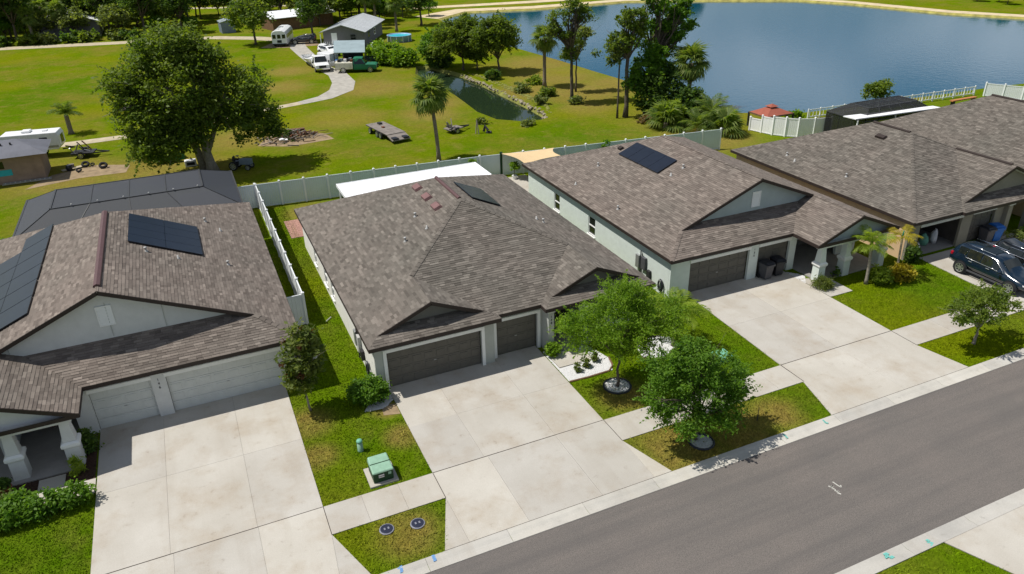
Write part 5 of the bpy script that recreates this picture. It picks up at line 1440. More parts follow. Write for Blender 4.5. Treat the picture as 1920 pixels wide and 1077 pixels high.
def wheelie(label, x, y, m, lidm, rz=0.0, open_lid=False):
    t = thing('wheelie_bin', label, 'trash bin', (x, y, .035), rz, 'wheelie bins', local=True)
    MB().frustum(0, 0, .06, 1.0, .46, .62, .52, .72).build('body', m, t, bevel=.03)
    MB().box(-.33, .33, -.38, .38, 1.0, 1.04).frustum(0, 0, 1.04, 1.12, .64, .5, .74, .55).build('lid', lidm, t, bevel=.02)
    MB().tube([(-.25, .42, .98), (.25, .42, .98)], .025, 6).build('handle', m, t)
    for sx in (-1, 1): MB().lathe([(.13, -.03), (.13, .03)], (sx * .27, .26, .13), 12, 'x').build('wheel', 'tyre', t)
    MB().box(-.28, .28, -.44, -.39, .9, 1.0).build('front_rim', m, t)
wheelie('dark wheeled trash bin on the left before the small brown garage door', 28.95, 29.72, 'plastic_grey', 'plastic_black', .05)
wheelie('dark wheeled trash bin on the right before the small brown garage door', 29.85, 29.8, 'plastic_black', 'plastic_black', -.12)
wheelie('blue wheeled recycling bin beside the tan house garage', 45.3, 27.45, 'plastic_blue', 'plastic_blue', -.3)
wheelie('grey wheeled bin left of the blue recycling bin', 44.55, 27.5, 'plastic_grey', 'plastic_black', -.1)
def hose(label, x, y, z, sg):
    t = thing('garden_hose', label, 'garden hose', (x, y, z), 0)
    for k in range(4):
        r = .3 - k * .035
        MB().tube([(x - sg * (.04 + .03 * (k % 2)), y + r * math.cos(a) * .8, z + r * 1.25 * math.sin(a)) for a in np.linspace(0, 6.283, 15)], .03, 6, False).build('coil', 'plastic_black', t, True)
    MB().cbox((x - sg * .05, y, z + .3), (.12, .2, .1)).build('bracket', 'metal_grey', t)
hose('black garden hose coiled on the middle house side wall', 5.5, 29.85, .55, 1)
hose('black garden hose coiled on the right house side wall', 22.43, 30.75, .6, 1)
def potted(name, label, x, y, z, lobes, n, leafm, potm='terracotta', r=.2):
    t = thing(name, label, 'potted plant', (x, y, z))
    MB().lathe([(r * .65, 0), (r, r * 1.4), (r * 1.12, r * 1.42), (r * 1.12, r * 1.65), (r * .9, r * 1.6)], (x, y, z), 14).build('pot', potm, t, True)
    foliage('foliage', np.random.default_rng(int(abs(x * 10))), [(x + a, y + b, z + c, d, e, f) for a, b, c, d, e, f in lobes], n, .11, leafm, t, .1, 20)
potted('potted_plant', 'yellow leaved plant in a clay pot on the left house porch', -7.95, 32.3, .07, [(0, 0, .75, .38, .35, .3)], 500, 'leaf_yellow', r=.26)
potted('potted_plant', 'clay pot with a small plant at the left edge by the porch', -9.2, 28.2, .02, [(0, 0, .5, .25, .25, .22)], 200, 'leaf_dark', r=.22)
potted('potted_plant', 'small potted plant by the second porch column of the right house', 32.55, 28.0, .03, [(0, 0, .4, .18, .18, .15)], 120, 'leaf_dark', 'plastic_grey', .15)
# clutter in the open garage
rg = random.Random(8)
for i, (x, y, w, d, hh, m, lab) in enumerate(((39.3, 28.7, .5, .5, .7, 'cloth_white', 'white sack nearest the left side of the open garage'), (39.9, 28.6, .35, .4, .5, 'cloth_white', 'smaller white sack on the open garage floor'), (40.9, 29.0, .6, .5, .75, 'plastic_teal', 'pale green bundle in the middle of the open garage'), (41.7, 28.9, .4, .4, .95, 'cloth_white', 'tall white bag at the right of the open garage'), (40.3, 30.0, .8, .6, 1.0, 'plastic_black', 'black storage box deep in the open garage'), (41.5, 30.2, .7, .6, 1.1, 'wood_brown', 'brown carton stacked deep in the open garage'))):
    rng = np.random.default_rng(i); mb = MB().lathe([(w * .4, 0), (w * .5, hh * .3), (w * .45, hh * .7), (w * .2, hh * .9), (w * .05, hh)] if m in ('cloth_white', 'plastic_teal') else [(w * .5, 0), (w * .55, hh * .9), (w * .5, hh)], (x, y, .05), 8 if m in ('cloth_white', 'plastic_teal') else 4)
    mb.v = [(a + rng.normal() * .03, b + rng.normal() * .03, max(.045, c + rng.normal() * .02)) for a, b, c in mb.v]
    tag(mb.build('storage_bag' if m in ('cloth_white', 'plastic_teal') else 'storage_box', m, None, m in ('cloth_white', 'plastic_teal')), lab, 'bag' if m in ('cloth_white', 'plastic_teal') else 'box')
t = thing('garden_stake', 'white plastic irrigation pipe lying on the side lawn', 'pipe', (4.9, 36.3, 0)); MB().tube([(4.72, 36.1, .07), (5.05, 36.45, .07)], .03, 6).build('pipe', 'pipe_white', t)
tag(MB().tube([(19.6, 19.35, 0), (19.75, 19.5, .55)], .02, 6).build('garden_stake', 'metal_dark'), 'thin dark stake in the grass strip right of the street oak', 'stake')

# ------------------------------------------------------------------ cars
def wheel(parent, x, y, r, w, rimm='rim', spokes=7):
    sg = 1 if y > 0 else -1
    ty = MB().lathe([(r * .72, -w / 2), (r * .95, -w / 2), (r, -w * .3), (r, w * .3), (r * .95, w / 2), (r * .72, w / 2)], (x, y, r), 20, 'y', False).build('wheel', 'tyre', parent, True)
    rm = MB().lathe([(r * .12, w * .28), (r * .12, w * .42)], (x, y, r), 10, 'y') if sg > 0 else MB().lathe([(r * .12, -w * .42), (r * .12, -w * .28)], (x, y, r), 10, 'y')
    for k in range(spokes):
        a = 2 * math.pi * k / spokes
        rm.beam((x + math.cos(a) * r * .08, y + sg * w * .36, r + math.sin(a) * r * .08), (x + math.cos(a) * r * .7, y + sg * w * .42, r + math.sin(a) * r * .7), r * .17, .03, (0, sg, 0))
    n = 20; b = len(rm.v)
    for k in range(n):
        a = 2 * math.pi * k / n
        for rr, yy in ((.72, .5), (.62, .5), (.62, .25)): rm.v.append((x + math.cos(a) * r * rr, y + sg * w * yy, r + math.sin(a) * r * rr))
    for k in range(n):
        c, d = b + 3 * k, b + 3 * ((k + 1) % n); rm.f += [(c, d, d + 1, c + 1), (c + 1, d + 1, d + 2, c + 2)]
    rm.build('rim', rimm, ty)
def suv(label, loc, rz, paint, L=4.75, W=1.86, H=1.68):
    """front towards +X"""
    t = thing('parked_car', label, 'car', loc, rz, 'cars parked on the tan house driveway', local=True)
    w = W / 2
    # stations: x, sill z, shoulder z, top z, half widths at sill / mid / shoulder / top
    S = [(-L * .5, .52, .92, 1.02, w * .80, w * .84, w * .80, w * .72), (-L * .485, .42, .98, 1.30, w * .88, w * .93, w * .88, w * .68), (-L * .44, .34, 1.02, 1.60, w * .93, w * .98, w * .93, w * .66),
         (-L * .36, .28, 1.03, H - .02, w * .95, w, w * .95, w * .68), (-L * .15, .26, 1.02, H, w * .95, w, w * .95, w * .70), (L * .03, .26, 1.0, H - .03, w * .95, w, w * .95, w * .69), (L * .12, .26, .99, H - .13, w * .95, w, w * .94, w * .67),
         (L * .245, .26, .98, 1.05, w * .95, w, w * .93, w * .70), (L * .34, .28, .94, .99, w * .95, w * .99, w * .92, w * .62), (L * .44, .34, .86, .91, w * .90, w * .95, w * .86, w * .5), (L * .485, .42, .74, .80, w * .80, w * .86, w * .76, w * .4), (L * .5, .5, .64, .68, w * .7, w * .76, w * .66, w * .3)]
    mb = MB(); n = 10
    for (x, z0, z2, z3, w0, w1, w2, w3) in S:
        z1 = z0 + (z2 - z0) * .55
        ring = [(-w0, z0), (-w1, z1), (-w2, z2), (-w3, z3 - .02), (-w3 * .5, z3 + .012), (w3 * .5, z3 + .012), (w3, z3 - .02), (w2, z2), (w1, z1), (w0, z0)]
        mb.v += [(x, y, z) for y, z in ring]
    for i in range(len(S) - 1):
        for k in range(n): mb.f.append((i * n + k, i * n + (k + 1) % n, (i + 1) * n + (k + 1) % n, (i + 1) * n + k))
    mb.f += [tuple(range(n)), tuple(range((len(S) - 1) * n + n - 1, (len(S) - 1) * n - 1, -1))]
    body = mb.build('body', paint, t, True, subsurf=1)
    def at(x):
        for a, b in zip(S[:-1], S[1:]):
            if a[0] <= x <= b[0]:
                f_ = (x - a[0]) / (b[0] - a[0]); return [p + (q - p) * f_ for p, q in zip(a, b)]
    def sidep(x, v, sg, o=.012):
        s_ = at(x); return (x, sg * (s_[6] + (s_[7] - s_[6]) * v + o), s_[2] + (s_[3] - .02 - s_[2]) * v)
    for sg in (-1, 1):
        for xs, v0 in (((-L * .40, -L * .29), .25), ((-L * .275, -L * .105), .12), ((-L * .09, L * .13), .10)):
            xa, xb = xs; m_ = 5; mb = MB(); vs = []
            for i in range(m_ + 1):
                x = xa + (xb - xa) * i / m_; tp = .84 if x < L * .05 else .84 - (x - L * .05) / (L * .08) * .35
                vs += [sidep(x, v0, sg), sidep(x, tp, sg)]
            mb.add(vs, [(2 * i, 2 * i + 2, 2 * i + 3, 2 * i + 1) for i in range(m_)]).build('side_window', 'glass', t, True)
        pts = [sidep(-L * .31, .2, sg, .02)] + [sidep(x, .06, sg, .02) for x in (-L * .27, -L * .1, L * .05, L * .17)]
        tp = [sidep(-L * .31, .2, sg, .02), sidep(-L * .27, .88, sg, .02), sidep(-L * .1, .90, sg, .02), sidep(L * .05, .86, sg, .02), sidep(L * .17, .40, sg, .02), sidep(L * .2, .1, sg, .02)]
        MB().tube(pts, .022, 6).build('window_trim', 'chrome', t, True); MB().tube(tp, .018, 6).build('window_trim', 'chrome', t, True)
        MB().tube([(-L * .40, sg * w * .60, H + .035), (-L * .2, sg * w * .62, H + .055), (L * .02, sg * w * .61, H + .03)], .025, 6).build('roof_rail', 'chrome', t, True)
        for x in (-L * .21, L * .015): MB().tube([(x - .1, sg * (w * .985), .93), (x + .1, sg * (w * .985), .93)], .022, 6).build('door_handle', 'chrome', t)
        MB().beam((-L * .28, sg * w * .97, .36), (L * .24, sg * w * .97, .36), .03, .1).build('sill_trim', 'plastic_grey', t)
        MB().cbox((L * .17, sg * (w + .1), 1.06), (.14, .22, .15)).build('mirror', paint, t, bevel=.04)
        MB().add([(L * .44, sg * w * .9, .80), (L * .485, sg * w * .74, .74), (L * .49, sg * w * .66, .66), (L * .45, sg * w * .92, .72)], [(0, 1, 2, 3)]).build('head_light', 'head_light', t)
        MB().cbox((-L * .47, sg * w * .82, 1.0), (.16, .22, .2)).build('tail_light', 'red_light', t, bevel=.04)
        for x in (-L * .315, L * .315): wheel(t, x, sg * (w - .085), .37, .25); MB().lathe([(.43, -.004), (.43, .004)], (x, sg * (w - .012), .38), 20, 'y').build('wheel_arch', 'plastic_black', t)
    def topp(x, y, o=.015): s_ = at(x); return (x, y * s_[7], s_[3] + o)
    vs = []
    for i in range(6):
        x = L * .125 + (L * .24 - L * .125) * i / 5; k = .93
        vs += [topp(x, -k), topp(x, -.35, .03), topp(x, .35, .03), topp(x, k)]
    MB().add(vs, [(4 * i + j, 4 * i + j + 1, 4 * i + j + 5, 4 * i + j + 4) for i in range(5) for j in range(3)]).build('windscreen', 'glass', t, True)
    vs = [topp(-L * .2, -.6, .02), topp(-L * .2, .6, .02), topp(L * .0, .6, .02), topp(L * .0, -.6, .02)]
    MB().add(vs, [(0, 1, 2, 3)]).build('sunroof', 'glass', t)
    MB().add([(-L * .49, -w * .6, 1.08), (-L * .49, w * .6, 1.08), (-L * .445, w * .55, 1.5), (-L * .445, -w * .55, 1.5)], [(0, 1, 2, 3)]).build('rear_window', 'glass', t)
    MB().cbox((L * .5, 0, .52), (.04, W * .5, .12)).build('grille', 'chrome', t)
    return t
suv('dark navy sport utility car parked nearest the lawn on the tan house driveway', (40.25, 23.75, .035), R(-90), 'paint_navy')
suv('black car parked behind the navy one at the right edge', (42.95, 23.2, .035), R(-90), 'paint_black', 4.6, 1.8, 1.42)

# ------------------------------------------------------------------ trees and plants of the near yards
tree('willowy_tree', 'feathery bright green tree in a white stone ring before the middle house', 'tree', (15.59, 24.12, 0), [(0.1, 0.1, 3.3, 1.7, 1.7, 1.6), (-1.5, .3, 3.3, 1.3, 1.2, 1.1), (1.9, -.1, 3.0, 1.4, 1.4, 1.1), (0.0, 0.1, 4.5, 1.1, 1.0, 1.0), (.5, .2, 2.1, 1.2, 1.1, .8), (-2.2, .2, 3.9, .7, .6, .5), (.9, .2, 4.2, .9, .9, .8)], 26000, .07, 'leaf_bright', 'bark', .07, .3, 18, 3, clump=.2, per=70, aspect=.32, up=.8, shell=.4, sprays=230)
tree('street_oak', 'dark green young oak in the grass strip by the road', 'tree', (16.47, 19.45, 0), [(-.2, .1, 3.0, 1.3, 1.2, 1.1), (-1.6, .2, 2.5, .95, .9, .6), (1.5, 0, 2.3, 1.0, .9, .55), (-.4, .2, 4.1, .95, .9, .7), (.9, -.2, 3.2, .9, .9, .7), (-1.0, -.5, 1.7, .9, .8, .5), (.5, -.8, 1.6, .9, .7, .5), (.6, .9, 2.4, 1.0, .9, .7), (-1.3, .6, 3.4, .8, .8, .6), (1.9, .1, 1.6, .6, .6, .4)], 25000, .062, 'leaf_green', 'bark', .08, .22, 20, 4, clump=.17, per=75, aspect=.5, shell=.5, sprays=150)
tree('magnolia_tree', 'slender magnolia tree with bronze tipped leaves beside the left driveway', 'tree', (2.45, 28.5, 0), [(.0, .1, 1.9, .85, .8, .75), (.05, .1, 2.8, .85, .8, .85), (.1, .1, 3.7, .55, .5, .6)], 3600, .12, 'leaf_magnolia', 'bark_pale', .05, .35, 10, 5, clump=.15, per=22, aspect=.42, lean=(-.12, .05))
mt = bpy.data.objects['magnolia_tree']
foliage('bronze_leaves', np.random.default_rng(6), [(2.35, 28.6, 3.9, .8, .7, .45), (2.2, 28.4, 2.9, .9, .8, .9)], 200, .10, 'leaf_red', mt, .07, 12, aspect=.45, shell=.85)
MB().lathe([(.02, 0), (.1, .05), (.12, .1), (.03, .12)], (2.98, 28.2, 2.75), 8).build('flower', 'flower_white', mt)
shrub('round_shrub', 'dense round green bush at the corner of the middle house', 'shrub', (4.95, 28.0, 0), [(0, 0, .65, .85, .75, .55), (.45, -.2, .6, .5, .5, .45)], 6500, .065, 'leaf_green', 7, clump=.09, per=30)
shrub('round_shrub', 'small round green bush beside the garden path of the middle house', 'shrub', (14.1, 27.75, 0), [(0, 0, .38, .38, .36, .34)], 1500, .06, 'leaf_bright', 8, clump=.06, per=24)
for i, (x, y, lab) in enumerate(((14.55, 25.95, 'leftmost of three tiny reddish green shrubs in the white stone bed'), (15.1, 26.12, 'middle of three tiny reddish green shrubs in the white stone bed'), (15.72, 26.35, 'rightmost of three tiny reddish green shrubs in the white stone bed'))):
    shrub('tiny_shrub', lab, 'shrub', (x, y, 0), [(0, 0, .28, .16, .16, .26)], 320, .05, 'leaf_magnolia', 20 + i, 'tiny shrubs in the white stone bed', clump=.05, per=14)
shrub('shrub', 'dark green shrub under the porch eave right of the path of the middle house', 'shrub', (16.75, 27.4, 0), [(0, 0, .5, .5, .4, .45)], 1300, .07, 'leaf_dark', 12)
shrub('hedge', 'leafy green hedge across the front of the left house porch', 'hedge', (-8.0, 26.45, 0), [(1.2, .05, .45, .75, .5, .45), (.2, 0, .45, .8, .5, .45), (-.9, -.05, .45, .8, .55, .48), (-2.0, -.1, .5, .9, .6, .5), (-.6, .55, .4, .5, .4, .4)], 9000, .075, 'leaf_green', 13, clump=.11, per=30)
shrub('shrub', 'dark upright shrub between the left porch column and driveway', 'shrub', (-6.42, 29.75, 0), [(0, 0, .5, .32, .3, .5)], 1100, .07, 'leaf_dark', 14)
shrub('spiky_plant', 'yellow green spiky plant in the mulch bed of the left house', 'plant', (-6.85, 28.35, 0), [(0, 0, .35, .3, .25, .35)], 260, .15, 'leaf_frond_lime', 15, aspect=.18, up=-.4)
shrub('shrub', 'flowering shrub at the left edge beside the hedge', 'shrub', (-9.3, 27.3, 0), [(0, 0, .35, .5, .35, .3)], 900, .06, 'leaf_pale', 16)
shrub('grass_clump', 'reddish green grassy bush beside the path of the right house', 'shrub', (31.0, 27.35, 0), [(0, 0, .3, .5, .42, .32)], 1600, .1, 'leaf_magnolia', 17, aspect=.2, up=-.2)
shrub('croton_bush', 'yellow green croton bush under the left palm of the right lawn', 'shrub', (34.35, 26.3, 0), [(0, 0, .5, .6, .45, .5)], 1500, .09, 'leaf_frond_lime', 18)
shrub('croton_bush', 'yellow croton bush under the right palm of the right lawn', 'shrub', (35.7, 26.1, 0), [(0, 0, .45, .65, .5, .45)], 1700, .09, 'leaf_yellow', 19)
shrub('shrub', 'dark shrub at the corner of the open garage', 'shrub', (38.25, 27.55, 0), [(0, 0, .55, .35, .3, .55)], 900, .09, 'leaf_dark', 21)
shrub('shrub', 'pale spiky plants in the bed beside the blue bin', 'shrub', (46.3, 26.8, 0), [(0, 0, .35, .6, .4, .35)], 700, .12, 'leaf_pale', 22, aspect=.25)
shrub('shrub', 'bright green shrub at the right edge before the tan house porch', 'shrub', (48.2, 26.9, 0), [(0, 0, .4, .6, .5, .4)], 900, .1, 'leaf_bright', 23)
tree('small_street_tree', 'small open crowned tree with several stems at the right edge by the road', 'tree', (33.16, 19.57, 0), [(-.1, 0, 2.25, 1.7, 1.3, .75), (.9, 0, 2.1, 1.2, 1.0, .5), (-1.1, 0, 2.0, 1.0, .9, .55), (0, 0, 2.8, .9, .8, .4)], 7500, .06, 'leaf_oak', 'bark_pale', .075, .3, 14, 24, clump=.14, per=60, shell=.4, sprays=60)
FR_L = [frond_mesh('lime%d' % i, 30 + i, 1.35, 'leaf_frond_lime', .55 + .12 * i, .42, 20) for i in range(2)]
FR_Y = [frond_mesh('yel%d' % i, 40 + i, 1.15, 'leaf_yellow', .6 + .1 * i, .36, 18) for i in range(2)]
FR_G = [frond_mesh('grn%d' % i, 50 + i, 2.0, 'leaf_frond', .55 + .15 * i, .5, 22) for i in range(2)]
FN_G = [frond_mesh('fan%d' % i, 60 + i, 1.9, 'leaf_frond', .25 + .12 * i, .07, 20, True) for i in range(3)]
FN_D = frond_mesh('fand', 70, 1.5, 'leaf_frond_dead', .5, .07, 14, True)
palm('feather_palm', 'lime green palm on the right house lawn nearest its porch', (33.6, 26.65, 0), 2.3, .09, 13, FR_L, seed=2, elev=(-25, 65), barkm='bark_pale', lean=(.1, .25), shaft='leaf_frond_lime')
palm('feather_palm', 'yellow leaved palm on the right house lawn nearest the tan wall', (35.65, 26.45, 0), 2.35, .06, 9, FR_Y, seed=3, elev=(-15, 40), barkm='bark_pale', lean=(.25, .3), shaft='paint_green')
palm('feather_palm', 'drooping palm behind the willowy tree beside the white stones', (19.9, 25.9, 0), 1.9, .09, 13, FR_L, seed=4, elev=(-10, 65), sc=1.25)

# ------------------------------------------------------------------ the field behind
bt = tree('field_oak', 'huge spreading oak in the field behind the left house', 'tree', (1.35, 66.6, 0), [(-1.6, .8, 7.2, 4.0, 3.8, 3.6), (-4.2, .2, 5.4, 2.3, 2.6, 2.6), (2.8, .2, 6.0, 2.3, 2.6, 2.4), (-1.2, 1.2, 9.7, 3.0, 3.0, 2.1), (-3.5, -1.0, 3.2, 1.9, 1.8, 1.5), (4.3, 0, 4.4, 1.7, 1.8, 1.7), (-5.2, .5, 7.4, 1.5, 1.6, 1.5), (4.6, 1.0, 7.0, 1.2, 1.5, 1.3), (1.2, .5, 9.0, 1.7, 1.7, 1.5), (-1.6, -1.2, 3.8, 1.8, 1.4, 1.4), (.6, -1.0, 5.0, 1.8, 1.3, 1.3), (2.6, -1.2, 3.6, 1.2, 1.1, .9), (-4.6, .2, 2.6, 1.3, 1.4, 1.1), (5.2, .4, 3.2, 1.0, 1.2, 1.1)], 66000, .145, 'leaf_oak', 'bark_pale', .42, .34, 20, 31, clump=.42, per=80, shell=.62, sprays=160, wob=.02, lean=(-.4, .2))
MB().tube([(.75, 67.3, 0), (.5, 67.3, 1.6), (.0, 67.2, 3.6), (-.9, 67.0, 6.0)], [.4, .3, .26, .16], 9).tube([(.95, 66.9, .9), (1.9, 66.7, 3.0), (2.9, 66.6, 5.2), (3.6, 66.6, 6.6)], [.2, .2, .14, .06], 7).build('second_trunk', 'bark_pale', bt, True)
palm('cabbage_palm', 'tall lone cabbage palm standing just beyond the rear fence', (19.48, 60.14, 0), 5.6, .16, 40, FN_G, seed=5, elev=(-55, 75), dead=FN_D, ndead=14, lean=(-.3, .3))
palm('cabbage_palm', 'slim cabbage palm on the bank between pond and lake', (40.43, 81.73, 0), 5.6, .2, 36, FN_G, seed=6, elev=(-60, 75), dead=FN_D, ndead=10)
palm('cabbage_palm', 'shaggy cabbage palm in the thicket beside the lake', (47.9, 63.4, 0), 5.0, .22, 44, FN_G, seed=7, elev=(-75, 75), dead=FN_D, ndead=26, sc=1.15)
palm('coconut_palm', 'little palm in the open field behind the camper', (-10.76, 86.66, 0), 1.9, .22, 22, FR_G, seed=8, elev=(10, 82), sc=.85)
for i, (x, y, h_, lab) in enumerate(((42.6, 59.6, .5, 'leftmost low palmetto at the foot of the lakeside thicket'), (44.3, 56.6, .4, 'middle low palmetto at the foot of the lakeside thicket'), (46.1, 55.2, .5, 'rightmost low palmetto drooping over the rear fence'), (46.9, 58.2, .9, 'upper palmetto behind the others beside the lake'))):
    palm('palmetto', lab, (x, y, 0), h_, .25, 20, FR_G if i % 2 else FN_G, seed=10 + i, elev=(-5, 75), sc=1.25, group='palmettos below the lakeside thicket')
tree('bank_tree', 'left of two spreading trees on the pond bank', 'tree', (35.5, 96.2, 0), [(-1.2, 0, 4.4, 2.6, 2.4, 1.9), (-2.6, .5, 3.4, 1.6, 1.8, 1.3), (.6, 0, 5.6, 1.8, 1.8, 1.2), (.8, -.4, 3.6, 1.5, 1.5, 1.1)], 11000, .17, 'leaf_oak', 'bark', .16, .25, 16, 41, clump=.38, per=46, sprays=60)
tree('bank_tree', 'right of two spreading trees on the pond bank', 'tree', (38.9, 92.2, 0), [(-.2, 0, 4.8, 2.4, 2.2, 2.1), (-2.0, 0, 4.6, 1.6, 1.6, 1.4), (1.6, .3, 4.4, 1.6, 1.6, 1.3), (0, 0, 6.4, 1.5, 1.5, 1.0)], 11000, .17, 'leaf_oak', 'bark', .16, .25, 16, 42, clump=.38, per=46, sprays=60)
tree('bank_tree', 'third lower tree leaning over the far end of the pond', 'tree', (33.6, 100.2, 0), [(-.3, 0, 3.4, 2.0, 1.8, 1.3), (1.2, 0, 4.2, 1.5, 1.5, 1.0), (-1.6, 0, 2.4, 1.3, 1.3, .9)], 6500, .17, 'leaf_green', 'bark', .14, .25, 12, 52, clump=.36, per=46, sprays=40)
tree('bank_tree', 'drooping tree between the two spreading bank trees', 'tree', (37.2, 95.5, 0), [(0, 0, 3.6, 1.8, 1.6, 1.6), (-.4, 0, 2.2, 1.5, 1.3, 1.0)], 6000, .17, 'leaf_oak', 'bark', .12, .25, 10, 53, clump=.36, per=46, sprays=40)
tree('bare_limbed_tree', 'tall thin crowned tree with bare limbs before the lake', 'tree', (39.6, 73.2, 0), [(-1.4, 0, 8.9, 1.6, 1.3, .9), (.1, 0, 10.1, 1.2, 1.1, .8), (1.3, 0, 9.0, 1.1, 1.0, .8), (-.5, 0, 5.2, .9, .9, .8), (2.9, .2, 5.0, .7, .7, .5), (-1.1, 0, 7.2, 1.0, .9, .6), (.8, 0, 6.6, .8, .8, .5), (-2.4, 0, 7.9, .9, .8, .6)], 4800, .14, 'leaf_oak', 'bark', .2, .5, 36, 43, clump=.26, per=40, lean=(-.2, 0))
tree('thicket_tree', 'tall straight trunked tree at the left end of the lakeside thicket', 'tree', (41.3, 64.9, 0), [(-.9, 0, 7.4, 1.5, 1.3, 1.2), (.3, 0, 9.6, 1.5, 1.3, 1.1), (1.3, .3, 8.3, .8, .8, .5), (-1.5, 0, 5.9, .7, .7, .5)], 4600, .14, 'leaf_oak', 'bark', .24, .55, 26, 44, clump=.24, per=50, sprays=30)
tree('thin_trunk_tree', 'slim leaning trunk beside the tall straight tree', 'tree', (40.35, 64.9, 0), [(-.5, 0, 6.6, .8, .8, .7), (.2, 0, 7.4, .6, .6, .5)], 900, .15, 'leaf_pale', 'bark', .1, .8, 6, 45, clump=.25, per=30)
tree('thicket_oak', 'high leafy oak rising from the middle of the lakeside thicket', 'tree', (45.2, 66.2, 0), [(.3, 0, 10.3, 1.2, 1.1, .7), (2.6, 0, 9.6, 1.2, 1.1, .7), (-1.0, 0, 8.6, 1.0, 1.0, .6), (2.2, 0, 7.3, 1.2, 1.1, .6), (-.5, 0, 11.3, 1.0, .9, .6), (3.8, .2, 8.2, .9, .9, .6), (1.2, .3, 8.4, 1.0, 1.0, .6), (1.6, 0, 11.2, 1.0, .9, .6), (-1.6, 0, 7.0, .8, .8, .5), (3.4, 0, 10.6, .8, .8, .5)], 9500, .14, 'leaf_green', 'bark', .26, .42, 36, 46, clump=.24, per=60, sprays=70)
tree('airy_tree', 'airy thin crowned tree between the slim palm and the bare limbed tree', 'tree', (42.4, 77.5, 0), [(-.3, 0, 5.4, 1.1, 1.0, .8), (.7, 0, 6.6, .9, .9, .7), (-.9, 0, 4.2, .8, .8, .5)], 2600, .15, 'leaf_pale', 'bark', .11, .5, 16, 57, clump=.28, per=34)
tree('airy_tree', 'tall airy tree behind the lakeside thicket', 'tree', (48.6, 69.0, 0), [(0, 0, 7.6, 1.4, 1.2, 1.0), (1.0, 0, 9.0, 1.1, 1.0, .8), (-1.1, 0, 6.4, 1.0, 1.0, .7), (.4, 0, 5.2, .9, .9, .6)], 4200, .15, 'leaf_oak', 'bark', .16, .5, 18, 58, clump=.28, per=36, sprays=30)
shrub('vine_thicket', 'dark vine covered thicket under the lakeside trees', 'shrub', (44.1, 63.6, 0), [(-.8, 0, 2.4, 1.3, 1.5, 2.2), (1.2, 0, 2.6, 1.6, 1.5, 2.4), (.2, -1.6, 1.2, 1.8, 1.2, 1.2)], 9000, .17, 'leaf_dark', 47, clump=.32, per=40)
tree('thicket_tree', 'leafy middle tree filling the lakeside thicket', 'tree', (43.4, 64.6, 0), [(-.3, 0, 4.6, 1.5, 1.4, 1.2), (.9, 0, 5.8, 1.3, 1.2, 1.1), (-1.1, 0, 3.4, 1.1, 1.1, .9), (1.8, 0, 4.4, 1.2, 1.2, 1.0)], 8000, .15, 'leaf_green', 'bark', .15, .3, 14, 54, clump=.28, per=44, sprays=60)
shrub('vine_thicket', 'lower dark brush beside the shaggy palm trunk', 'shrub', (46.6, 61.6, 0), [(0, 0, 1.6, 1.7, 1.4, 1.5), (1.2, -.4, 1.0, 1.2, 1.0, .9)], 5500, .16, 'leaf_dark', 55, clump=.28, per=40)
shrub('lakeside_bush', 'pale green bush in front of the thicket', 'shrub', (43.6, 60.4, 0), [(0, 0, 1.2, 1.2, 1.0, 1.1)], 2500, .16, 'leaf_frond_lime', 48, clump=.25)
tree('lakeside_tree', 'small round tree at the lake edge behind the black enclosure', 'tree', (66.6, 56.4, 0), [(-.6, 0, 1.5, 1.1, 1.0, .9), (.8, 0, 1.5, 1.2, 1.0, .9), (0, 0, 1.9, 1.0, .9, .6)], 3000, .14, 'leaf_oak', 'bark', .07, .3, 8, 49, clump=.22, per=30)
for i, (x, y, s_, n_, m_, lab) in enumerate(((36.8, 80.5, 1.0, 900, 'leaf_pale', 'pale scrub on the pond bank below the slim palm'), (38.6, 77.2, .9, 800, 'leaf_oak', 'scrubby bush right of the slim palm'), (36.2, 74.0, .8, 500, 'leaf_pale', 'low scrub above the rocks near the pond tip'), (39.6, 72.4, .7, 500, 'leaf_pale', 'low scrub at the foot of the bare limbed tree'), (36.4, 88.5, 1.1, 1100, 'leaf_dark', 'dark bush under the right bank tree'), (39.9, 83.6, .9, 700, 'leaf_frond_lime', 'light bush left of the slim palm trunk'), (27.2, 69.6, .5, 300, 'leaf_pale', 'tuft of weeds by the scrap on the field'), (31.2, 66.8, .5, 400, 'leaf_pale', 'tuft of dry weeds at the near end of the pond'), (42.0, 62.0, .7, 500, 'leaf_frond_dead', 'dry brush at the foot of the slim leaning trunk'), (55.0, 55.6, .8, 500, 'leaf_bright', 'green bush between the red gazebo and black enclosure'))):
    shrub('scrub_bush', lab, 'shrub', (x, y, 0), [(0, 0, .5 * s_, s_, .8 * s_, .6 * s_)], n_, .15, m_, 60 + i, clump=.2)
shrub('large_bush', 'big bright green bush in front of the round pool', 'shrub', (28.0, 106, 0), [(0, 0, 1.3, 2.0, 2.4, 1.4), (1.5, -2.5, 1.1, 1.8, 1.8, 1.2), (-1, 2.5, 1.5, 1.6, 1.6, 1.2)], 7000, .2, 'leaf_bright', 80, clump=.35)
shrub('large_bush', 'dark overhanging bush at the far end of the pond', 'shrub', (33.6, 100.5, 0), [(0, 0, .9, 1.8, 2.0, .9)], 3000, .2, 'leaf_dark', 81, clump=.3)

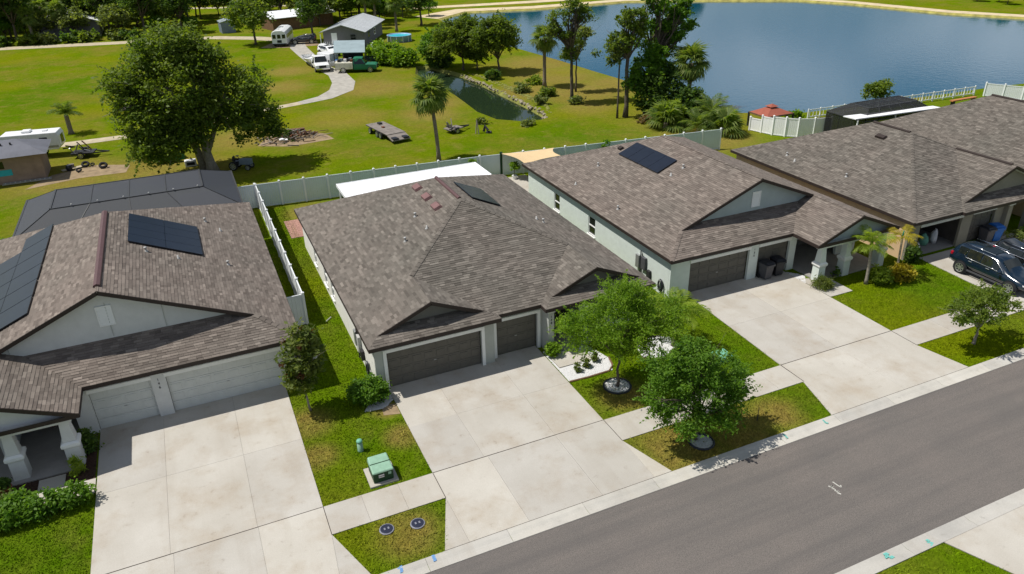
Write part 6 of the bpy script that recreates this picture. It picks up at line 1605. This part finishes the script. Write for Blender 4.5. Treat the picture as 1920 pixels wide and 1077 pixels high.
# rip-rap stones along the pond
t = thing('rock_bank', 'line of pale boulders along the right bank of the pond', 'rocks', (35, 82, 0)); o0 = org(t)
rk = []
for s_ in range(5):
    rng = np.random.default_rng(s_); bm_ = bmesh.new(); bmesh.ops.create_icosphere(bm_, subdivisions=1, radius=1)
    for v in bm_.verts: v.co *= rng.uniform(.65, 1.15); v.co.z *= .65
    me = bpy.data.meshes.new('rock'); bm_.to_mesh(me); bm_.free(); me.materials.append(MATS['rock']); rk.append(me)
rg = random.Random(4)
edge = [(34.2, 93.4), (34.7, 87), (34.8, 81.2), (34.9, 74.4), (34.75, 70.2), (33.6, 68.4)]
for a, b in zip(edge[:-1], edge[1:]):
    a, b = Vector(a), Vector(b); n = int((b - a).length / .32)
    for i in range(n):
        p = a.lerp(b, i / n); r = bpy.data.objects.new('rock', rg.choice(rk)); COL.objects.link(r); r.parent = t
        r.location = Vector((p.x + rg.uniform(-.25, .45), p.y, -.08)) - o0; r.rotation_euler = (rg.uniform(-.3, .3), rg.uniform(-.3, .3), rg.uniform(0, 6)); r.scale = [rg.uniform(.12, .3)] * 3
pebbles('reed_bed', [(35.2, 95), (35.8, 88), (36, 80), (36, 73), (35.2, 70), (35.6, 70), (36.8, 74), (37, 82), (36.6, 90)], 260, .16, 'bank_green', 77)

# ------------------------------------------------------------------ far woods
def far_template(name, seed, h, w, n, leafm, size=.42, fork=.3):
    rng = np.random.default_rng(seed); lobes = []
    for k in range(6):
        a = 2 * math.pi * k / 6 + rng.uniform(-.3, .3); r = w * rng.uniform(.3, .55)
        lobes.append((r * math.cos(a), r * math.sin(a), h * rng.uniform(.45, .72), w * rng.uniform(.4, .55), w * rng.uniform(.4, .55), h * rng.uniform(.16, .24)))
    lobes.append((0, 0, h * .78, w * .5, w * .5, h * .2))
    return tree(name, 'x', 'tree', (0, 0, 0), lobes, n, size, leafm, 'bark', h * .025, fork, 10, seed, clump=w * .13, per=36)
T1 = far_template('woodland_tree', 91, 8.5, 4.2, 4200, 'leaf_oak', .26)
T2 = far_template('woodland_tree', 92, 9.5, 3.6, 4200, 'leaf_dark', .27)
T3 = far_template('woodland_tree', 93, 6.5, 3.4, 3200, 'leaf_green', .24)
T4 = far_template('woodland_tree', 94, 5.0, 2.8, 2400, 'leaf_pale', .24)
TT = [T1, T2, T3, T4]; usedT = set()
WOOD = {'leaf_oak': 'broad mid green tree in the far woods across the field', }
LAB = ['broad mid green tree in the woods beyond the field', 'tall dark tree in the woods beyond the field', 'rounded fresh green tree in the woods beyond the field', 'low pale green tree in the woods beyond the field']
def plant(k, x, y, sc=1.0, label=None, rz=None, group='trees of the far woods'):
    src = TT[k]
    if k in usedT: o = copy_tree(src)
    else: o = src; usedT.add(k)
    o.location = (x, y, 0); o.rotation_euler = (0, 0, rz if rz is not None else (x * 7.3 + y * 3.1) % 6.28); o.scale = (sc, sc, sc * (0.9 + ((x * 13 + y * 7) % 10) / 50))
    o['label'] = label or LAB[k]; o['group'] = group
    return o
plant(0, 13.3, 134.0, 1.0, 'big tree standing left of the white bus', group=None or 'trees round the grey house')
plant(1, 22.4, 132.3, .9, 'dark tree behind the grey house left corner', group='trees round the grey house')
plant(1, 43.6, 139.5, .95, 'dark tree group right of the grey house', group='trees round the grey house')
plant(0, 31.0, 150, .95, 'broad tree directly behind the grey house', group='trees round the grey house')
rg = random.Random(21)
spots = []
for row, (y0, n) in enumerate(((160, 15), (167, 18), (175, 20), (185, 22))):
    for i in range(n):
        x = -34 + i * (78 if row < 2 else 92) / n + rg.uniform(-1.6, 1.6) - (row > 1) * 6; y = y0 - (x + 30) * .16 + rg.uniform(-2, 2)
        if row < 2 and (-22 < x < -8 and 158 < y < 176 and row == 0): k = 3
        else: k = rg.choice((0, 1, 1, 0, 2, 3))
        if row == 0 and 5 < x < 27: continue
        if row == 1 and (4 < x < 17): continue
        if x > 48: continue
        spots.append((k, x, y, rg.uniform(.85, 1.2)))
for i in range(46):
    x = -36 + i * 1.9 + rg.uniform(-1, 1); y = (162, 170, 180)[i % 3] - (x + 30) * .16 + rg.uniform(-2, 2)
    if (-22 < x < -6 and y > 158 and i % 3 == 0) or (5 < x < 27 and i % 3 == 0) or (4 < x < 16 and i % 3 == 1): continue
    spots.append((rg.choice((2, 3, 1)), x, y, rg.uniform(.5, .75)))
for k, x, y, s_ in spots: plant(k, x, y, s_)
for i, (x, y) in enumerate(((37.5, 134.6), (36.4, 144.5), (33.8, 141), (-21, 157.5), (-16.5, 158.5), (-19, 160.5))):
    palm('cabbage_palm', 'cabbage palm among the trees right of the grey house' if i < 3 else 'cabbage palm at the edge of the woods at the top left', (x, y, 0), 4.6 + (i % 3) * .5, .22, 26, FN_G, seed=30 + i, elev=(-60, 75), sc=1.0, group='palms right of the grey house' if i < 3 else 'palms at the woods edge')
for i, (x, y, k, q) in enumerate(((82, 186, 0, .9), (90, 190, 1, 1.0), (101, 184, 2, .8), (107, 186, 0, 1.0), (128, 170, 1, .9))):
    plant(k, x, y, q, ('first', 'second', 'third', 'fourth', 'last')[i] + ' tree from the left on the far side of the lake', group='trees beyond the lake')
for i in range(10):
    x = 150 + (i % 2) * 2; y = 82 + i * 3.2
    plant(2, x, y, .5, 'low green bush row beyond the far lake shore', group='bushes beyond the lake')
for i in range(9):
    shrub('undergrowth', 'low undergrowth along the edge of the far woods', 'shrub', (-26 + i * 3.4 + (i % 2), 156.5 - i * .6, 0), [(0, 0, .8, 1.8, 1.2, .9)], 700, .28, ('leaf_dark', 'leaf_oak', 'leaf_pale')[i % 3], 130 + i, 'undergrowth at the woods edge', clump=.35)

# ------------------------------------------------------------------ far buildings and vehicles
def local_house(name, label, loc, rz, W, L, ze, zr, wallm, roofm, over=.5, cat='house'):
    """gable house, local: x across the gable front (y = 0 faces the viewer), y along the ridge"""
    t = thing(name, label, cat, loc, rz, local=True)
    w = W / 2
    MB().add([(-w, 0, 0), (w, 0, 0), (w, L, 0), (-w, L, 0), (-w, 0, ze), (w, 0, ze), (w, L, ze), (-w, L, ze), (0, 0, zr), (0, L, zr)], [(0, 1, 5, 8, 4), (3, 7, 9, 6, 2), (1, 2, 6, 5), (0, 4, 7, 3)]).build('wall', wallm, t)
    sl = (zr - ze) / w; e = over
    for sg in (-1, 1):
        mb = MB(); a = (sg * (w + e), -e, ze - sl * e + .05); b = (sg * (w + e), L + e, ze - sl * e + .05); c = (0, L + e, zr + .05); d = (0, -e, zr + .05)
        mb.add([a, b, c, d] + [(x, y, z + .08) for x, y, z in (a, b, c, d)], [(0, 1, 2, 3), (7, 6, 5, 4), (0, 4, 5, 1), (1, 5, 6, 2), (2, 6, 7, 3), (3, 7, 4, 0)])
        ro = mb.build('roof', roofm, t)
        n = int(L / .9)
        for i in range(n + 1):
            y = -e + (L + 2 * e) * i / n; MB().beam((sg * (w + e), y, ze - sl * e + .14), (0, y, zr + .14), .05, .04).build('seam', roofm, ro)
    return t
t = local_house('farmhouse', 'grey clapboard house with pale metal roof in the field', (25.6, 123.3, 0), R(-28), 6.4, 13.2, 2.35, 3.3, 'siding_grey', 'metal_roof')
for (x, z0, z1, w_) in ((1.6, 1.1, 2.0, .9),): window(t, (-3.2, 0), (1, 0), 3.2 + x - w_ / 2, 3.2 + x + w_ / 2, z0, z1, (0, -1), frame='siding_grey', depth=-.04)
window(t, (3.2, 0), (0, 1), 3, 4.2, .9, 1.9, (1, 0), depth=-.04, frame='siding_blue'); window(t, (3.2, 0), (0, 1), 7, 8.2, .9, 1.9, (1, 0), depth=-.04, frame='trim_white')
MB().box(-1.9, -1.0, -.06, -.01, .5, 2.2).build('door', 'trim_white', t)
MB().box(-3.3, -.3, -1.6, 0, .3, .42).box(-3.25, -3.15, -1.55, -1.45, .42, 2.2).box(-.45, -.35, -1.55, -1.45, .42, 1.3).build('porch', 'trim_white', t)
for i in range(9): MB().box(-3.2 + i * .33, -3.14 + i * .33, -1.56, -1.5, .42, 1.1).build('baluster', 'trim_white', t)
local_house('barn', 'pale metal roofed building half hidden by trees at the top left', (-15.3, 160.0, 0), R(0), 9.5, 13, 2.6, 4.2, 'siding_grey', 'patio_white')
local_house('barn', 'long white roofed barn behind the white bus', (17.5, 150.3, 0), R(-75), 5.5, 12, 2.2, 3.0, 'wood_brown', 'patio_white')
t = local_house('shed', 'small grey shed with flat front left of the barn', (10.7, 150.2, 0), R(5), 2.4, 3.0, 1.8, 2.1, 'siding_blue', 'metal_roof_blue', .1, 'shed')
t = thing('hut', 'weathered brown hut with grey roof at the left edge', 'hut', (-16, 74, 0))
wall(t, (-21, 71.35), (-11.6, 71.35), 0, 2.25, 'hut_wall', [(6.15, 6.65, 1.3, 1.9)]); wall(t, (-11.605, 71.54), (-11.605, 74.9), 0, 2.25, 'hut_wall'); wall(t, (-11.8, 74.9), (-21, 74.9), 0, 2.25, 'hut_wall')
MB().box(-14.85, -14.35, 71.42, 71.45, 1.3, 1.9).build('window', 'glass', t); MB().box(-14.9, -13.9, 71.32, 71.346, .7, 1.2).build('painted_patch', 'pool_blue', t)
MB().add([(-22, 70.75, 2.3), (-11.0, 70.75, 2.3), (-11.0, 75.5, 2.3), (-22, 75.5, 2.3), (-22, 73.1, 3.25), (-13.3, 73.1, 3.25)], [(0, 1, 5, 4), (1, 2, 5), (2, 3, 4, 5), (0, 3, 2, 1)]).build('roof', 'hut_roof', t)
for x in (-13.6, -14.3): MB().cyl((x, 72.4, 2.9), .07, .25, 8).build('vent_pipe', 'metal_dark', t)
t = thing('ladder', 'aluminium ladder lying along the foot of the brown hut', 'ladder', (-13.2, 71.0, 0))
for y in (70.85, 71.2): MB().beam((-14.8, y, .12), (-11.2, y, .12), .05, .09).build('rail', 'metal_grey', t)
for i in range(10): MB().beam((-14.6 + i * .36, 70.85, .12), (-14.6 + i * .36, 71.2, .12), .06, .04).build('rung', 'cloth_white', t)

# camper
t = thing('camper_trailer', 'white camper trailer parked behind the brown hut', 'camper', (-13.1, 79.2, 0), R(-9), local=True)
t.scale = (.64, .82, .98)
prof = [(-4.1, .75), (3.5, .75), (3.9, 1.1), (3.95, 2.0), (3.7, 2.35), (-3.4, 2.35), (-4.2, 1.7)]
mb = MB(); n = len(prof)
for y in (-1.1, 1.1): mb.v += [(x, y, z) for x, z in prof]
mb.f = [tuple(range(n - 1, -1, -1)), tuple(range(n, 2 * n))] + [(i, (i + 1) % n, n + (i + 1) % n, n + i) for i in range(n)]
mb.build('body', 'paint_white', t, bevel=.06)
for sg in (-1, 1):
    for (a, b, c, d) in ((-2.9, -1.8, 1.55, 1.95), (-1.2, -.4, 1.4, 1.75), (1.4, 2.4, 1.5, 1.95)): MB().box(a, b, sg * 1.102 if sg > 0 else -1.115, sg * 1.115 if sg > 0 else -1.102, c, d).build('window', 'glass', t)
    MB().box(-3.9, 3.6, *sorted((sg * 1.103, sg * 1.113)), .95, 1.15).build('stripe', 'metal_grey', t)
    for x in (.1, 1.0): wheel(t, x, sg * .95, .35, .2)
MB().box(3.93, 3.96, -.5, .5, 1.2, 2.0).build('front_window', 'glass', t); MB().box(-.9, .2, -.5, .5, 2.352, 2.55).build('air_conditioner', 'paint_white', t, bevel=.06); MB().box(1.7, 2.3, -.3, .3, 2.352, 2.45).build('roof_hatch', 'paint_white', t)
MB().beam((3.8, -.6, .65), (5.2, 0, .6), .1, .1).beam((3.8, .6, .65), (5.2, 0, .6), .1, .1).build('tow_bar', 'metal_dark', t)
def small_trailer(name, label, loc, rz, L, W, z, deckm, items, r=.3):
    t = thing(name, label, 'trailer', loc, rz, local=True)
    MB().box(-L / 2, L / 2, -W / 2, W / 2, z - .1, z).build('deck', deckm, t)
    MB().beam((L / 2, -W / 3, z - .1), (L / 2 + 1.2, 0, z - .15), .08, .1).beam((L / 2, W / 3, z - .1), (L / 2 + 1.2, 0, z - .15), .08, .1).build('tow_bar', 'metal_dark', t)
    for sg in (-1, 1): wheel(t, -.1, sg * (W / 2 + .12), r, .2); MB().box(-.1 - r, -.1 + r, *sorted((sg * W / 2, sg * (W / 2 + .25))), r * 2 + .02, r * 2 + .07).build('fender', 'metal_dark', t)
    rg = random.Random(int(L * 10))
    for i in range(items):
        a = Vector((rg.uniform(-L / 2, L / 2), rg.uniform(-W / 2, W / 2), z + .02)); b = a + Vector((rg.uniform(-.7, .7), rg.uniform(-.5, .5), rg.uniform(.05, .9)))
        MB().beam(a, b, .08, .08).build('scrap_piece', rg.choice(('metal_dark', 'rust', 'wood_grey', 'metal_grey')), t)
    return t
small_trailer('utility_trailer', 'small black utility trailer loaded with scrap beside the camper', (-9.0, 77.0, 0), R(-12), 1.9, 1.3, .5, 'metal_dark', 8)
small_trailer('scrap_trailer', 'little trailer with scrap poles near the pond tip', (23.8, 68.2, 0), R(20), 1.6, 1.1, .45, 'wood_grey', 7, .25)
for i, (x, y, lab) in enumerate(((-8.75, 73.45, 'leftmost of the loose tyres on bare ground beside the brown hut'), (-8.2, 73.3, 'small middle tyre on bare ground beside the brown hut'), (-7.3, 72.3, 'rightmost of the loose tyres on bare ground beside the brown hut'), (-9.2, 72.0, 'nearest loose tyre before the brown hut'))):
    r = (.36, .2, .38, .26)[i]; t = thing('loose_tyre', lab, 'tyre', (x, y, 0), 0, 'loose tyres by the hut')
    vs = MB(); m_ = 14; q = 6
    for a in range(m_):
        for b in range(q):
            A, B = 2 * math.pi * a / m_, 2 * math.pi * b / q; rr = r * .72 + r * .28 * math.cos(B); vs.v.append((x + rr * math.cos(A), y + rr * math.sin(A) * .8, .14 + r * .28 * math.sin(B) + rr * math.sin(A) * .45 + r * .3))
    for a in range(m_):
        for b in range(q): vs.f.append((a * q + b, a * q + (b + 1) % q, ((a + 1) % m_) * q + (b + 1) % q, ((a + 1) % m_) * q + b))
    vs.build('tread', 'tyre', t, True)
t = thing('scrap_heap', 'yellowish boards and a black bin lying before the brown hut', 'scrap', (-9.8, 73.2, 0))
MB().beam((-10.6, 73.0, .06), (-8.9, 73.6, .1), .5, .05).build('board', 'gravel_tan', t); MB().lathe([(.2, 0), (.28, .3), (.2, .5)], (-10.0, 72.9, 0), 9).build('bin', 'plastic_black', t); MB().cbox((-9.9, 73.5, .2), (.5, .3, .4)).build('crate', 'wood_grey', t)
for i, (x, y) in enumerate(((-7.9, 66.3), (-5.6, 67.2))): tag(MB().beam((x - .5, y + .3, .05), (x + .5, y - .3, .05), .3, .06).build('board', 'cloth_white'), ('left' if i == 0 else 'right') + ' pale board lying on the grass behind the screened enclosure', 'board')
def tractor(name, label, loc, rz, body, s=1.0, canopy=False):
    t = thing(name, label, 'tractor', loc, rz, local=True)
    MB().box(.0 * s, 1.1 * s, -.28 * s, .28 * s, .45 * s, .95 * s).build('hood', body, t, bevel=.06 * s); MB().box(-.6 * s, 0, -.35 * s, .35 * s, .45 * s, .6 * s).build('chassis', 'metal_dark', t)
    MB().box(-.5 * s, -.1 * s, -.25 * s, .25 * s, .6 * s, .75 * s).box(-.58 * s, -.5 * s, -.25 * s, .25 * s, .75 * s, 1.15 * s).build('seat', 'plastic_black', t, bevel=.04 * s)
    MB().tube([(.0, 0, .95 * s), (-.15 * s, 0, 1.2 * s)], .03 * s, 6).lathe([(.16 * s, 0), (.16 * s, .03 * s)], (-.15 * s, 0, 1.2 * s), 12).build('steering_wheel', 'plastic_black', t)
    for sg in (-1, 1): wheel(t, -.45 * s, sg * .5 * s, .4 * s, .24 * s); wheel(t, .85 * s, sg * .42 * s, .26 * s, .16 * s)
    if canopy:
        for a in (-.6, .1):
            for sg in (-1, 1): MB().tube([(a * s, sg * .4 * s, .6 * s), (a * s, sg * .4 * s, 1.75 * s)], .03 * s, 6).build('canopy_post', 'metal_dark', t)
        MB().box(-.75 * s, .3 * s, -.55 * s, .55 * s, 1.75 * s, 1.82 * s).build('canopy', 'cloth_white', t)
    return t
tractor('riding_mower', 'dark riding mower parked in the shade right of the huge oak', (3.6, 66.2, 0), R(-30), 'siding_blue', .95)
tractor('tractor', 'tractor with an orange hood under the huge oak', (-2.6, 72.6, 0), R(-70), 'orange', 1.5, True)
def boat(name, label, loc, rz, L, W, hullm, z=.1, inside='metal_grey'):
    t = thing(name, label, 'boat', loc, rz, local=True); mb = MB(); st = 9; k = 7
    for i in range(st):
        u = i / (st - 1); w_ = W / 2 * (1 - max(0, (u - .45) / .55) ** 2.2) * (.9 + .1 * min(1, u * 4)); d_ = .5 + .12 * u * u
        for j in range(k):
            a = -1 + 2 * j / (k - 1); mb.v.append((-L / 2 + L * u, w_ * a + .001 * j, z + d_ * abs(a) ** 2.2 + .25 * max(0, u - .7)))
    for i in range(st - 1):
        for j in range(k - 1): mb.f.append((i * k + j, i * k + j + 1, (i + 1) * k + j + 1, (i + 1) * k + j))
    mb.f.append(tuple(range(k))); mb.build('hull', hullm, t, True)
    for x in (-.25, .1): MB().box(x * L - .12, x * L + .12, -W * .42, W * .42, z + .34, z + .38).build('thwart', inside, t)
    return t
boat('canoe', 'green canoe lying under the huge oak', (-1.9, 71.2, 0), R(-10), 2.6, .7, 'paint_green')
boat('motor_boat', 'white open boat parked behind the white pickup', (17.9, 111.5, .4), R(-95), 5.2, 1.8, 'paint_white')
boat('motor_boat', 'blue grey boat beside the big bush and green truck', (26.2, 106.4, .2), R(-40), 3.4, 1.8, 'siding_blue', .3)
boat('motor_boat', 'white boat bow under the tarp canopy', (21.3, 106.6, .3), R(-150), 4.0, 1.6, 'paint_white', .1)
t = thing('metal_crate', 'white metal crate lying by the trunk of the huge oak', 'crate', (-.3, 69.2, 0)); MB().box(-.75, .2, 68.9, 69.5, 0, .55).build('body', 'cloth_white', t, bevel=.05); MB().box(-.6, .05, 68.88, 68.898, .15, .4).build('panel', 'plastic_black', t)

def pickup(name, label, loc, rz, cabm, bedm, service=False):
    """front towards +X"""
    t = thing(name, label, 'truck', loc, rz, local=True)
    def ring(S, m, nm):
        mb = MB(); n = 8
        for (x, z0, z1, z2, w1, w2) in S: mb.v += [(x, y, z) for y, z in ((-w1 * .94, z0), (-w1, z0 + .3), (-w1, z1), (-w2, z2), (w2, z2), (w1, z1), (w1, z0 + .3), (w1 * .94, z0))]
        for i in range(len(S) - 1):
            for k in range(n): mb.f.append((i * n + k, i * n + (k + 1) % n, (i + 1) * n + (k + 1) % n, (i + 1) * n + k))
        mb.f += [tuple(range(n)), tuple(range((len(S) - 1) * n + n - 1, (len(S) - 1) * n - 1, -1))]
        return mb.build(nm, m, t, bevel=.03)
    ring([(-.35, .4, 1.1, 1.85, .95, .74), (.1, .4, 1.1, 1.9, .95, .76), (.85, .4, 1.1, 1.86, .95, .74), (1.35, .4, 1.08, 1.14, .95, .86), (2.5, .42, 1.02, 1.06, .93, .8), (2.7, .5, .92, .95, .88, .72)], cabm, 'cab')
    if service:
        ring([(-2.8, .5, 1.35, 1.38, 1.0, .95), (-.45, .5, 1.35, 1.38, 1.0, .95)], bedm, 'service_body')
        for x in (-2.4, -1.7, -1.0):
            for sg in (-1, 1): MB().box(x - .28, x + .28, *sorted((sg * 1.002, sg * 1.02)), .75, 1.25).build('locker_door', bedm, t)
        for i in range(7): MB().cbox((-2.3 + i * .28, -.4 + (i % 3) * .4, 1.55), (.35, .4, .3 + .1 * (i % 2))).build('load', ('metal_dark', 'siding_blue', 'rust', 'cloth_white')[i % 4], t)
    else:
        MB().box(-2.75, -.4, -.95, -.85, .5, 1.12).box(-2.75, -.4, .85, .95, .5, 1.12).box(-2.8, -2.7, -.95, .95, .5, 1.12).box(-2.7, -.4, -.85, .85, .5, .62).build('bed', bedm, t, bevel=.02)
    MB().add([(.9, -.72, 1.84), (.9, .72, 1.84), (1.34, .82, 1.16), (1.34, -.82, 1.16)], [(0, 1, 2, 3)]).build('windscreen', 'glass', t).location = (.012, 0, .02)
    for sg in (-1, 1):
        MB().add([(-.25, sg * .955, 1.14), (1.15, sg * .955, 1.14), (.8, sg * .775, 1.78), (-.25, sg * .775, 1.78)], [(0, 1, 2, 3)]).build('side_window', 'glass', t)
        for x in (-1.75, 1.85): wheel(t, x, sg * .86, .38, .26)
        MB().cbox((2.68, sg * .68, .82), (.08, .3, .18)).build('head_light', 'head_light', t); MB().cbox((1.2, sg * 1.08, 1.2), (.1, .2, .22)).build('mirror', 'plastic_black', t)
    MB().cbox((2.72, 0, .8), (.06, .95, .3)).build('grille', 'plastic_black', t); MB().cbox((2.78, 0, .52), (.12, 1.8, .18)).build('bumper', 'chrome', t)
    return t
pickup('pickup_truck', 'white pickup truck facing the camera on the gravel drive', (18.6, 107.2, 0), R(-93), 'paint_white', 'paint_white')
pickup('service_truck', 'green and cream service truck with tools on its bed', (22.75, 102.9, 0), R(-22), 'paint_green', 'paint_cream', True)
t = thing('bus', 'white short bus parked beside the big tree', 'bus', (17.55, 132.2, 0), R(72), local=True)
prof = [(-1.15, .4), (1.15, .4), (1.18, 1.9), (1.0, 2.35), (.5, 2.55), (-.5, 2.55), (-1.0, 2.35), (-1.18, 1.9)]
mb = MB(); n = len(prof)
for x in (-3.4, 3.4): mb.v += [(x, y, z) for y, z in prof]
mb.f = [tuple(range(n - 1, -1, -1)), tuple(range(n, 2 * n))] + [(i, (i + 1) % n, n + (i + 1) % n, n + i) for i in range(n)]
mb.build('body', 'paint_white', t, bevel=.08)
for y in (-.75, 0, .75): MB().box(-3.43, -3.405, y - .26, y + .26, 1.35, 1.95).build('rear_window', 'glass', t)
MB().box(-3.43, -3.405, -.35, .35, .7, 1.1).build('rear_panel', 'plastic_black', t); MB().box(-3.5, -3.41, -1.1, 1.1, .4, .58).build('bumper', 'plastic_black', t)
for sg in (-1, 1):
    for i in range(6): MB().box(-3.0 + i * 1.0, -2.3 + i * 1.0, *sorted((sg * 1.185, sg * 1.2)), 1.35, 1.9).build('side_window', 'glass', t)
    for x in (-2.0, 2.2): wheel(t, x, sg * 1.0, .42, .28)
t = suv('black derelict car behind the white bus', (20.6, 130.8, 0), R(165), 'paint_black', 4.2, 1.7, 1.35); t['group'] = 'far vehicles'
t = thing('tarp_canopy', 'sloping blue grey tarp canopy behind the green truck', 'canopy', (22.8, 107, 0))
C4 = [(20.2, 104.8, 2.35), (24.0, 102.9, 2.35), (25.4, 108.2, 3.1), (21.4, 110.0, 3.1)]
mb = MB(); mb.add(list(C4) + [(x, y, z + .07) for x, y, z in C4], [(3, 2, 1, 0), (4, 5, 6, 7), (0, 1, 5, 4), (1, 2, 6, 5), (2, 3, 7, 6), (3, 0, 4, 7)]).build('roof', 'tarp', t)
for x, y, z in C4: MB().tube([(x, y, 0), (x, y, z)], .06, 6).build('post', 'metal_dark', t)
MB().box(22.2, 25.0, 108.4, 109.0, 0, 2.2).build('back_wall', 'plastic_black', t)
t = thing('cargo_trailer', 'small white cargo trailer left of the tarp canopy', 'trailer', (20.3, 109.8, 0), R(-60), local=True)
MB().box(-1.3, 1.3, -.8, .8, .45, 1.7).build('body', 'paint_white', t, bevel=.08); MB().box(-1.32, -1.305, -.5, .5, .6, 1.5).build('door', 'metal_grey', t)
for sg in (-1, 1): wheel(t, 0, sg * .9, .3, .18)
for i, (x, y, m_, lab) in enumerate(((21.2, 108.2, 'plastic_blue', 'blue drum under the tarp canopy'), (21.9, 107.4, 'rust', 'rusty drum under the tarp canopy'), (23.4, 106.2, 'cloth_white', 'white drum under the tarp canopy'), (24.6, 105.3, 'plastic_black', 'black drum at the right of the tarp canopy'), (29.3, 119.6, 'cloth_white', 'white tank beside the grey house corner'))):
    tag(MB().lathe([(.3, 0), (.32, .1), (.3, .2), (.32, .5), (.3, .8), (.27, .88)], (x, y, 0), 12).build('drum', m_, None, True), lab, 'drum', 'drums round the tarp canopy')
t = suv('faded white car parked beside the grey house porch', (22.0, 117.5, 0), R(-70), 'paint_white', 4.2, 1.7, 1.4); t['group'] = 'far vehicles'
t = thing('swimming_pool', 'round turquoise above ground pool beside the grey house', 'pool', (35.0, 124.4, 0))
MB().lathe([(1.95, 0), (1.95, .95), (2.05, 1.0), (1.85, 1.0), (1.85, .85)], (35.0, 124.4, 0), 24).build('wall', 'pool_wall', t, True); MB().cyl((35.0, 124.4, .84), 1.84, .03, 24).build('water', 'pool_blue', t)
for i in range(12): MB().beam((35 + 1.98 * math.cos(i * .5236), 124.4 + 1.98 * math.sin(i * .5236), 0), (35 + 1.98 * math.cos(i * .5236), 124.4 + 1.98 * math.sin(i * .5236), .98), .1, .06).build('upright', 'cloth_white', t)
# old flatbed trailer
t = thing('flatbed_trailer', 'old grey flatbed trailer with ramps rusting on the field', 'trailer', (17.65, 70.2, 0), R(-80), local=True)
dk = MB().box(-2.7, 2.1, -.95, .95, .58, .64).build('frame', 'metal_dark', t)
for i in range(8): MB().box(-2.7, 2.1, -.95 + i * .2375 + .006, -.95 + (i + 1) * .2375 - .006, .642, .69 + .006 * (i % 3)).build('plank', 'wood_grey', dk)
for a in (-.55, .55): MB().box(2.1, 3.2, a - .3, a + .3, .45, .5).build('ramp', 'metal_dark', t); MB().box(2.15, 3.1, a - .24, a + .24, .505, .52).build('ramp_tread', 'plastic_black', t)
MB().add([(2.1, -.95, .64), (3.2, -.95, .35), (3.2, .95, .35), (2.1, .95, .64), (2.1, -.95, .56), (3.2, -.95, .27), (3.2, .95, .27), (2.1, .95, .56)], [(0, 1, 2, 3), (7, 6, 5, 4), (0, 4, 5, 1), (1, 5, 6, 2), (2, 6, 7, 3)]).build('beaver_tail', 'wood_grey', t)
for sg in (-1, 1):
    for x in (.0, .75): wheel(t, x, sg * .98, .3, .2)
    wheel(t, -1.6, sg * .98, .3, .2)
MB().cbox((-1.9, .2, .78), (.5, .35, .16)).build('scrap', 'metal_dark', t); MB().cbox((-.5, -.1, .74), (.35, .25, .1)).build('scrap', 'rust', t)
# heap of branches and rubbish
t = thing('debris_pile', 'heap of branches planks and white sheeting on the field', 'debris', (9.4, 73.6, 0)); rg = random.Random(14)
for i in range(90):
    x, y = rg.gauss(9.3, 1.3), rg.gauss(73.6, .85); L_ = rg.uniform(.4, 1.5); a = rg.uniform(0, 6.28); z = max(.05, .6 * math.exp(-((x - 9.3) ** 2 / 3 + (y - 73.6) ** 2 / 1.2)) + rg.uniform(-.1, .15))
    MB().beam((x - math.cos(a) * L_ / 2, y - math.sin(a) * L_ / 2, max(.03, z + rg.uniform(-.1, .1))), (x + math.cos(a) * L_ / 2, y + math.sin(a) * L_ / 2, max(.03, z + rg.uniform(-.1, .2))), rg.uniform(.04, .12), rg.uniform(.03, .1)).build('branch' if i % 3 else 'plank', rg.choice(('wood_grey', 'wood_brown', 'bark', 'rust', 'wood_grey')), t)
for i in range(4): MB().cbox((7.9 + rg.uniform(-.3, .5), 72.7 + rg.uniform(-.3, .3), .2 + i * .06), (rg.uniform(.3, .7), rg.uniform(.3, .5), .08)).build('sheet', 'cloth_white', t)
MB().beam((8.6, 75.0, .5), (10.6, 74.6, .55), .4, .2).build('beam', 'wood_brown', t)
foliage('weeds', np.random.default_rng(9), [(9.0, 73.8, .5, .6, .5, .3)], 300, .12, 'leaf_dark', t, .12, 20)
t = thing('plough', 'rusty plough standing upright near the pond', 'plough', (25.9, 66.6, 0))
MB().beam((25.5, 66.6, 0), (25.7, 66.7, 1.3), .07, .07).beam((25.9, 66.9, 0), (25.7, 66.7, 1.3), .07, .07).beam((25.7, 66.3, 0), (25.7, 66.7, 1.3), .07, .07).build('tripod', 'wood_grey', t); MB().tube([(26.3, 66.5, .15), (26.4, 66.4, .7), (26.6, 66.1, .3)], .13, 7).build('share', 'metal_dark', t)
MB().tube([(26.5, 66.3, .05), (26.9, 66.0, .1)], .16, 7).build('weight', 'metal_dark', t)
